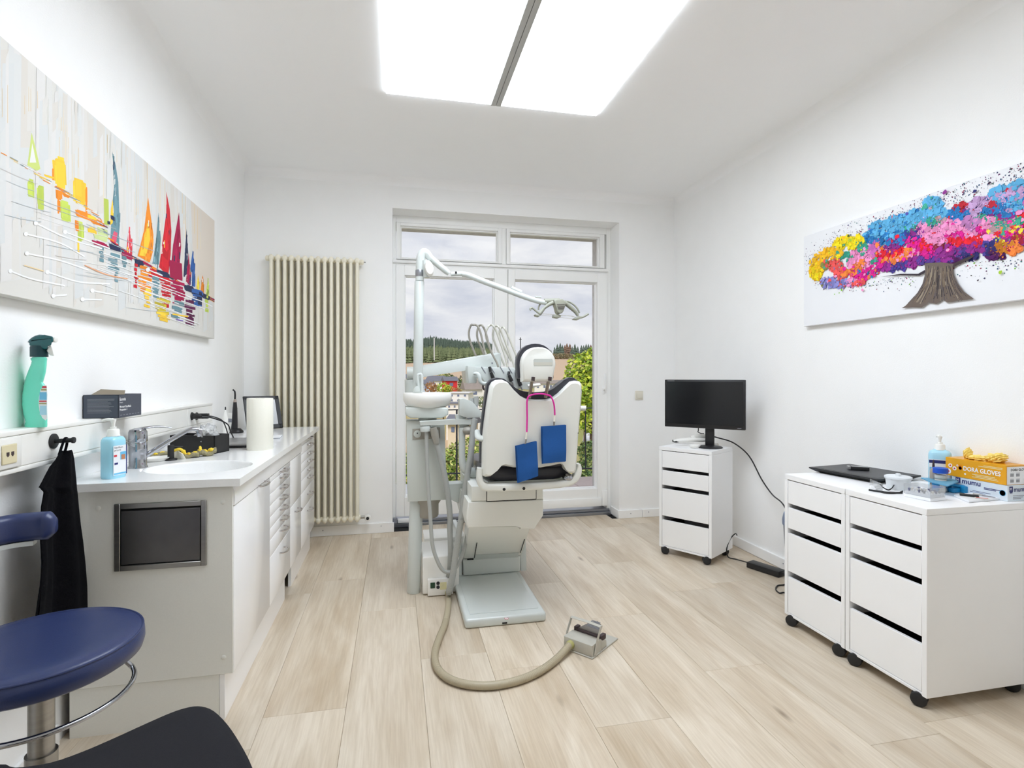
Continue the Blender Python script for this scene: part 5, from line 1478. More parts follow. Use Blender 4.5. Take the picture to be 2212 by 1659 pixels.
for x0, y0, x1, y1 in ((1362, 1290, 1345, 1485), (1520, 1290, 1500, 1482)):
    q = nb(); a, c = hv_(x0, y0, .016), hv_(x1, y1, .016); c.y = YB1 + .004; tube(q, [a, c], .0085, 12); part('head_bar', q, 'bar_metal', ch)
    q = nb(); p = hv_(x0, y0 + 5, -.001); tube(q, [p + Vector((.0, -.0005, .006)), p + Vector((-.002, -.0005, -.014))], .009, 10, flat=.2, up=Vector((0, 1, 0))); part('bar_slot', q, 'rubber_brown', ch, 0)
# armrest on the left side: pad, curved post
YA = 3.02
def av(x, y, Y=YA): return at_Y(960 + x / 7.9, 860 + y / 7.9, Y)
arm = part('armrest', loft(nb(), [[av(x, y) + Vector((0, dy, 0)) for x, y in ((195, 290), (240, 282), (330, 320), (372, 345), (420, 450), (425, 520), (425, 600), (340, 590), (290, 545), (262, 500), (240, 440), (200, 340))] for dy in (0, .05)]), 'unit_white', ch, 30)
q = nb(); tube(q, [av(300, 500), av(300, 700), av(298, 960), av(312, 1120), av(355, 1215), av(450, 1260), av(540, 1290)], [.020, .019, .019, .021, .025, .028, .028], 12, 5, flat=.8); part('arm_post', q, 'unit_grey', arm)
q = nb(); p = av(370, 550); ball(q, p + Vector((.008, .01, 0)), .036, .05, .026); part('arm_pad', q, 'filter_grey', arm)
# back hinge arm seen at the left edge of the shell, and the far armrest tip at its right edge
q = nb(); tube(q, [av(560, 560, YB0 + .10), av(580, 660, YB0 + .05), av(640, 690, YB0 + .03), av(715, 690, YB0 + .02)], [.014, .018, .020, .018], 12, 5, flat=.7, up=Vector((0, 0, 1))); part('hinge_arm', q, 'unit_grey', ch)
q = nb(); p = at_Y(1262, 882, 2.95); tube(q, [p + Vector((-.09, .06, -.01)), p + Vector((-.04, .02, 0)), p + Vector((.012, 0, 0))], .014, 12, 4); part('armrest', q, 'unit_beige', ch)

# bib chain and the two blue bibs hanging on the headrest bars
ybib = YB1 - .020
def nv(x, y, dy=0.0): return at_Y(860 + x / 4.254, 690 + y / 4.254, ybib) + Vector((0, dy, 0))
t = thing('bib_chain', 'pink bib cord with clear clips looped over the headrest bars', 'bib cord', nv(1300, 690))
q = nb(); tube(q, [nv(1187, 1038, .010), nv(1189, 900, .008), nv(1186, 800, .004), nv(1186, 745, 0), nv(1200, 706, -.002), nv(1250, 688, .000), nv(1320, 684, .000), nv(1375, 695, -.002), nv(1405, 712, -.002), nv(1430, 770, 0), nv(1440, 830, .004), nv(1443, 880, .006)], .0042, 10, 6); part('cord', q, 'cord_pink', t)
for (x, y, x2, y2) in ((1187, 1038, 1170, 1165), (1443, 880, 1434, 1000)):
    q = nb(); a, c = nv(x, y, .008), nv(x2, y2, .006); m_ = a.lerp(c, .5)
    tube(q, [a, m_], [.0045, .0055], 10); cl_ = part('clip', q, 'clip_clear', t)
    q = nb(); tube(q, [m_, c], [.0055, .0030], 8, flat=.6); part('jaw', q, 'steel', cl_)
def bib(label, cs, seed):
    """folded crepe bib: cs = four corners in detail view, tl tr br bl"""
    P = [nv(x, y) for x, y in cs]; c = sum(P, Vector()) / 4
    t_ = thing('dental_bib', label, 'bib', c, 0, 'folded blue bibs on the cord')
    rr = random.Random(seed); ph = rr.uniform(0, 6)
    for k, off in enumerate((.002, .010, .017)):
        def f(u, v):
            p = P[0].lerp(P[1], u).lerp(P[3].lerp(P[2], u), v)
            w = .004 * math.sin(u * 4 + v * 3 + ph + k) + .003 * math.sin(v * 7 + k * 2)
            sh = Vector((-.0025 * k * (1 if u < .5 else .2), 0, -.0015 * k * v))
            return p + Vector((0, off + w * v + .010 * (v - .1) * (1 - abs(2 * u - 1)) * (k * .4), 0)) + sh
        q = nb(); sheet(q, f, 14, 20, .0012); part('paper_layer', q, 'bib_blue', t_, 60)
    return t_
bib('folded blue paper bib clipped higher at the right on the chair back', [(1328, 985), (1545, 970), (1546, 1305), (1334, 1325)], 1)
bib('folded blue paper bib hanging lower and askew at the left on the chair back', [(1090, 1165), (1275, 1120), (1288, 1440), (1108, 1502)], 2)

# ================================================================== TREATMENT UNIT
un = thing('treatment_unit', 'pale grey dental unit with spittoon bowl, hoses and floor pole left of the chair', 'dental unit', (.10, 3.10, 0))
pb0 = at_Z(893.5, 1279, 0)
YP = pb0.y
p1 = at_Y(900, 1060, YP)
q = nb(); cyl(q, (pb0.x, pb0.y, 0), (p1.x, YP, p1.z), .0385, n=32, bev=.004); part('floor_pole', q, 'unit_white', un)
# body
YU = YP - .075
def uv_(x, y, Y=YU): return at_Y(*zs(x, y), Y)
q = nb(); prism(q, [uv_(180, 1240), uv_(165, 478), uv_(525, 478), uv_(550, 1222)], (0, .15, 0), .004); body = part('unit_body', q, 'unit_grey', un)
q = nb(); prism(q, [uv_(222, 552) + Vector((0, -.004, 0)), uv_(482, 538) + Vector((0, -.004, 0)), uv_(484, 640) + Vector((0, -.004, 0)), uv_(222, 655) + Vector((0, -.004, 0))], (0, .005, 0), .001, 1); cp_ = part('connector_plate', q, 'filter_grey', body)
for x in (268, 352):
    p = uv_(x, 600) + Vector((0, -.004, 0)); q = nb(); cyl(q, p, p + Vector((0, -.004, 0)), .021, n=22, bev=.001); part('connector_disc', q, 'unit_grey' if x < 300 else 'filter_grey', cp_)
p = uv_(268, 592) + Vector((0, -.0085, 0)); q = nb(); cyl(q, p, p + Vector((0, -.001, 0)), .004, n=12); part('connector_hole', q, 'ink_black', cp_, 0)
# filter cup below
c_ = uv_(372, 1240, YP - .01); 
q = nb(); zc_ = c_.z; kk = 3.12 / FPX
lathe(q, [(.072, .045), (.072, .005), (.060, -.012), (.060, -.075), (.054, -.086), (0, -.086)], (c_.x, YP - .0, zc_), 32); part('filter_cup', q, 'filter_grey', un)
# spittoon
def bowl_c(x): return at_Y(*zs(x, 300), YP - .01)
bcx_ = bowl_c(365).x; brr = (bowl_c(600).x - bowl_c(142).x) / 2
bz0b, bz1b = at_Y(*zs(365, 352), YP).z, at_Y(*zs(365, 210), YP).z
bh = bz1b - bz0b
q = nb(); lathe(q, [(brr * .62, -.004), (brr * .70, 0), (brr * .90, bh * .22), (brr, bh * .55), (brr * .99, bh * .92), (brr * .955, bh), (brr * .92, bh * .97), (brr * .85, bh * .55), (brr * .5, bh * .2), (0, bh * .12)], (bcx_, YP - .01, bz0b), 48); part('spittoon_bowl', q, 'white_plastic', un, 50)
q = nb(); prism(q, [uv_(x, y, YP - .11) for x, y in ((158, 352), (158, 425), (205, 452), (500, 452), (562, 420), (562, 362), (540, 350), (200, 350))], (0, .20, 0), .008, 3); part('bowl_base', q, 'unit_grey', un)
q = nb(); cyl(q, uv_(365, 478, YP - .01), uv_(365, 440, YP - .01), .052, n=24); part('bowl_neck', q, 'unit_grey', un)
# water spouts beside the bowl
q = nb(); w0 = at_Y(905, 845, YP - .05)
tube(q, [w0, at_Y(902, 815, YP - .05), at_Y(906, 809, YP - .05), at_Y(911, 813, YP - .05), at_Y(911.5, 846, YP - .05)], .0085, 12, 5); part('cup_filler', q, 'unit_white', un)
q = nb(); prism(q, [at_Y(u, v, YP - .07) for u, v in ((895, 847), (894, 840), (897, 835), (902, 834), (905, 838), (906, 847))], (0, .02, 0), .003); part('bowl_rinser', q, 'unit_white', un)
# lamp pole
a, c = at_Y(902, 862, YP), at_Y(906, 608, YP)
q = nb(); cyl(q, a, c, .0275, n=28, bev=.002); part('lamp_pole', q, 'unit_white', un)
# bridge to the chair
q = nb(); prism(q, [at_Y(*zs(x, y), YP - .03) for x, y in ((545, 1075), (780, 1060), (800, 1270), (760, 1285), (690, 1275), (575, 1215), (550, 1200))], (0, .10, 0), .006); part('bridge', q, 'unit_grey', un)
# suction tube holder on its swing arm
YS = YP - .16
def hv2(x, y, Y=YS): return at_Y(*zs(x, y), Y)
q = nb(); prism(q, [hv2(x, y) for x, y in ((290, 482), (700, 462), (740, 442), (740, 470), (790, 452), (812, 452), (780, 520), (715, 505), (300, 526))], (0, .05, 0), .003); sa = part('swing_arm', q, 'unit_grey', un)
q = nb(); cyl(q, hv2(345, 524, YS + .025), hv2(347, 576, YS + .025), .030, n=24, bev=.002); part('arm_pivot', q, 'unit_white', sa)
q = nb(); prism(q, [hv2(x, y, YS - .01) for x, y in ((668, 272), (705, 264), (765, 284), (792, 300), (896, 418), (900, 446), (735, 448), (668, 424))], (0, .08, 0), .003); hold = part('tube_holder', q, 'unit_grey', sa)
for x, yy in ((822, 245), (782, 262)):
    q = nb(); cyl(q, hv2(x, 330, YS + .045), hv2(x, yy, YS + .045), .0105 if x < 800 else .0145, n=16); part('suction_handle', q, 'hose_grey', sa)
# hoses
def hose(nm, pts, r, m_, ribs=0):
    q = nb(); P = catmull(pts, 10); tube(q, P, r, 14); o = part(nm, q, m_, un)
    if ribs:
        acc = 0.0; nxt = .006; q = nb()
        for a, c in zip(P, P[1:]):
            L0 = (c - a).length
            while nxt < acc + L0:
                p = a.lerp(c, (nxt - acc) / L0); d = (c - a).normalized()
                tube(q, [p - d * .0016, p + d * .0016], r * 1.09, 12); nxt += ribs
            acc += L0
        part('hose_ribs', q, m_, o, 60, kind='stuff')
    return o
h0 = YS + .02
hose('saliva_hose', [hv2(355, 578, h0), hv2(357, 700, h0), hv2(362, 900, h0), hv2(375, 1150, h0), hv2(392, 1400, h0), at_Y(*z7(372, 380), h0), at_Y(*z7(410, 510), h0), at_Y(*z7(455, 592), h0), at_Y(*z7(505, 616), h0), at_Y(*z7(560, 590), h0), at_Y(*z7(625, 480), h0 + .03), at_Y(*z7(662, 330), h0 + .05), at_Y(*z7(690, 180), h0 + .05), at_Y(*z7(702, 0), h0 + .05), hv2(758, 1150, h0 + .05), hv2(780, 900, h0 + .04), hv2(795, 600, h0 + .03), hv2(800, 455, h0 + .02)], .0105, 'hose_grey')
hose('spray_hose', [hv2(440, 560, h0), hv2(452, 690, h0), hv2(480, 800, h0), hv2(520, 960, h0), hv2(558, 1180, h0), hv2(578, 1400, h0), at_Y(*z7(520, 230), h0), at_Y(*z7(528, 420), h0), at_Y(*z7(524, 560), h0 + .03), at_Y(*z7(514, 640), h0 + .06), at_Y(*z7(505, 700), h0 + .14)], .0150, 'hose_grey', .0075)
hose('suction_hose', [hv2(812, 455, h0 - .02), hv2(795, 560, h0 - .03), hv2(775, 760, h0 - .05), hv2(745, 950, h0 - .06), hv2(720, 1120, h0 - .06), hv2(690, 1350, h0 - .06), at_Y(*z7(608, 220), h0 - .06), at_Y(*z7(575, 430), h0 - .06), at_Y(*z7(545, 640), h0 - .06), at_Y(*z7(518, 765), h0 - .05), at_Y(*z7(512, 790), h0 + .0)], .0165, 'hose_grey', .0085)
q = nb(); a, c = hv2(418, 540, h0 - .012), hv2(450, 690, h0 - .006); tube(q, [a, a.lerp(c, .5), c], [.020, .0205, .0165], 16, 3); part('hose_grip', q, 'filter_grey', un)
# power box on the floor
YX = at_Z(915, 1287, 0).y
def bx(x, y, Y=YX): return at_Y(*z7(x, y), Y)
wx0, wx1 = bx(288, 700).x, bx(600, 700).x; bz1x = bx(300, 488).z
q = nb(); box(q, wx0, wx1, YX, YX + .30, .006, bz1x, .008, 3); pbx = part('power_box', q, 'white_plastic', un)
q = nb(); box(q, bx(330, 700).x, bx(545, 700).x, YX - .028, YX - .001, .006, bx(400, 662).z, .003, 2); pp = part('connection_panel', q, 'white_plastic', pbx)
YQ = YX - .0285
def qv(x, y): return at_Y(900 + x / 11.85, 1160 + y / 11.85, YQ)
a, c = qv(352, 1315), qv(470, 1160); q = nb(); box(q, a.x, c.x, YQ - .004, YQ, a.z, c.z, .001, 1); part('power_switch', q, 'green_switch', pbx)
for y in (1180, 1282):
    p = qv(548, y); q = nb(); cyl(q, p, p + Vector((0, -.004, 0)), .0095, n=16); part('port', q, 'ink_black', pbx)
a, c = qv(600, 1350), qv(765, 1150); q = nb(); box(q, a.x, c.x, YQ - .0006, YQ, a.z, c.z); part('rating_label', q, 'label_yellow', pbx, 0)
q = nb()
for k in range(7):
    y = 1180 + k * 24; a = qv(612 + (k % 3) * 14, y + 8); c = qv(700 + (k % 2) * 40, y); box(q, a.x, c.x, YQ - .0009, YQ - .0005, a.z, c.z)
part('label_print', q, 'ink_grey', pbx, 0, kind='stuff')
q = nb(); box(q, bx(300, 300, YX + .34).x, bx(650, 300, YX + .34).x, YX + .31, YX + .52, .006, bx(400, 290, YX + .40).z, .006, 2); part('rear_box', q, 'white_plastic', un)
# hose gland where the foot control's hose leaves
gp = qv(800, 1435)
q = nb(); lathe(q, [(.017, 0), (.017, .008), (.014, .012), (0, .012)], gp, 20, 'y', mtx=Matrix.Rotation(PI, 4, 'X')); part('hose_gland', q, 'olive', pbx)

# foot control
fc0 = at_Z(1218, 1381, .0)
def fz(x, y, z): return at_Z(1200 + x / 13.83, 1320 + y / 13.83, z)
A_, B_, C_ = fz(240, 1040, .012), fz(1090, 1400, .006), fz(1620, 1080, .006)
e1_ = (B_ - A_); e1_.z = 0; Lx = e1_.length; e1_.normalize(); e2_ = Vector((-e1_.y, e1_.x, 0)); Ly = (C_ - B_).dot(e2_)
ang = math.atan2(e1_.y, e1_.x)
fc = thing('foot_control', 'grey dental foot control with brown pedal and carrying handle on the floor', 'foot pedal', (A_.x, A_.y, 0), ang)
Hf = .058
q = nb(); prism(q, [(0, 0, .006), (Lx, 0, .006), (Lx, 0, Hf), (0, 0, Hf)], (0, Ly * .62, 0), .006, 2); prism(q, [(0, Ly * .6, .006), (0, Ly, .006), (0, Ly * .98, .036), (0, Ly * .6, Hf)], (Lx, 0, 0), .004, 2); part('housing', q, 'pedal_grey', fc, local=True)
q = nb(); box(q, -.004, Lx + .004, -.004, Ly + .10, 0, .007, .002, 1); part('floor_plate', q, 'pedal_grey', fc, local=True)
q = nb(); box(q, Lx * .12, Lx * .97, Ly * .60, Ly * .72, Hf - .003, Hf + .009, .003, 2); box(q, Lx * .02, Lx * .14, Ly * .62, Ly * .86, Hf - .004, Hf + .016, .003, 2); box(q, Lx * .88, Lx * 1.0, Ly * .62, Ly * .95, Hf - .014, Hf + .010, .003, 2); part('rubber_bar', q, 'rubber_brown', fc, local=True)
q = nb(); prism(q, [(Lx * .16, Ly * .70, Hf + .006), (Lx * .86, Ly * .70, Hf + .006), (Lx * .80, Ly * 1.02, Hf + .030), (Lx * .62, Ly * 1.12, Hf + .036), (Lx * .42, Ly * 1.02, Hf + .030)], (0, 0, .007), .002, 1); pe = part('pedal', q, 'rubber_grey', fc, local=True)
q = nb()
for k in range(7):
    f = k / 6; y = Ly * (.84 + .22 * f); z = Hf + .0135 + (y - Ly * .70) / (Ly * .32) * .024
    tube(q, [(Lx * (.36 + .08 * f), y, z), (Lx * (.80 - .06 * f), y, z)], .0018, 6)
part('tread_rib', q, 'ink_grey', fc, local=True)
q = nb(); hh_ = .118
tube(q, [(-.004, .02, .010), (-.004, Ly * .28, hh_ * .55), (-.004, Ly * .55, hh_)], .0095, 8, flat=.25, up=Vector((1, 0, 0)))
tube(q, [(Lx + .004, .02, .010), (Lx + .004, Ly * .28, hh_ * .55), (Lx + .004, Ly * .55, hh_)], .0095, 8, flat=.25, up=Vector((1, 0, 0)))
tube(q, [(-.006, Ly * .55, hh_), (Lx * .5, Ly * .55, hh_ + .003), (Lx + .006, Ly * .55, hh_)], .0105, 8, 0, flat=.35); part('carry_handle', q, 'pedal_grey', fc, local=True)
q = nb(); lathe(q, [(.019, 0), (.019, .012), (.016, .018), (0, .018)], (Lx * .27, 0, .032), 20, 'y', mtx=Matrix.Rotation(PI, 4, 'X')); part('hose_gland', q, 'olive', fc, local=True)
hend = Matrix.Translation((A_.x, A_.y, 0)) @ Matrix.Rotation(ang, 4, 'Z') @ Vector((Lx * .27, -.012, .032))
ht = thing('control_hose', 'beige ribbed hose curving over the floor from the unit to the foot control', 'hose', at_Z(1040, 1478, 0))
rz_ = .0165
HP = [gp + Vector((0, -.010, 0)), gp + Vector((-.0, -.03, -.008)), at_Z(*z7(508, 900), rz_), at_Z(*z7(480, 1050), rz_), at_Z(*z7(425, 1190), rz_), at_Z(*z7(392, 1310), rz_), at_Z(*z7(408, 1420), rz_), at_Z(*z7(480, 1505), rz_), at_Z(*z7(600, 1560), rz_), at_Z(*z7(760, 1585), rz_), at_Z(*z7(930, 1578), rz_), at_Z(*z7(1120, 1535), rz_), at_Z(*z7(1290, 1460), rz_), at_Z(*z7(1430, 1358), rz_ + .001), hend]
q = nb(); PH = catmull(HP, 10); tube(q, PH, .0155, 16); hb_ = part('hose_tube', q, 'hose_beige', ht)
q = nb(); acc = 0; nxt = .35
for a, c in zip(PH, PH[1:]):
    L0 = (c - a).length
    while nxt < acc + L0:
        p = a.lerp(c, (nxt - acc) / L0); d = (c - a).normalized(); tube(q, [p - d * .002, p + d * .002], .0163, 14); nxt += .008 if acc > .3 else .1
    acc += L0
part('hose_ribs', q, 'hose_beige', ht, 60, kind='stuff')

# ------------------------------------------------------------------ operating lamp
YLm = YP
ol = thing('operating_lamp', 'grey operating lamp with looped handles on a jointed arm from the unit pole', 'operating lamp', at_Y(906, 608, YP))
def lv(x, y, Y=YLm): return at_Y(820 + x / 8.295, 440 + y / 8.295, Y)
q = nb(); a = lv(718, 1385); c = lv(722, 1170)
cyl(q, a, c, .0240, n=28); part('collar', q, 'unit_white', ol)
q = nb(); cyl(q, lv(719, 1310), lv(720, 1190), .0252, n=28, bev=.002); part('name_band', q, 'aluminium', ol)
q = nb(); tube(q, [lv(722, 1200), lv(728, 1060), lv(745, 950), lv(790, 880), lv(850, 900), lv(930, 1000)], [.0235, .0245, .0255, .026, .024, .020], 18, 5); elbow = part('elbow', q, 'unit_white', ol)
q = nb(); tube(q, [lv(850, 900), lv(930, 985), lv(1060, 1100), lv(1180, 1200), lv(1245, 1255)], [.020, .0215, .0215, .020, .0155], 16, 4, flat=.9); part('upper_arm', q, 'unit_white', ol)
p = lv(885, 1170, YLm - .040); q = nb()
lathe(q, [(.034, 0), (.036, .006), (.035, .022), (.028, .032), (0, .036)], (0, 0, 0), 32, 'y', sx=.72, sy=1.25, mtx=Matrix.Rotation(PI, 4, 'X') @ Matrix.Rotation(.2, 4, 'Y')); bmesh.ops.translate(q, vec=p, verts=q.verts); part('joint_knob', q, 'white_plastic', ol)
q = nb(); tube(q, [lv(830, 1020, YLm - .012), lv(840, 1330, YLm - .012)], [.022, .020], 14); part('joint_plate', q, 'unit_white', ol)
q = nb(); a, c = at_Y(974, 592, YLm), at_Y(1000, 591, YLm); cyl(q, a, c, .013, .0145, n=18); jt = part('wrist_joint', q, 'unit_white', ol)
q = nb(); p = at_Y(985, 588, YLm - .015); box(q, p.x - .006, p.x + .006, p.y - .003, p.y, p.z - .008, p.z + .004); part('joint_window', q, 'matte_black', jt, 0)
def mv(x, y, Y=YLm): return at_Y(1130 + x / 13.825, 620 + y / 13.825, Y)
q = nb(); tube(q, [at_Y(998, 592, YLm), at_Y(1010, 594, YLm), at_Y(1040, 606, YLm), at_Y(1088, 624, YLm), at_Y(1130, 640, YLm), at_Y(1160, 650, YLm), at_Y(1180, 654, YLm)], [.015, .0165, .0172, .0172, .0165, .0155, .0145], 18, 4); part('lower_arm', q, 'unit_white', ol)
q = nb(); tube(q, [at_Y(1104, 622, YLm), at_Y(1126, 632, YLm)], .0135, 14); box(q, mv(365, 235).x, mv(540, 235).x, YLm - .008, YLm + .008, mv(0, 300).z, mv(0, 262).z); part('cable_guide', q, 'unit_white', ol)
q = nb(); tube(q, [at_Y(1176, 651, YLm), at_Y(1190, 650, YLm), at_Y(1208, 648, YLm)], [.016, .0145, .012], 14, 3); part('head_joint', q, 'lamp_grey', ol)
yl = YLm - .02
q = nb(); tube(q, [mv(620, 640, yl), mv(780, 520, yl), mv(960, 455, yl), mv(1120, 440, yl), mv(1280, 500, yl), mv(1430, 620, yl), mv(1560, 740, yl), mv(1640, 860, yl)], [.010, .014, .016, .017, .016, .015, .013, .010], 14, 5, flat=.85)
tube(q, [mv(620, 640, yl), mv(560, 720, yl), mv(500, 790, yl), mv(470, 800, yl)], [.010, .011, .012, .010], 12, 4); head = part('head_arch', q, 'lamp_grey', ol)
q = nb(); prism(q, [mv(x, y, yl - .034) for x, y in ((930, 380), (1000, 352), (1180, 355), (1250, 395), (1280, 470), (1260, 600), (1215, 720), (1180, 770), (1110, 795), (1050, 785), (1015, 720), (985, 560), (950, 450))], (0, .06, 0), .008, 3); hc = part('head_housing', q, 'lamp_grey', ol)
q = nb()
for k, (y, x0, x1) in enumerate(((520, 1012, 1245), (566, 1018, 1245), (600, 1025, 1238), (636, 1035, 1225), (668, 1045, 1200))): tube(q, [mv(x0, y, yl - .0345), mv((x0 + x1) / 2, y + 3, yl - .0345), mv(x1, y + 2, yl - .0345)], .0016, 6)
part('vent_slot', q, 'rubber_brown', hc, 0)
q = nb(); prism(q, [mv(x, y, yl - .014) for x, y in ((570, 790), (920, 812), (930, 862), (540, 838))], (0, .035, 0)); prism(q, [mv(x, y, yl - .014) for x, y in ((1140, 828), (1480, 862), (1600, 895), (1500, 940), (1130, 900))], (0, .035, 0)); part('reflector', q, 'clear_plastic', ol, 0)
q = nb(); prism(q, [mv(x, y, yl - .018) for x, y in ((930, 815), (1090, 820), (1140, 850), (1120, 900), (1070, 925), (920, 905))], (0, .045, 0), .003); part('lens_mount', q, 'lamp_grey', ol)
q = nb(); prism(q, [mv(x, y, yl - .016) for x, y in ((365, 815), (470, 815), (520, 850), (480, 885), (380, 855))], (0, .045, 0), .003); prism(q, [mv(x, y, yl - .016) for x, y in ((1520, 945), (1640, 880), (1740, 870), (1760, 920), (1660, 975), (1530, 965))], (0, .045, 0), .003); part('end_cap', q, 'lamp_grey', ol)
q = nb(); tube(q, [mv(480, 790, yl), mv(390, 720, yl), mv(300, 645, yl), mv(255, 622, yl), mv(218, 650, yl), mv(235, 700, yl)], .0065, 12, 5); part('grip', q, 'lamp_grey', ol)
q = nb(); tube(q, [mv(1640, 900, yl), mv(1740, 905, yl), mv(1830, 870, yl), mv(1945, 800, yl)], .0070, 12, 5); part('grip', q, 'lamp_grey', ol)
q = nb(); tube(q, [mv(460, 690, yl + .03), mv(465, 600, yl + .03), mv(520, 500, yl + .03), mv(620, 430, yl + .03), mv(760, 400, yl + .03), mv(900, 410, yl + .02)], .0050, 10, 5); part('bail', q, 'lamp_grey', ol)
q = nb(); tube(q, [mv(1260, 430, yl + .02), mv(1380, 450, yl + .03), mv(1500, 520, yl + .03), mv(1600, 620, yl + .03), mv(1660, 720, yl + .03), mv(1680, 780, yl + .03)], .0055, 10, 5); part('bail', q, 'lamp_grey', ol)

# ------------------------------------------------------------------ instrument table on its arm
YT = 3.36
itb = thing('instrument_table', 'pale instrument table with five looped hoses on a swing arm behind the chair', 'instrument table', at_Y(893, 805, YT))
def iv(x, y, Y=YT): return at_Y(*zt5(x, y), Y)
q = nb(); prism(q, [iv(x, y) for x, y in ((230, 1198), (330, 1172), (1020, 1052), (1060, 1058), (1062, 1215), (740, 1222), (330, 1285), (230, 1308))], (0, .07, 0), .012, 3); part('swing_arm', q, 'unit_white', itb)
q = nb(); tube(q, [iv(170, 1250, YT + .035), iv(232, 1250, YT + .035)], .040, 20); part('arm_hub', q, 'unit_grey', itb)
q = nb(); p = iv(975, 1155, YT - .001); cyl(q, p, p + Vector((0, .002, 0)), .0055, n=14); part('arm_screw', q, 'ink_grey', itb, 0)
q = nb(); cyl(q, iv(195, 1310, YT + .035), iv(200, 1480, YT + .035), .030, n=18); part('arm_foot', q, 'unit_grey', itb)
YTt = YT - .09
def ttv(x, y, Y=YTt): return at_Y(1000 + x / 9.217, 690 + y / 9.217, Y)
q = nb(); prism(q, [ttv(x, y) for x, y in ((95, 925), (250, 935), (300, 1060), (270, 1270), (115, 1275), (85, 1020))], (0, .30, 0), .006); part('tray_end', q, 'unit_grey', itb)
q = nb(); prism(q, [ttv(x, y) for x, y in ((240, 945), (1030, 960), (1080, 1080), (1500, 1330), (1300, 1400), (500, 1330), (300, 1075))], (0, .20, 0), .006); tray = part('instrument_rest', q, 'unit_white', itb)
for x0 in (430, 610, 800, 960):
    q = nb(); tube(q, [ttv(x0 - 60, 940, YTt - .002), ttv(x0 + 20, 1070, YTt - .002)], .0025, 6); part('rest_groove', q, 'ink_grey', tray, 0)
q = nb(); tube(q, [ttv(215, 1078, YTt - .02), ttv(290, 1085, YTt - .03), ttv(325, 1140, YTt - .035), ttv(345, 1230, YTt - .035), ttv(400, 1275, YTt - .035), ttv(490, 1280, YTt - .03)], [.009, .012, .013, .013, .012, .010], 12, 5); part('tray_grip', q, 'unit_white', itb)
q = nb(); tube(q, [ttv(400, 1300, YTt), ttv(405, 1370, YTt), ttv(440, 1400, YTt), ttv(490, 1370, YTt)], .006, 8, 4); part('cable_loop', q, 'rubber_brown', itb)
q = nb(); p = at_Y(1160, 832, YTt); tube(q, [p + Vector((-.06, 0, -.004)), p, p + Vector((.02, 0, .004))], [.012, .016, .012], 12, 3, flat=.7); part('tray_knob', q, 'white_plastic', itb)
loops = [([(350, 930), (290, 800), (190, 560), (140, 420), (118, 300), (130, 190), (165, 110)], [(200, 108), (260, 110), (315, 170), (360, 300), (400, 480), (430, 620)], 'filter_grey'),
         ([(470, 900), (440, 760), (370, 580), (300, 420), (280, 280), (305, 160), (335, 120)], [(380, 120), (430, 200), (470, 320), (510, 480), (560, 640), (620, 760), (690, 900), (740, 1100)], 'filter_grey'),
         ([(530, 950), (480, 760), (430, 620), (400, 560)], [], 'hose_light'),
         ([(560, 640), (500, 470), (455, 340), (465, 230), (510, 140), (560, 112)], [(600, 125), (660, 220), (720, 380), (780, 560), (840, 740), (910, 1040)], 'hose_light'),
         ([(830, 920), (740, 720), (650, 500), (600, 360), (600, 240), (640, 150)], [(700, 140), (770, 260), (850, 460), (940, 700), (1050, 1010)], 'hose_light'),
         ([(960, 830), (840, 600), (750, 420), (725, 300), (740, 200), (780, 160)], [(820, 170), (900, 320), (980, 520), (1060, 720), (1120, 880)], 'hose_light')]
for up_, dn, m_ in loops:
    q = nb(); P = [ttv(x, y, YTt + .10) for x, y in up_] + [ttv(x, y, YTt + .02) for x, y in dn]
    tube(q, P, .0066, 10, 6); part('instrument_hose', q, m_, itb)
for (x0, y0, x1, y1, x2, y2) in ((525, 945, 555, 1045, 610, 1190), (915, 1040, 915, 1100, 970, 1230), (1058, 1015, 1068, 1085, 1150, 1320)):
    q = nb(); a, c, d = ttv(x0, y0, YTt - .015), ttv(x1, y1, YTt - .02), ttv(x2, y2, YTt - .02)
    tube(q, [a, a.lerp(c, .5), c, d], [.0085, .0085, .0088, .0125], 14, 3); hpz = part('handpiece', q, 'plastic_black', itb)
    q = nb(); e = (d - c).normalized(); tube(q, [c - e * .001, c + e * .002], .0098, 14); part('ring', q, 'chrome', hpz)
    q = nb(); tube(q, [d, d + e * .03], [.008, .005], 12); part('tip', q, 'chrome', hpz)
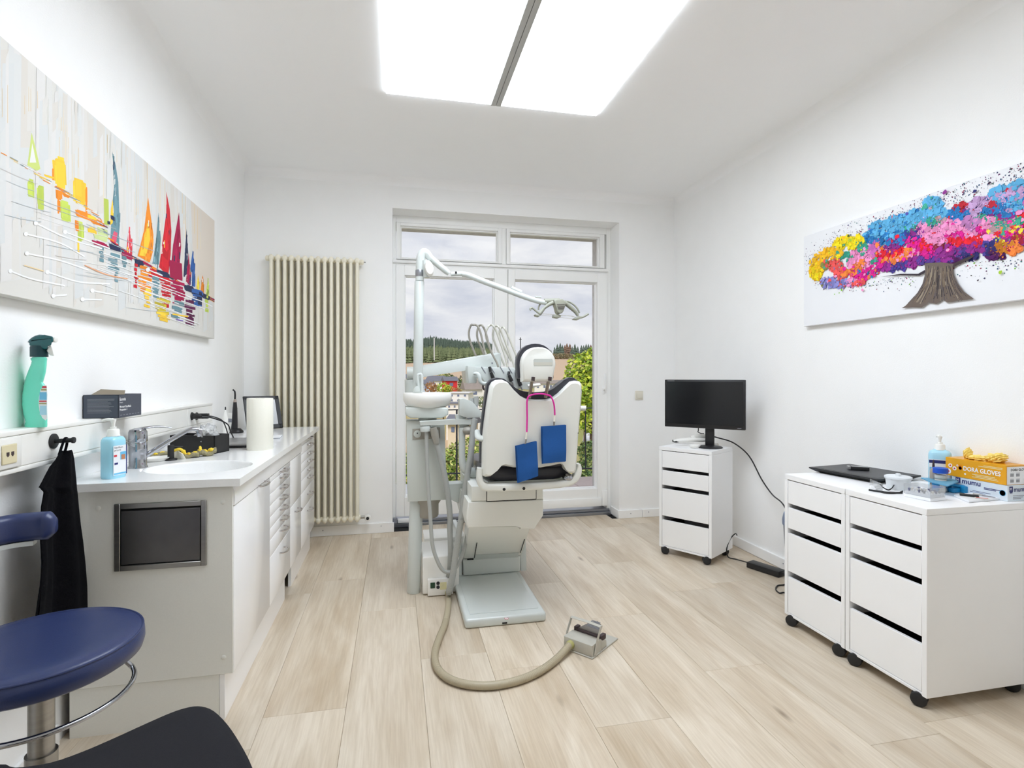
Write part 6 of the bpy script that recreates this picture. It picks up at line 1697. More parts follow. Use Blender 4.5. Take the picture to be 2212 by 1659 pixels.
# ================================================================== RIGHT SIDE: drawer units on castors
def drawer_unit(label, corner, xdir, W, D, blue_slot=False):
    """corner: floor point under the front's far/left corner; xdir: along the front; depth to its left-hand side"""
    xd = Vector(xdir).normalized(); yd = Vector((-xd.y, xd.x, 0))
    rz = math.atan2(xd.y, xd.x)
    t_ = thing('drawer_unit', label, 'drawer unit', corner, rz, 'white drawer units on castors')
    Z0, Z1, st_ = .046, .750, .020
    q = nb(); box(q, 0, W, 0, D, Z1 - .025, Z1, .0015, 1); part('top_board', q, 'cabinet_white', t_, local=True)
    for a in ((0, st_), (W - st_, W)):
        q = nb(); box(q, a[0], a[1], 0, D, Z0, Z1 - .0255, .001, 1); part('side_panel', q, 'cabinet_white', t_, local=True)
    q = nb(); box(q, st_, W - st_, 0, D, Z0, .058, .001, 1); part('bottom_board', q, 'cabinet_white', t_, local=True)
    q = nb(); box(q, st_, W - st_, D - .012, D, .057, Z1 - .026); part('back_panel', q, 'cabinet_white', t_, 0, local=True)
    for z0, z1 in ((.606, .7205), (.482, .584), (.267, .456), (.060, .237)):
        q = nb(); box(q, st_ + .002, W - st_ - .002, .002, .018, z0, z1, .0015, 1); d_ = part('drawer', q, 'cabinet_white', t_, local=True)
        q = nb(); box(q, st_ + .010, W - st_ - .010, .018, D - .03, z0 + .008, z0 + .020); box(q, st_ + .008, st_ + .016, .018, D - .03, z0 + .008, z1 - .022); box(q, W - st_ - .016, W - st_ - .008, .018, D - .03, z0 + .008, z1 - .022); o = part('drawer_box', q, 'matte_black', d_, 0, local=True)
    for x in (.040, W - .040):
        for y in (.012, D - .040):
            q = nb(); ax_ = Vector((-.55, .83, 0)); c = Vector((x, y, .027))
            for s_ in (-.014, .014): cyl(q, c + ax_ * (s_ - .008), c + ax_ * (s_ + .008), .027, n=24, bev=.005)
            cyl(q, c + ax_ * -.006, c + ax_ * .006, .020, n=16); cyl(q, (x, y + .012, .03), (x, y + .012, Z0 - .0005), .009, n=12); part('castor', q, 'matte_black', t_, local=True)
    return t_
UX = 1.925
drawer_unit('white drawer unit nearest the viewer, carrying the glove boxes', (UX, 2.000, 0), (0, -1, 0), .370, .500)
drawer_unit('white drawer unit in the middle, carrying the flat black tablet', (UX, 2.378, 0), (0, -1, 0), .374, .500)
FL, FR = Vector((1.82, 3.504, 0)), Vector((2.027, 3.181, 0))
drawer_unit('white drawer unit standing apart with the monitor on it', FL, FR - FL, (FR - FL).length, .325)
ZU = .750

# monitor
mR, mL = Vector((2.275, 3.180, 0)), Vector((1.895, 3.565, 0))
mx = (mR - mL).normalized(); my = Vector((-mx.y, mx.x, 0))        # my points away from the viewer
if my.y < 0: my = -my
zm0, zm1 = at_Z(1608, 929.8, 0).z, 0
dpR = mR.x * _s + mR.y * _c
zm1 = CAMH - (820.5 - V0) / FPX * dpR; zm0 = CAMH - (930 - V0) / FPX * dpR
mw = (mR - mL).length
mo = thing('monitor', 'black flat monitor on the far drawer unit', 'monitor', mL.lerp(mR, .5) + Vector((0, 0, ZU)))
mm = Matrix((mx, my, Vector((0, 0, 1)))).transposed().to_4x4(); mm.translation = mL
q = nb(); box(q, 0, mw, 0, .030, zm0, zm1, .005, 2, mtx=mm); box(q, mw * .2, mw * .8, .03, .05, zm0 + .04, zm1 - .05, .008, 2, mtx=mm); hs2 = part('housing', q, 'plastic_black', mo)
q = nb(); box(q, .014, mw - .014, -.0012, .0005, zm0 + .026, zm1 - .014, mtx=mm); part('screen', q, 'screen_black', mo, 0)
q = nb(); box(q, mw - .05, mw - .025, -.0008, .0002, zm0 + .010, zm0 + .014, mtx=mm); part('maker_mark', q, 'ink_grey', mo, 0)
q = nb(); box(q, .02, .07, -.0008, .0002, zm1 - .010, zm1 - .007, mtx=mm); part('maker_mark', q, 'ink_grey', mo, 0)
q = nb(); box(q, mw / 2 + .005, mw / 2 + .065, .022, .045, ZU + .012, zm0 + .10, .006, 2, mtx=mm); part('neck', q, 'plastic_black', mo)
q = nb(); lathe(q, [(.085, 0), (.088, .004), (.080, .010), (.030, .015), (0, .016)], mm @ Vector((mw / 2 + .035, .020, ZU + .0005)), 36); part('foot', q, 'plastic_black', mo)
# scanner handpiece, its cradle and a vial in front of the screen
def sv6(x, y, z=0): return at_D(1420 + x / 13.825, 920 + y / 13.825, 3.82)
def on_top(p): return Vector((p.x, p.y, ZU))
bz = ZU + .022
t = thing('oral_scanner', 'white handheld mouth scanner with a black tip lying before the monitor', 'scanner', on_top(sv6(900, 560)))
Ps = [sv6(470, 445, bz), sv6(640, 430, bz), sv6(880, 420, bz + .004), sv6(1100, 405, bz + .006), sv6(1350, 415, bz + .004), sv6(1600, 395, bz)]
q = nb(); tube(q, Ps, [.010, .016, .019, .022, .020, .013], 16, 5, flat=.8); part('body', q, 'white_plastic', t)
q = nb(); tube(q, [sv6(455, 450, bz - .002), sv6(560, 447, bz - .002), sv6(640, 446, bz - .002)], [.0085, .0135, .010], 12, 3); part('tip', q, 'matte_black', t)
q = nb(); tube(q, [sv6(1440, 470, bz), sv6(1580, 450, bz), sv6(1690, 420, bz)], [.006, .010, .008], 10, 3); part('trigger', q, 'matte_black', t)
q = nb(); tube(q, [sv6(1000, 335, bz + .01), sv6(1200, 300, bz + .012), sv6(1400, 300, bz + .012), sv6(1580, 330, bz + .008)], [.008, .012, .012, .010], 12, 4); part('handle', q, 'white_plastic', t)
q = nb(); tube(q, [sv6(1090, 330, bz + .006), sv6(1290, 312, bz + .006), sv6(1490, 335, bz + .006)], [.004, .008, .004], 10, 3); part('handle_gap', q, 'matte_black', t)
t = thing('scanner_cradle', 'rounded silver-white scanner cradle at the front of the far drawer unit', 'cradle', on_top(sv6(1120, 600)))
cc_ = on_top(at_D(1420 + 1120 / 13.825, 962, 3.72))
q = nb(); lathe(q, [(.024, 0), (.028, .003), (.036, .014), (.037, .020), (.030, .025), (.018, .021), (0, .019)], cc_, 32, sx=1.15, sy=.8); part('dish', q, 'white_plastic', t)
q = nb(); lathe(q, [(.027, 0), (.0275, .002), (.024, .004)], cc_ + Vector((0, 0, -.0005)), 28, sx=1.1, sy=.8); part('foot_ring', q, 'laptop_silver', t)
t = thing('sample_vial', 'small clear vial with an orange end beside the scanner cradle', 'vial', on_top(sv6(1600, 590)))
q = nb(); a, c = on_top(sv6(1420, 560)) + Vector((0, 0, .0105)), on_top(sv6(1770, 560)) + Vector((0, 0, .0105)); tube(q, [a, c], .0095, 14); part('tube', q, 'white_plastic', t)
q = nb(); d = (c - a).normalized(); tube(q, [c, c + d * .010], .0098, 14); part('stopper', q, 'clip_clear', t)
q = nb(); tube(q, [c + d * .010, c + d * .012], .006, 12); part('stopper_end', q, 'orange_deep', t)
# cables, power brick, bin
t = thing('monitor_cable', 'black cable hanging in a long curve from the monitor to the wall', 'cable', at_Y(1600, 975, 3.35))
q = nb(); tube(q, [mm @ Vector((mw * .55, .05, ZU + .08)), at_Y(1552, 946, 3.38), at_Y(1585, 957, 3.36), at_Y(1618, 985, 3.30), at_Y(1645, 1035, 3.2), at_Y(1668, 1068, 3.05), at_Y(1688, 1085, 2.9), at_Y(1700, 1105, 2.82), Vector((2.40, 2.86, .28)), Vector((2.41, 2.88, .03))], .0045, 8, 6); part('lead', q, 'plastic_black', t)
t = thing('screen_lead', 'short black lead looping beneath the left half of the monitor', 'cable', sv6(1150, 200, ZU))
q = nb(); a = mm @ Vector((mw * .42, .035, zm0 + .03)); tube(q, [a, a + Vector((0, 0, -.05)), sv6(1150, 190, ZU + .045) + my * .05, sv6(1240, 240, ZU + .03) + my * .05, sv6(1340, 250, ZU + .025) + my * .05], .0035, 8, 6); part('lead', q, 'plastic_black', t)
pa_, pb2 = at_Z(1612, 1226, 0), at_Z(1682, 1249, 0)
ax2 = (pb2 - pa_); ax2.z = 0; Lb = ax2.length; ax2.normalize(); ay2 = Vector((-ax2.y, ax2.x, 0))
mb = Matrix((ax2, ay2, Vector((0, 0, 1)))).transposed().to_4x4(); mb.translation = pa_
t = thing('power_brick', 'black power adapter block lying on the floor by the right wall', 'power adapter', pa_)
q = nb(); box(q, 0, Lb, 0, .075, .001, .038, .005, 2, mtx=mb); part('block', q, 'plastic_black', t)
q = nb(); s0 = mb @ Vector((0, .04, .02)); tube(q, [s0, s0 - ax2 * .03, at_Z(1590, 1208, .006), at_Z(1573, 1203, .008), at_Y(1570, 1185, 3.30), at_Y(1577, 1165, 3.34), at_Y(1588, 1153, 3.36), at_Y(1592, 1156, 3.42)], .004, 8, 6); part('lead', q, 'plastic_black', t)
q = nb(); s1 = mb @ Vector((Lb, .04, .02)); tube(q, [s1, s1 + ax2 * .04, at_Z(1702, 1256, .006), at_Z(1694, 1263, .005), at_Z(1680, 1265, .005), at_Z(1676, 1273, .005), at_Z(1684, 1281, .005), at_Z(1700, 1283, .005), Vector((2.10, 2.43, .005))], .004, 8, 6); part('lead', q, 'plastic_black', t)
t = thing('pedal_bin', 'grey-blue waste bin mostly hidden behind the middle drawer unit', 'bin', (2.30, 2.665, 0))
mat('bin_blue', rgb(112, 128, 156), .4); mat('bin_grey', rgb(96, 104, 120), .4)
q = nb(); lathe(q, [(.095, .0), (.098, .004), (.118, .385), (.120, .388)], (2.30, 2.665, 0), 40); part('bucket', q, 'bin_grey', t)
q = nb(); lathe(q, [(.123, .385), (.124, .392), (.124, .415), (.116, .450), (.06, .468), (0, .470)], (2.30, 2.665, 0), 40); part('lid', q, 'bin_blue', t)

# ------------------------------------------------------------------ things on the near drawer units
def z1c(x, y, z): return at_Z(1700 + x / 4.32, 900 + y / 4.32, z)
zt_ = ZU + .024
Lc, Bc, Rc = z1c(215, 480, zt_), z1c(580, 438, zt_), z1c(1265, 548, zt_)
ex = (Rc - Bc); ex.z = 0; Wk = ex.length; ex.normalize(); ey = (Lc - Bc); ey.z = 0; Dk = min(ey.length, .30); ey = Vector((ex.y, -ex.x, 0))
if ey.dot(Lc - Bc) < 0: ey = -ey
mk = Matrix((ex, ey, ex.cross(ey))).transposed().to_4x4(); mk.translation = Vector((Bc.x, Bc.y, 0))
sg = 1 if ex.cross(ey).z > 0 else -1
t = thing('graphics_tablet', 'large flat black tablet with sloping edges on the middle drawer unit', 'tablet', Bc.lerp(Rc, .5))
def slab(z0, z1, i0, i1):
    q = nb(); R0 = [(i0, i0), (Wk - i0, i0), (Wk - i0, Dk - i0), (i0, Dk - i0)]; R1 = [(i1, i1), (Wk - i1, i1), (Wk - i1, Dk - i1), (i1, Dk - i1)]
    loft(q, [[mk @ Vector((x, y, sg * z0)) for x, y in R0], [mk @ Vector((x, y, sg * z1)) for x, y in R1]]); return q
part('base', slab(ZU + .002, ZU + .018, .030, .004), 'plastic_black', t, 0)
part('rim', slab(ZU + .0185, ZU + .024, .003, .005), 'plastic_black', t, 0)
mat('tablet_surface', rgb(74, 74, 76), .5)
part('surface', slab(ZU + .0242, ZU + .0248, .022, .022), 'tablet_surface', t, 0)
p = z1c(665, 500, ZU + .025)
t = thing('whiteboard_eraser', 'small black block with a pale end on the flat black tablet', 'block', p, ang + .3)
q = nb(); box(q, -.045, .045, -.018, .018, .0005, .018, .003, 2); part('block', q, 'matte_black', t, local=True)
q = nb(); box(q, -.047, -.034, -.0185, .0185, .0035, .0195, .002, 1); part('end', q, 'laptop_silver', t, local=True)
q = nb(); box(q, -.03, .043, -.016, .016, .0182, .0192); part('top_plate', q, 'laptop_silver', t, 0, local=True)
# translucent tub with knob lid
p = z1c(1015, 690, ZU); p = Vector((p.x + .04, p.y + .025, ZU))
t = thing('plastic_tub', 'translucent white round tub with a knobbed lid beside the black tablet', 'tub', p)
q = nb(); lathe(q, [(.040, 0), (.042, .002), (.047, .046), (.049, .047), (.049, .049), (.046, .049), (.041, .004), (0, .004)], p, 36); part('tub', q, 'milky_plastic', t)
q = nb(); lathe(q, [(.051, .047), (.051, .055), (.047, .057), (.010, .058), (.010, .066), (.006, .069), (0, .069)], p, 36); part('lid', q, 'milky_plastic', t)
# safety glasses
def zg(x, y, z): return at_Z(1890 + x / 10.37, 930 + y / 10.37, z)
t = thing('safety_glasses', 'clear safety glasses with black temples lying before the tub', 'glasses', zg(300, 1330, ZU))
q = nb(); g0, g1, g2 = zg(-135, 1330, ZU + .004), zg(300, 1390, ZU + .004), zg(610, 1395, ZU + .004)
tube(q, [g0, g0.lerp(g1, .5) + Vector((.0, -.006, .0)), g1, g2], .004, 8, 5); part('brow_bar', q, 'matte_black', t)
q = nb(); tube(q, [zg(60, 1170, ZU + .034), zg(120, 1210, ZU + .026), zg(190, 1280, ZU + .012), zg(300, 1330, ZU + .006), zg(380, 1290, ZU + .012), zg(430, 1220, ZU + .022), zg(480, 1190, ZU + .028), zg(530, 1205, ZU + .026)], [.003, .003, .0035, .004, .004, .0035, .0038, .003], 8, 5, flat=.6); part('temple', q, 'matte_black', t)
q = nb(); sheet(q, lambda u, v: zg(-130 + 300 * u, 1330 + 30 * u, ZU + .004).lerp(zg(-100 + 280 * u, 1080 + 110 * u, ZU + .046), v) + Vector((0, .012 * math.sin(u * PI), 0)), 10, 6, .0012); part('lens', q, 'clear_plastic', t)
q = nb(); tube(q, [zg(0, 1345, ZU + .003), zg(250, 1400, ZU + .003), zg(500, 1400, ZU + .003), zg(620, 1360, ZU + .003)], .003, 8, 5); part('temple', q, 'matte_black', t)
# bur box
A2, N2, R2 = z1c(1090, 745, ZU), z1c(1338, 797, ZU), z1c(1578, 785, ZU)
e1 = (A2 - N2); e1.z = 0; l1 = e1.length; e1.normalize(); e2 = Vector((-e1.y, e1.x, 0)); 
if e2.dot(R2 - N2) < 0: e2 = -e2
l2 = min((R2 - N2).length, .085)
mbx = Matrix((e1, e2, e1.cross(e2))).transposed().to_4x4(); mbx.translation = Vector((N2.x, N2.y, 0)); s2 = 1 if e1.cross(e2).z > 0 else -1
t = thing('bur_box', 'white box of small dental parts under a clear lid', 'box', N2 + e1 * l1 / 2 + e2 * l2 / 2)
def lb_(x0, x1, y0, y1, z0, z1, bev=0):
    q = nb(); box(q, x0, x1, y0, y1, min(s2 * z0, s2 * z1), max(s2 * z0, s2 * z1), bev, 2, mtx=mbx); return q
part('base', lb_(0, l1, 0, l2, ZU + .0005, ZU + .014, .002), 'label_white', t)
part('insert', lb_(.003, l1 - .003, .003, l2 - .003, ZU + .0145, ZU + .026, .0015), 'label_white', t)
q = nb(); t1 = .0012
for a in ((0, l1, 0, t1), (0, l1, l2 - t1, l2), (0, t1, t1, l2 - t1), (l1 - t1, l1, t1, l2 - t1)): box(q, *a, min(s2 * (ZU + .0145), s2 * (ZU + .052)), max(s2 * (ZU + .0145), s2 * (ZU + .052)), mtx=mbx)
box(q, 0, l1, 0, l2, min(s2 * (ZU + .052), s2 * (ZU + .0535)), max(s2 * (ZU + .052), s2 * (ZU + .0535)), mtx=mbx); part('lid', q, 'clear_plastic', t, 0)
rq = random.Random(4)
for i in range(5):
    for j in range(4):
        c = mbx @ Vector((l1 * (.12 + .19 * i), l2 * (.16 + .22 * j), s2 * (ZU + .026)))
        q = nb(); lathe(q, [(.0035, 0), (.0035, .005), (.0045, .006), (.0045, .011), (0, .012)], c, 10); part('bit', q, rq.choice(['navy', 'label_white', 'clip_clear', 'laptop_silver']), t)
# boxes of gloves against the wall
GX0, GX1, GY0, GY1 = 2.343, 2.446, 1.658, 1.885
m1z0, m1z1, m2z0, m2z1 = ZU + .0005, ZU + .063, ZU + .0635, ZU + .141
t = thing('glove_box', 'pale blue and white glove box printed mumu, lowest of the two glove boxes', 'box', ((GX0 + GX1) / 2, (GY0 + GY1) / 2, ZU))
q = nb(); box(q, GX0 + .004, GX1, GY0, GY1 - .01, m1z0, m1z1, .0008, 1); part('carton', q, 'pale_box', t, 0)
X1_ = GX0 + .0037
q = nb(); box(q, X1_ - .0003, X1_, GY1 - .046, GY1 - .026, m1z1 - .024, m1z1 - .002); part('logo_patch', q, 'navy', t, 0)
text('M', (X1_ - .0006, GY1 - .029, m1z1 - .019), (0, -1, 0), (0, 0, 1), .019, 'ink_white', t, squeeze=.85)
text('mumu', (X1_ - .0006, GY1 - .052, m1z1 - .023), (0, -1, 0), (0, 0, 1), .030, 'navy', t, bold=.0005)
q = nb()
for k, (ya, yb, zz) in enumerate(((1.685, 1.745, .036), (1.700, 1.745, .031), (1.72, 1.79, .016), (1.74, 1.80, .011))): box(q, X1_ - .0003, X1_, ya, yb, m1z0 + zz, m1z0 + zz + (.0028 if k < 2 else .0016))
part('small_print', q, 'navy', t, 0, kind='stuff')
q = nb(); lathe(q, [(.012, 0), (.012, .0003), (.0105, .0003), (.0105, 0)], (X1_ - .0003, 1.676, m1z0 + .030), 24, 'x'); part('ring_print', q, 'sky_blue_print', t, 0)
Y1_ = GY0
q = nb(); box(q, GX0 + .012, GX0 + .030, Y1_ - .0003, Y1_, m1z1 - .026, m1z1 - .004); box(q, GX0 + .014, GX0 + .028, Y1_ - .0003, Y1_, m1z1 - .031, m1z1 - .0265); part('logo_patch', q, 'navy', t, 0)
text('M', (GX0 + .0135, Y1_ - .0006, m1z1 - .021), (1, 0, 0), (0, 0, 1), .018, 'ink_white', t, squeeze=.85)
text('mumu', (GX0 + .034, Y1_ - .0006, m1z1 - .025), (1, 0, 0), (0, 0, 1), .026, 'navy', t, bold=.0005)
q = nb()
for k in range(3): box(q, GX0 + .03, GX1 - .012 - .01 * k, Y1_ - .0003, Y1_, m1z0 + .020 - k * .006, m1z0 + .0225 - k * .006)
part('small_print', q, 'ink_grey', t, 0, kind='stuff')
t = thing('glove_box', 'orange glove box printed DORA GLOVES with yellow gloves coming out', 'box', ((GX0 + GX1) / 2, (GY0 + GY1) / 2, m2z0))
mt2 = Matrix.Translation((GX1, GY0, 0)) @ Matrix.Rotation(-.02, 4, 'Z') @ Matrix.Translation((-GX1, -GY0, 0))
q = nb(); box(q, GX0 + .002, GX1, GY0 + .004, GY1 + .016, m2z0, m2z1, .0008, 1); part('carton', q, 'orange_box', t, 0)
X2_ = GX0 + .0017
def disc(y, z, r, m_, dx=0.0, nm='dot_print'):
    q = nb(); cyl(q, (X2_ - dx, y, z), (X2_ - .0003 - dx, y, z), r, n=24); part(nm, q, m_, t, 0)
for y, z, r in ((1.880, .044, .0085), (1.862, .034, .0085), (1.850, .048, .004), (1.888, .018, .0115)):
    disc(y, m2z0 + z, r, 'ink_white'); disc(y, m2z0 + z, r * .42, 'red_print', .0003)
text('DORA GLOVES', (X2_ - .0006, 1.826, m2z0 + .032), (0, -1, 0), (0, 0, 1), .0250, 'ink_white', t, bold=.0006, squeeze=.86)
q = nb(); lathe(q, [(.0085, 0), (.0085, .0003), (.0068, .0003), (.0068, 0)], (X2_ - .0003, 1.838, m2z0 + .039), 24, 'x')
for k in range(4): box(q, X2_ - .0003, X2_, 1.8315 + k * .0037, 1.8335 + k * .0037, m2z0 + .046, m2z0 + .053)
part('hand_logo', q, 'orange_deep', t, 0)
disc(1.818, m2z0 + .0175, .004, 'ink_white')
q = nb()
for k in range(3): box(q, X2_ - .0003, X2_, 1.69 + .006 * k, 1.79 - .012 * (k % 2), m2z0 + .010 + k * .0055, m2z0 + .0122 + k * .0055)
for k in range(2): box(q, X2_ - .0003, X2_, 1.675, 1.765 - .02 * k, m2z0 + .058 + k * .005, m2z0 + .060 + k * .005)
part('small_print', q, 'label_yellow', t, 0, kind='stuff')
Y2_ = GY0 + .0037
q = nb(); box(q, GX0 + .006, GX1, Y2_ - .0003, Y2_ + .0001, m2z0 + .002, m2z1 - .006); part('end_label', q, 'label_white', t, 0)
text('DORA GLOVES', (GX0 + .024, Y2_ - .0006, m2z1 - .022), (1, 0, 0), (0, 0, 1), .0125, 'ink_black', t, bold=.0003)
q = nb()
for i in range(2):
    for j in range(2):
        x = GX0 + .022 + i * .030; z = m2z0 + .010 + j * .023
        box(q, x, x + .018, Y2_ - .0006, Y2_ - .0003, z + .013, z + .0145)
        for k in range(8): box(q, x + k * .0022, x + k * .0022 + (.0012 if k % 3 else .0016), Y2_ - .0006, Y2_ - .0003, z, z + .011)
part('size_print', q, 'ink_grey', t, 0, kind='stuff')
t = thing('latex_gloves', 'thin yellow gloves bulging out of the orange box', 'gloves', (2.40, 1.75, m2z1))
rg = random.Random(8)
for c, r in (((2.395, 1.845, m2z1 + .020), (.018, .012, .024)), ((2.39, 1.795, m2z1 + .008), (.030, .040, .012)), ((2.395, 1.735, m2z1 + .016), (.030, .034, .020)), ((2.39, 1.715, m2z1 + .026), (.022, .022, .014))):
    q = nb(); bmesh.ops.create_icosphere(q, subdivisions=4, radius=1)
    for v in q.verts:
        d = v.co.normalized(); f = 1 + .15 * math.sin(d.x * 8 + c[1] * 90) * math.sin(d.y * 7) + .14 * math.sin(d.z * 11 + d.y * 9 + c[1] * 50)
        v.co = Vector((c[0] + d.x * r[0] * f, c[1] + d.y * r[1] * f, max(m2z1 + .0008, c[2] + d.z * r[2] * f)))
    part('glove', q, 'glove_yellow', t, 60)
# second pump bottle, pointed grey bottle, container with blue lid, blue impression tray, white tray
sb2 = pump_bottle('soap_dispenser', 'pale blue pump bottle partly hidden behind the orange glove box', (2.368, 1.945, ZU), math.radians(-140), .058, .082, .165, 'soap_blue_pale')
q = nb(); box(q, .0293, .0297, -.038, .038, .02, .125); part('label', q, 'label_white', sb2, 0, local=True)
q = nb(); box(q, .0298, .0301, -.038, .038, .108, .122); part('print', q, 'navy', sb2, 0, local=True)
q = nb(); box(q, .0298, .0301, -.036, .0, .03, .09); part('print', q, 'sky_blue_print', sb2, 0, local=True)
p = Vector((2.285, 1.905, ZU))
t = thing('ampoule_bottle', 'slim grey-brown pointed bottle before the pale pump bottle', 'bottle', p)
q = nb(); lathe(q, [(.0125, 0), (.013, .002), (.013, .075), (.011, .088), (.005, .096)], p, 22); part('bottle', q, 'grey_brown', t)
q = nb(); lathe(q, [(.0045, .096), (.0045, .106), (.0030, .122), (.0012, .130), (0, .131)], p, 12); part('tip', q, 'rubber_brown', t)
p = Vector((2.275, 1.866, ZU))
t = thing('swab_jar', 'clear jar of stacked white swabs with a blue lid beside the orange box', 'jar', p)
q = nb(); lathe(q, [(.024, 0), (.025, .002), (.025, .080)], p, 28); part('jar', q, 'clear_plastic', t)
for k in range(4):
    q = nb(); lathe(q, [(.019, 0), (.0205, .003), (.0205, .012), (.019, .015), (0, .015)], p + Vector((0, 0, .003 + k * .018)), 22); part('swab', q, 'cream_paper', t)
q = nb(); lathe(q, [(.027, .080), (.027, .100), (.025, .102), (0, .102)], p, 28); part('lid', q, 'cap_blue', t)
t = thing('impression_tray', 'bright blue plastic impression holder between the clear-lidded box and the glove boxes', 'impression tray', z1c(1560, 690, ZU))
pz0 = ZU + .003
q = nb(); prism(q, [z1c(x, y, ZU + .050) - Vector((0, 0, .006)) for x, y in ((1250, 565), (1560, 575), (1600, 600), (1500, 640), (1330, 600))], (0, 0, .005), .001, 1); part('flap', q, 'smoke_blue', t, 0)
q = nb(); c0 = z1c(1590, 700, ZU) + Vector((-.028, .0, 0))
for dx, dy, w, d, h in ((-.03, .02, .075, .03, .035), (.005, -.01, .05, .025, .020), (.03, -.03, .03, .022, .030)):
    box(q, c0.x + dx - w / 2, c0.x + dx + w / 2, c0.y + dy - d / 2, c0.y + dy + d / 2, ZU + .001, ZU + h, .004, 2)
tube(q, [c0 + Vector((-.04, .03, .038)), c0 + Vector((0, .0, .030)), c0 + Vector((.05, -.045, .022))], .007, 10, 4); part('body', q, 'blue_part', t)
A3, N3, R3, S3 = z1c(1580, 745, ZU), z1c(1720, 805, ZU), z1c(2040, 775, ZU), z1c(1880, 715, ZU)
t = thing('instrument_tray', 'flat white tray with small tools before the mumu box', 'tray', (A3 + R3) / 2)
q = nb(); prism(q, [Vector((p.x - .012, p.y, ZU + .0005)) for p in (A3, N3, R3, S3)], (0, 0, .009), .002, 1); part('tray', q, 'label_white', t)
t = thing('black_clip', 'small flat black clip lying on the white tray', 'clip', z1c(1700, 740, ZU + .0105))
q = nb(); c = z1c(1700, 742, ZU + .0105); box(q, -.030, .030, -.010, .010, 0, .007, .002, 1, mtx=Matrix.Translation(c) @ Matrix.Rotation(-.9, 4, 'Z')); part('clip', q, 'matte_black', t)
for k, (x, y, m_, an, lb) in enumerate(((1800, 735, 'steel', -1.2, 'short steel tool on the white tray next to the black clip'), (1820, 765, 'red_print', -.9, 'small reddish packet on the white tray'), (1880, 750, 'ink_grey', -1.4, 'thin grey tool at the far end of the white tray'))):
    c = z1c(x, y, ZU + .0105); t = thing('tray_packet' if m_ == 'red_print' else 'hand_tool', lb, 'packet' if m_ == 'red_print' else 'tool', c)
    q = nb(); mr = Matrix.Translation(c) @ Matrix.Rotation(an, 4, 'Z')
    if m_ == 'red_print':
        box(q, -.022, .022, -.008, .008, 0, .0025, .0008, 1, mtx=mr); part('packet', q, 'clip_clear', t); q = nb(); box(q, -.018, .018, -.005, .005, .0026, .0029, mtx=mr); part('print', q, m_, t, 0)
    else:
        tube(q, [mr @ Vector((-.022, 0, .003)), mr @ Vector((0, 0, .003)), mr @ Vector((.022, .003, .002))], [.0028, .0022, .0012], 8, 3); part('shaft', q, m_, t)

# ================================================================== PAINTINGS
def brushwork(name, polys, parent, nrm):
    """flat dabs of paint laid one over the other, each a hair above the last"""
    vs, fs, tone = [], [], []
    n_ = Vector(nrm)
    for k, (pts, c) in enumerate(polys):
        o0 = len(vs); off = n_ * (.0004 + k * 1.0e-6)
        vs += [tuple(p + off) for p in pts]; fs.append(tuple(range(o0, o0 + len(pts)))); tone.append(c)
    me = bpy.data.meshes.new(name); me.from_pydata(vs, [], fs)
    ca = me.color_attributes.new('tone', 'FLOAT_COLOR', 'CORNER'); buf = []
    for f_, c in zip(fs, tone): buf += [c[0], c[1], c[2], 1.0] * len(f_)
    ca.data.foreach_set('color', buf); me.materials.append(MATS['paint'])
    o = bpy.data.objects.new(name, me); COL.objects.link(o); o['kind'] = 'stuff'; fit(o, parent); return o
def jit(c, rr, a=.10):
    f = 1 + rr.uniform(-a, a); return tuple(max(0, min(1, x * f)) for x in c)
# --- left: sailing boats
XPL = XL + .040
def P1(x, y): return at_X(x / 2.369, 60 + y / 2.369, XPL)
TR, BR = P1(1100, 985), P1(1095, 1590)
py1 = (TR.y + BR.y) / 2; pzt = (TR.z + at_X(0, 79, XPL).z) / 2; pzb = (BR.z + at_X(0, 636.2, XPL).z) / 2
py0 = py1 - 2.12
t = thing('boat_painting', 'wide canvas of colourful sailing boats on the left wall', 'painting', (XL, (py0 + py1) / 2, pzb))
q = nb(); box(q, XL + .004, XPL, py0, py1, pzb, pzt, .002, 1); part('canvas', q, 'canvas_side', t)
rr = random.Random(12); polys = []
def poly1(pts, c): polys.append(([P1(x, y) for x, y in pts], c))
def clampY(p): return Vector((p.x, max(py0 + .003, min(py1 - .003, p.y)), max(pzb + .003, min(pzt - .003, p.z))))
# soft ground of tall pale washes
for k in range(420):
    y = rr.uniform(py0, py1); w = rr.uniform(.008, .07); z0 = rr.uniform(pzb, pzt - .1); z1 = z0 + rr.uniform(.1, .6)
    c = rr.choice([rgb(222, 221, 217), rgb(220, 221, 219), rgb(223, 220, 214), rgb(217, 219, 218), rgb(225, 223, 220), rgb(220, 215, 207)])
    pts = [Vector((XPL, y - w / 2, z0)), Vector((XPL, y + w / 2, z0 + .02)), Vector((XPL, y + w * .35, z1)), Vector((XPL, y - w * .4, z1 - .03))]
    polys.append(([clampY(p) for p in pts], c))
poly1([(975, 880), (1098, 985), (1096, 1400), (1000, 1330), (985, 1100)], rgb(222, 212, 200))
for k in range(60):   # ochre drips from above
    x = rr.uniform(0, 1060); y = 200 + x * .62 + rr.uniform(0, 250); L = rr.uniform(60, 220)
    poly1([(x, y), (x + 2.2, y), (x + 2.8, y + L), (x - .6, y + L)], rr.choice([rgb(226, 206, 170), rgb(214, 214, 206), rgb(230, 216, 190)]))
LIME, ORG, YEL, RED, CRI, TEA, NAV, PUR, BLU = rgb(196, 214, 96), rgb(242, 142, 44), rgb(250, 206, 66), rgb(206, 36, 50), rgb(168, 24, 76), rgb(106, 142, 152), rgb(44, 52, 84), rgb(96, 30, 76), rgb(52, 96, 164)
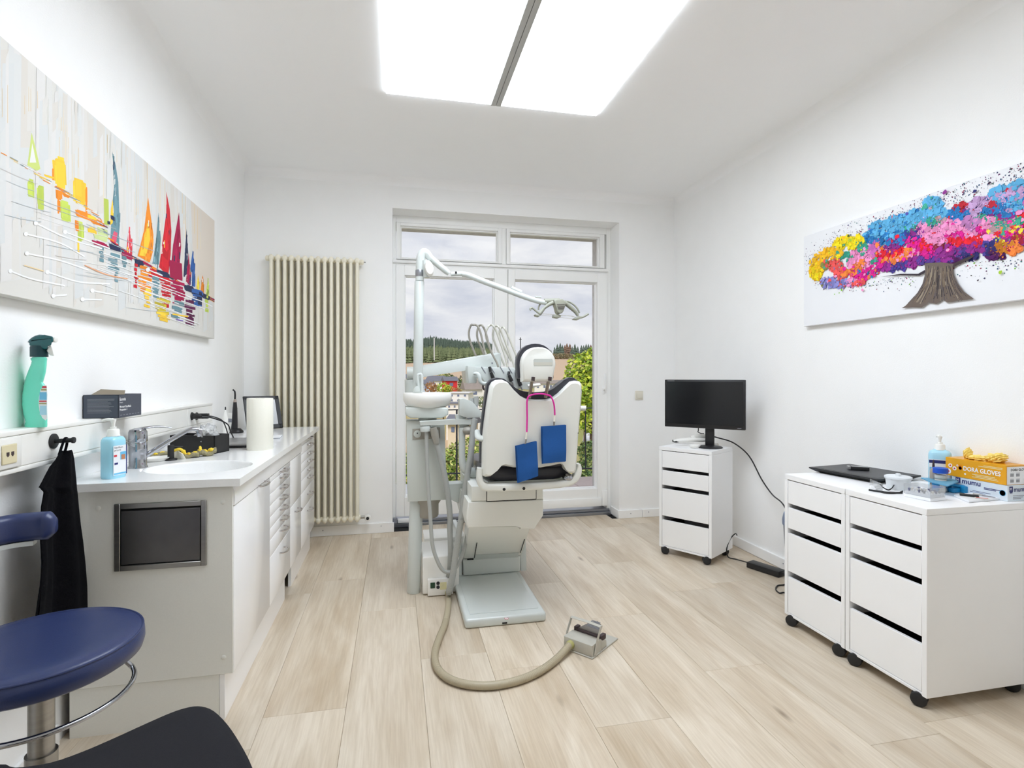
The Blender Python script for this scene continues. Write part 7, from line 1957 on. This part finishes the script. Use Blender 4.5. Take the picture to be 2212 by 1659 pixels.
def dab(x, y, w, h, c, n=1, spread=0):
    for _ in range(n):
        xx, yy = x + rr.uniform(-spread, spread), y + rr.uniform(-spread, spread); ww, hh = w * rr.uniform(.6, 1.2), h * rr.uniform(.6, 1.2)
        poly1([(xx - ww / 2, yy - hh / 2), (xx + ww / 2 * rr.uniform(.7, 1), yy - hh / 2 + ww * .3), (xx + ww / 2, yy + hh / 2 + ww * .3), (xx - ww / 2 * rr.uniform(.7, 1), yy + hh / 2)], jit(c, rr, .12))
# far boats on the left, loose
poly1([(160, 535), (182, 620), (205, 722), (188, 732), (138, 704), (150, 620)], rgb(206, 220, 128)); poly1([(164, 590), (184, 690), (150, 690)], rgb(232, 232, 226))
for x, y, w, h, c, n in ((310, 735, 56, 110, YEL, 10), (408, 830, 50, 100, YEL, 10), (300, 850, 24, 40, ORG, 4), (330, 850, 40, 26, ORG, 4), (440, 880, 8, 110, ORG, 5), (270, 750, 8, 90, ORG, 2), (335, 930, 40, 90, LIME, 7), (150, 820, 28, 90, LIME, 5), (206, 860, 24, 100, LIME, 5), (300, 910, 12, 70, ORG, 4), (430, 950, 90, 26, ORG, 7), (495, 985, 60, 26, ORG, 6), (470, 960, 40, 14, YEL, 4), (545, 940, 22, 130, LIME, 5), (412, 1040, 26, 90, LIME, 5), (392, 1010, 14, 60, ORG, 3), (520, 1050, 60, 40, rgb(200, 214, 150), 5), (470, 1030, 50, 18, YEL, 4), (400, 1120, 8, 60, YEL, 3), (250, 755, 60, 10, YEL, 2)): dab(x, y, w, h, c, n, min(w, h) * .35)
# sails
SAILS = [([(573, 632), (590, 700), (604, 790), (612, 1010), (603, 1102), (563, 1080), (574, 900), (585, 790)], TEA), ([(757, 868), (770, 960), (784, 1060), (780, 1150), (765, 1202), (703, 1168), (735, 1040)], ORG), ([(850, 838), (868, 930), (876, 1040), (872, 1160), (860, 1272), (813, 1225), (835, 1060), (852, 930)], RED), ([(915, 942), (922, 1040), (926, 1120), (918, 1220), (905, 1292), (868, 1278), (885, 1110)], CRI), ([(660, 1018), (670, 1090), (676, 1172), (644, 1158), (650, 1090)], rgb(220, 70, 84)), ([(810, 945), (822, 1080), (812, 1212), (778, 1208), (795, 1110)], TEA), ([(953, 1028), (962, 1150), (955, 1262), (938, 1272), (947, 1130)], NAV), ([(985, 1138), (997, 1240), (995, 1324), (962, 1312)], BLU), ([(965, 1150), (976, 1300), (950, 1300)], CRI), ([(1035, 1262), (1040, 1345), (1026, 1340)], ORG), ([(1062, 1290), (1068, 1372), (1054, 1368)], LIME), ([(1012, 1270), (1018, 1340), (1004, 1335)], YEL)]
for pts, c in SAILS:
    poly1(pts, c); cx, cy = sum(p[0] for p in pts) / len(pts), sum(p[1] for p in pts) / len(pts)
    for s_, f in ((.72, 1.12), (.5, .86), (.32, 1.25)): poly1([(cx + (x - cx) * s_ + rr.uniform(-5, 5), cy + (y - cy) * s_ * 1.1 + 16) for x, y in pts], tuple(min(1, v * f) for v in c))
poly1([(575, 880), (582, 930), (575, 1000), (562, 1010), (566, 930)], YEL); poly1([(582, 1040), (600, 1050), (592, 1105), (565, 1095)], rgb(226, 92, 120)); poly1([(740, 1050), (760, 1000), (768, 1080), (745, 1170), (712, 1165)], YEL)
dab(575, 970, 14, 20, NAV, 3, 6); dab(560, 1000, 14, 14, NAV, 2, 6)
for pts, c in SAILS:
    cx, cy = sum(p[0] for p in pts) / len(pts), sum(p[1] for p in pts) / len(pts)
    for _ in range(26):
        i = rr.randrange(len(pts)); a, e = pts[i], pts[(i + 1) % len(pts)]; f = rr.random(); x, y = a[0] + (e[0] - a[0]) * f, a[1] + (e[1] - a[1]) * f
        g = rr.uniform(.0, .7); x, y = x + (cx - x) * g, y + (cy - y) * g; L = rr.uniform(14, 60); w = rr.uniform(1.5, 6)
        cc = rr.choice([c, c, tuple(v * .6 for v in c), tuple(min(1, v * 1.4 + .05) for v in c), rgb(238, 236, 230), YEL, NAV] if _ % 3 == 0 else [c, tuple(v * .7 for v in c), tuple(min(1, v * 1.25) for v in c)])
        poly1([(x, y - L / 2), (x + w, y - L * .4), (x + w * .8, y + L * .4), (x - w * .3, y + L / 2)], jit(cc, rr, .15))
# the waterline
WL = [(0, 640), (100, 690), (200, 758), (300, 818), (400, 892), (480, 960), (560, 1085), (640, 1150), (720, 1195), (800, 1240), (880, 1285), (960, 1325), (1040, 1365), (1085, 1385)]
for k in range(150):
    f = rr.random(); i = min(int(f * (len(WL) - 1)), len(WL) - 2); g = f * (len(WL) - 1) - i
    x, y = WL[i][0] + (WL[i + 1][0] - WL[i][0]) * g, WL[i][1] + (WL[i + 1][1] - WL[i][1]) * g
    L = rr.uniform(14, 46); h = rr.uniform(2, 9) if x > 520 else rr.uniform(1.5, 5); c = rr.choice([NAV, CRI, RED, ORG, TEA, rgb(60, 70, 80)]) if x > 500 else rr.choice([rgb(120, 136, 142), ORG, YEL, rgb(236, 236, 232), rgb(150, 160, 160)])
    y += rr.uniform(-8, 8); poly1([(x, y), (x + L, y + L * .52), (x + L, y + L * .52 + h), (x, y + h)], jit(c, rr))
for x, y, w, h, c in ((588, 1120, 46, 22, NAV), (712, 1200, 40, 26, NAV), (790, 1248, 90, 40, RED), (835, 1255, 60, 26, NAV), (895, 1230, 56, 80, CRI), (970, 1325, 50, 26, NAV), (1010, 1350, 60, 18, NAV), (1055, 1375, 40, 14, NAV), (650, 1160, 60, 22, CRI), (510, 1095, 70, 16, CRI)): dab(x, y, w, h, c, 4, 6)
# broken reflections
for x0, x1, y0, y1, c in ((508, 530, 1120, 1200, TEA), (545, 610, 1150, 1240, TEA), (585, 600, 1180, 1300, TEA), (625, 645, 1165, 1230, TEA), (684, 702, 1205, 1325, RED), (706, 772, 1215, 1350, ORG), (735, 770, 1330, 1430, YEL), (780, 812, 1270, 1370, TEA), (818, 872, 1275, 1420, RED), (872, 945, 1290, 1400, CRI), (980, 1036, 1335, 1410, BLU), (945, 1002, 1390, 1505, PUR), (792, 868, 1380, 1450, rgb(206, 186, 60)), (800, 868, 1450, 1500, YEL), (878, 940, 1395, 1470, TEA), (1050, 1066, 1370, 1450, LIME), (1010, 1030, 1350, 1400, NAV)):
    y = y0
    while y < y1:
        h = rr.uniform(14, 26)
        for _ in range(2):
            a = rr.uniform(x0 - 3, x0 + (x1 - x0) * .4); e = rr.uniform(x0 + (x1 - x0) * .6, x1 + 3); poly1([(a, y), (e, y + (e - a) * .28), (e, y + h * .72 + (e - a) * .28), (a, y + h * .72)], jit(c, rr, .2))
        y += h
# white drips and pencil-thin lines
def line1(pts, w, c):
    pts = [Vector((x, y, 0)) for x, y in pts]; P = catmull(pts, 6); up = [(p.x, p.y - w / 2) for p in P]; dn = [(p.x, p.y + w / 2) for p in P]
    for a, b_, c_, d_ in zip(up, up[1:], dn[1:], dn): poly1([a, b_, c_, d_], c)
WHT = rgb(244, 245, 245)
for pts in ([(180, 1000), (340, 1075), (520, 1130)], [(130, 1055), (300, 1100), (430, 1170)], [(135, 1155), (300, 1190), (450, 1240)], [(240, 1250), (400, 1300), (560, 1310)], [(330, 1045), (450, 1090), (560, 1130)], [(50, 1245), (160, 1285), (330, 1320)], [(270, 1372), (340, 1366)], [(420, 1390), (520, 1392)], [(470, 1345), (600, 1370)], [(755, 1238), (830, 1268)]):
    line1(pts, rr.uniform(6, 9), WHT); x, y = pts[0]; poly1([(x + 11 * math.cos(a), y + 11 * math.sin(a)) for a in [k * PI / 5 for k in range(10)]], WHT)
for k in range(26):
    x = rr.uniform(-20, 700); y = 700 + x * .62 + rr.uniform(0, 330); L = rr.uniform(120, 380); s_ = .5 - (y - 640 - x * .6) / 1000
    line1([(x, y), (x + L / 2, y + L * s_ * .5 + 4), (x + L, y + L * s_)], rr.uniform(1.2, 3), rr.choice([rgb(196, 202, 206), rgb(206, 200, 196), rgb(240, 240, 238), rgb(184, 194, 200)]))
for k in range(34):
    x = rr.uniform(480, 960); y = 1110 + (x - 480) * .5 + rr.uniform(0, 190); L = rr.uniform(60, 180); line1([(x, y), (x + L / 2, y + L * .17), (min(x + L, 1085), y + L * .36)], rr.uniform(2, 5), WHT)
line1([(430, 1215), (540, 1262), (650, 1285)], 6, rgb(232, 170, 130)); line1([(120, 1215), (220, 1245)], 4, rgb(240, 210, 150)); line1([(880, 1465), (960, 1478)], 7, YEL)
line1([(898, 1492), (935, 1500)], 5, rgb(120, 90, 180))
brushwork('brushwork', [([clampY(p) for p in pts], c) for pts, c in polys], t, (1, 0, 0))

# --- right: colour-splash tree
XPR = XR - .032
def P2(x, y): return at_X(1720 + x / 4.366, 340 + y / 4.366, XPR)
TL, BL = P2(65, 745), P2(75, 1595)
ry1 = (TL.y + BL.y) / 2; rzt = (TL.z + P2(2148, 45).z) / 2; rzb = (BL.z + P2(2148, 1340).z) / 2
trunk_y = P2(1390, 1100).y
ry0 = trunk_y - (ry1 - trunk_y) * 1.04
t = thing('tree_painting', 'wide canvas of a tree with a rainbow-coloured crown on the right wall', 'painting', (XR, (ry0 + ry1) / 2, rzb))
q = nb(); box(q, XPR, XR - .004, ry0, ry1, rzb, rzt, .002, 1); mat('canvas_white', rgb(240, 241, 244), .7); part('canvas', q, 'canvas_white', t)
rr = random.Random(21); polys = []
def keep(p): return Vector((p.x, max(ry0 + .003, min(ry1 - .003, p.y)), max(rzb + .003, min(rzt - .003, p.z))))
def blob(y, z, r, c, ph=None, asp=1.0):
    n = rr.randint(9, 13); pts = []
    for k in range(n):
        a = 2 * PI * k / n; q_ = r * rr.uniform(.62, 1.2); pts.append(keep(Vector((XPR, y + q_ * math.cos(a) * asp, z + q_ * math.sin(a)))))
    polys.append((pts[::-1], c))
YLW, GLD, TGR, BLE, LBL, COR, PNK, MAG, RDD, ORA, PPL, NVY, BRN, LIL, MAU, PER = rgb(252, 222, 30), rgb(248, 190, 36), rgb(58, 164, 138), rgb(38, 122, 190), rgb(96, 178, 224), rgb(238, 90, 88), rgb(242, 150, 200), rgb(226, 32, 150), rgb(236, 34, 50), rgb(248, 136, 62), rgb(146, 44, 140), rgb(44, 44, 110), rgb(196, 120, 30), rgb(196, 160, 206), rgb(184, 150, 156), rgb(140, 140, 206)
CL = [(200, 1040, 70, 120, GLD), (190, 1080, 60, 80, YLW), (330, 910, 120, 60, GLD), (480, 810, 120, 60, YLW), (590, 780, 60, 55, YLW), (500, 790, 40, 30, rgb(206, 220, 40)), (450, 935, 90, 45, TGR), (625, 850, 45, 85, TGR), (740, 960, 35, 55, TGR), (290, 1010, 40, 40, rgb(130, 130, 70)), (370, 1020, 80, 60, COR), (420, 1110, 60, 50, COR), (320, 1180, 90, 50, PER), (430, 1190, 70, 40, PER), (520, 1180, 60, 40, PNK), (560, 930, 50, 60, PNK), (520, 990, 50, 40, PNK), (660, 950, 70, 90, PNK), (740, 860, 55, 80, rgb(210, 110, 190)), (560, 1050, 70, 45, ORA), (610, 1000, 50, 50, ORA), (470, 1080, 50, 36, ORA), (600, 1130, 90, 60, MAG), (720, 1075, 60, 55, MAG), (590, 1180, 60, 36, COR),
      (720, 750, 80, 60, BLE), (850, 680, 160, 80, LBL), (1010, 620, 160, 80, LBL), (900, 760, 150, 70, BLE), (1180, 560, 140, 70, LBL), (1290, 450, 90, 80, LBL), (1330, 520, 90, 60, LBL), (1080, 660, 80, 40, TGR), (1280, 610, 80, 45, TGR), (1370, 590, 50, 40, MAU), (1100, 730, 90, 40, rgb(60, 70, 160)), (1520, 530, 110, 50, BLE), (960, 790, 90, 50, PPL), (1140, 700, 60, 40, PPL),
      (820, 930, 60, 55, RDD), (910, 860, 80, 50, PPL), (960, 890, 70, 40, RDD), (830, 885, 40, 40, PNK), (900, 965, 70, 40, ORA), (1000, 950, 60, 36, ORA), (1070, 905, 60, 50, ORA), (1070, 920, 30, 26, PNK), (800, 1000, 50, 50, MAG), (1120, 800, 90, 45, MAG), (1150, 880, 80, 50, MAG), (1230, 830, 70, 55, RDD), (1260, 890, 60, 50, MAG), (1200, 660, 60, 60, PNK), (1250, 720, 90, 50, PNK), (1480, 640, 110, 60, PNK), (1400, 700, 100, 60, PNK), (1340, 770, 90, 45, PNK), (1500, 740, 80, 36, MAG), (1650, 620, 90, 55, rgb(196, 130, 190)), (1640, 705, 70, 50, PNK), (1540, 790, 90, 40, RDD), (1680, 785, 90, 45, RDD), (1800, 620, 80, 55, PNK), (1760, 680, 60, 40, MAG), (1840, 740, 60, 40, PNK), (1370, 840, 80, 40, rgb(140, 40, 60)), (1420, 890, 110, 55, PPL), (1590, 860, 90, 50, PPL), (1720, 840, 70, 40, PPL), (850, 1030, 80, 45, PPL), (960, 1030, 90, 40, rgb(76, 64, 150)), (1100, 990, 100, 45, PPL), (1250, 960, 120, 45, rgb(96, 60, 150)), (1400, 970, 90, 36, PPL), (1540, 900, 70, 40, rgb(80, 60, 140)), (1500, 960, 80, 30, rgb(90, 30, 100)), (1820, 850, 80, 50, NVY), (1880, 920, 90, 36, rgb(80, 20, 90)), (1650, 930, 80, 30, NVY),
      (1570, 470, 60, 40, rgb(190, 36, 50)), (1690, 480, 90, 70, LIL), (1860, 450, 50, 60, rgb(196, 40, 60)), (1760, 420, 90, 40, LIL), (1950, 380, 140, 45, LIL), (2080, 335, 90, 40, LIL), (2000, 500, 130, 60, BLE), (2080, 440, 100, 60, LBL), (1960, 530, 80, 40, BLE), (1940, 600, 100, 40, TGR), (1760, 580, 50, 40, TGR), (1900, 680, 90, 55, MAU), (2000, 650, 90, 45, MAU), (2080, 600, 70, 40, TGR), (1950, 760, 60, 50, rgb(246, 224, 70)), (2100, 690, 60, 40, rgb(246, 224, 70)), (2020, 720, 70, 40, MAG), (2100, 760, 70, 55, rgb(176, 30, 60)), (1960, 830, 100, 55, BRN), (2060, 850, 70, 60, ORA), (1900, 870, 60, 50, BRN)]
items = []
for x, y, rx, ry, c in CL:
    n = max(8, int(rx * ry / 75))
    for _ in range(n):
        a = rr.uniform(0, 2 * PI); g = math.sqrt(rr.random()); p = P2(x + rx * g * math.cos(a), y + ry * g * math.sin(a)); items.append((p, rr.uniform(.004, .015), jit(c if rr.random() > .14 else rr.choice(CL[max(0, CL.index((x, y, rx, ry, c)) - 3):CL.index((x, y, rx, ry, c)) + 4])[4], rr, .22)))
# the half of the crown beyond the picture's edge, a looser mirror of the near half
for x, y, rx, ry, c in [k for k in CL if k[0] < 1000]:
    p0 = P2(x, y); w = abs(P2(x + rx, y).y - P2(x - rx, y).y) / 2
    for _ in range(max(5, int(rx * ry / 200))):
        items.append((Vector((XPR, 2 * trunk_y - p0.y + rr.uniform(-w, w), p0.z + rr.uniform(-.03, .03))), rr.uniform(.008, .018), jit(c, rr, .16)))
rr.shuffle(items)
# splatter round the crown
DARK = [rgb(50, 50, 96), rgb(96, 40, 96), rgb(40, 80, 120), rgb(60, 60, 60), rgb(40, 110, 110), rgb(150, 40, 80)]
edge = [(120, 1130), (150, 960), (300, 830), (480, 720), (660, 690), (800, 610), (960, 560), (1180, 470), (1290, 390), (1480, 440), (1600, 350), (1800, 300), (2000, 250), (2140, 220)]
for k in range(900):
    i = rr.randrange(len(edge) - 1); f = rr.random(); x = edge[i][0] + (edge[i + 1][0] - edge[i][0]) * f; y = edge[i][1] + (edge[i + 1][1] - edge[i][1]) * f
    sp_ = abs(rr.gauss(0, 1)); far = min(1.0, (x - 900) / 900) if x > 900 else .25
    p = P2(x + rr.gauss(0, 40), y - sp_ * (40 + 110 * far) + 30); blob(p.y, p.z, rr.choice([.0012, .0016, .0022, .003]) * rr.uniform(.7, 1.3), rr.choice(DARK), asp=rr.uniform(.6, 1.3))
for k in range(330):
    x = rr.uniform(160, 2140); y = (1190 - abs(x - 500) * .12) + abs(rr.gauss(0, 45)) if x < 1150 else 960 + abs(rr.gauss(0, 70))
    p = P2(x, y); blob(p.y, p.z, rr.choice([.0012, .0018, .0026]) * rr.uniform(.7, 1.4), rr.choice(DARK + [rgb(130, 190, 50)]))
for p, r, c in items: blob(p.y, p.z, r, c, asp=rr.uniform(.7, 1.3))
for k in range(1500):
    p, r, c = rr.choice(items); blob(p.y + rr.uniform(-.02, .02), p.z + rr.uniform(-.02, .02), rr.uniform(.0012, .004), jit(c, rr, .4))
for x, y, r, c in ((505, 640, .0042, NVY), (930, 605, .008, BLE), (1060, 530, .009, rgb(90, 90, 180)), (1415, 330, .011, rgb(150, 60, 150)), (1700, 320, .008, NVY), (1835, 243, .006, rgb(60, 40, 70)), (440, 1250, .007, rgb(130, 200, 40)), (375, 1290, .004, rgb(130, 200, 40)), (1940, 1085, .008, rgb(170, 206, 60)), (1730, 1160, .004, rgb(60, 40, 60)), (505, 740, .007, rgb(90, 110, 40)), (640, 1250, .008, PNK), (560, 905, .010, PNK), (660, 1105, .008, PNK)):
    p = P2(x, y); blob(p.y, p.z, r, c)
def poly2(pts, c): polys.append(([keep(P2(x, y)) for x, y in pts], c))
poly2([(810, 1128), (1000, 1112), (1180, 1116), (1235, 1085), (1228, 1062), (1165, 1098), (1000, 1098)], rgb(60, 52, 60))
poly2([(1490, 1045), (1530, 1018), (1640, 968), (1700, 930), (1690, 920), (1600, 955), (1490, 1005)], rgb(70, 58, 60))
poly2([(1225, 1000), (1232, 1095), (1205, 1195), (1145, 1300), (1045, 1400), (1008, 1422), (1110, 1414), (1200, 1416), (1262, 1370), (1340, 1382), (1398, 1340), (1440, 1370), (1560, 1350), (1692, 1335), (1600, 1268), (1540, 1190), (1497, 1100), (1490, 1030), (1500, 1005), (1380, 990)], rgb(112, 100, 92))
for k in range(190):
    f = rr.random(); x0 = 1250 + 240 * f; x1 = 1060 + 600 * f + rr.uniform(-20, 20); yt = 1015; yb = 1390 - 40 * f; a, e = sorted((rr.random(), rr.random()))
    def tp_(s_): return (x0 + (x1 - x0) * s_ ** 2.2, yt + (yb - yt) * s_)
    w = rr.uniform(3, 9); pa2, pe2 = tp_(a), tp_(e); m2_ = tp_((a + e) / 2)
    poly2([(pa2[0] - w / 2, pa2[1]), (pa2[0] + w / 2, pa2[1]), (m2_[0] + w / 2, m2_[1]), (pe2[0] + w / 2, pe2[1]), (pe2[0] - w / 2, pe2[1]), (m2_[0] - w / 2, m2_[1])], jit(rr.choice([rgb(74, 66, 66), rgb(150, 138, 120), rgb(120, 104, 88), rgb(96, 88, 90), rgb(60, 54, 58)]), rr, .15))
brushwork('brushwork', polys, t, (-1, 0, 0))
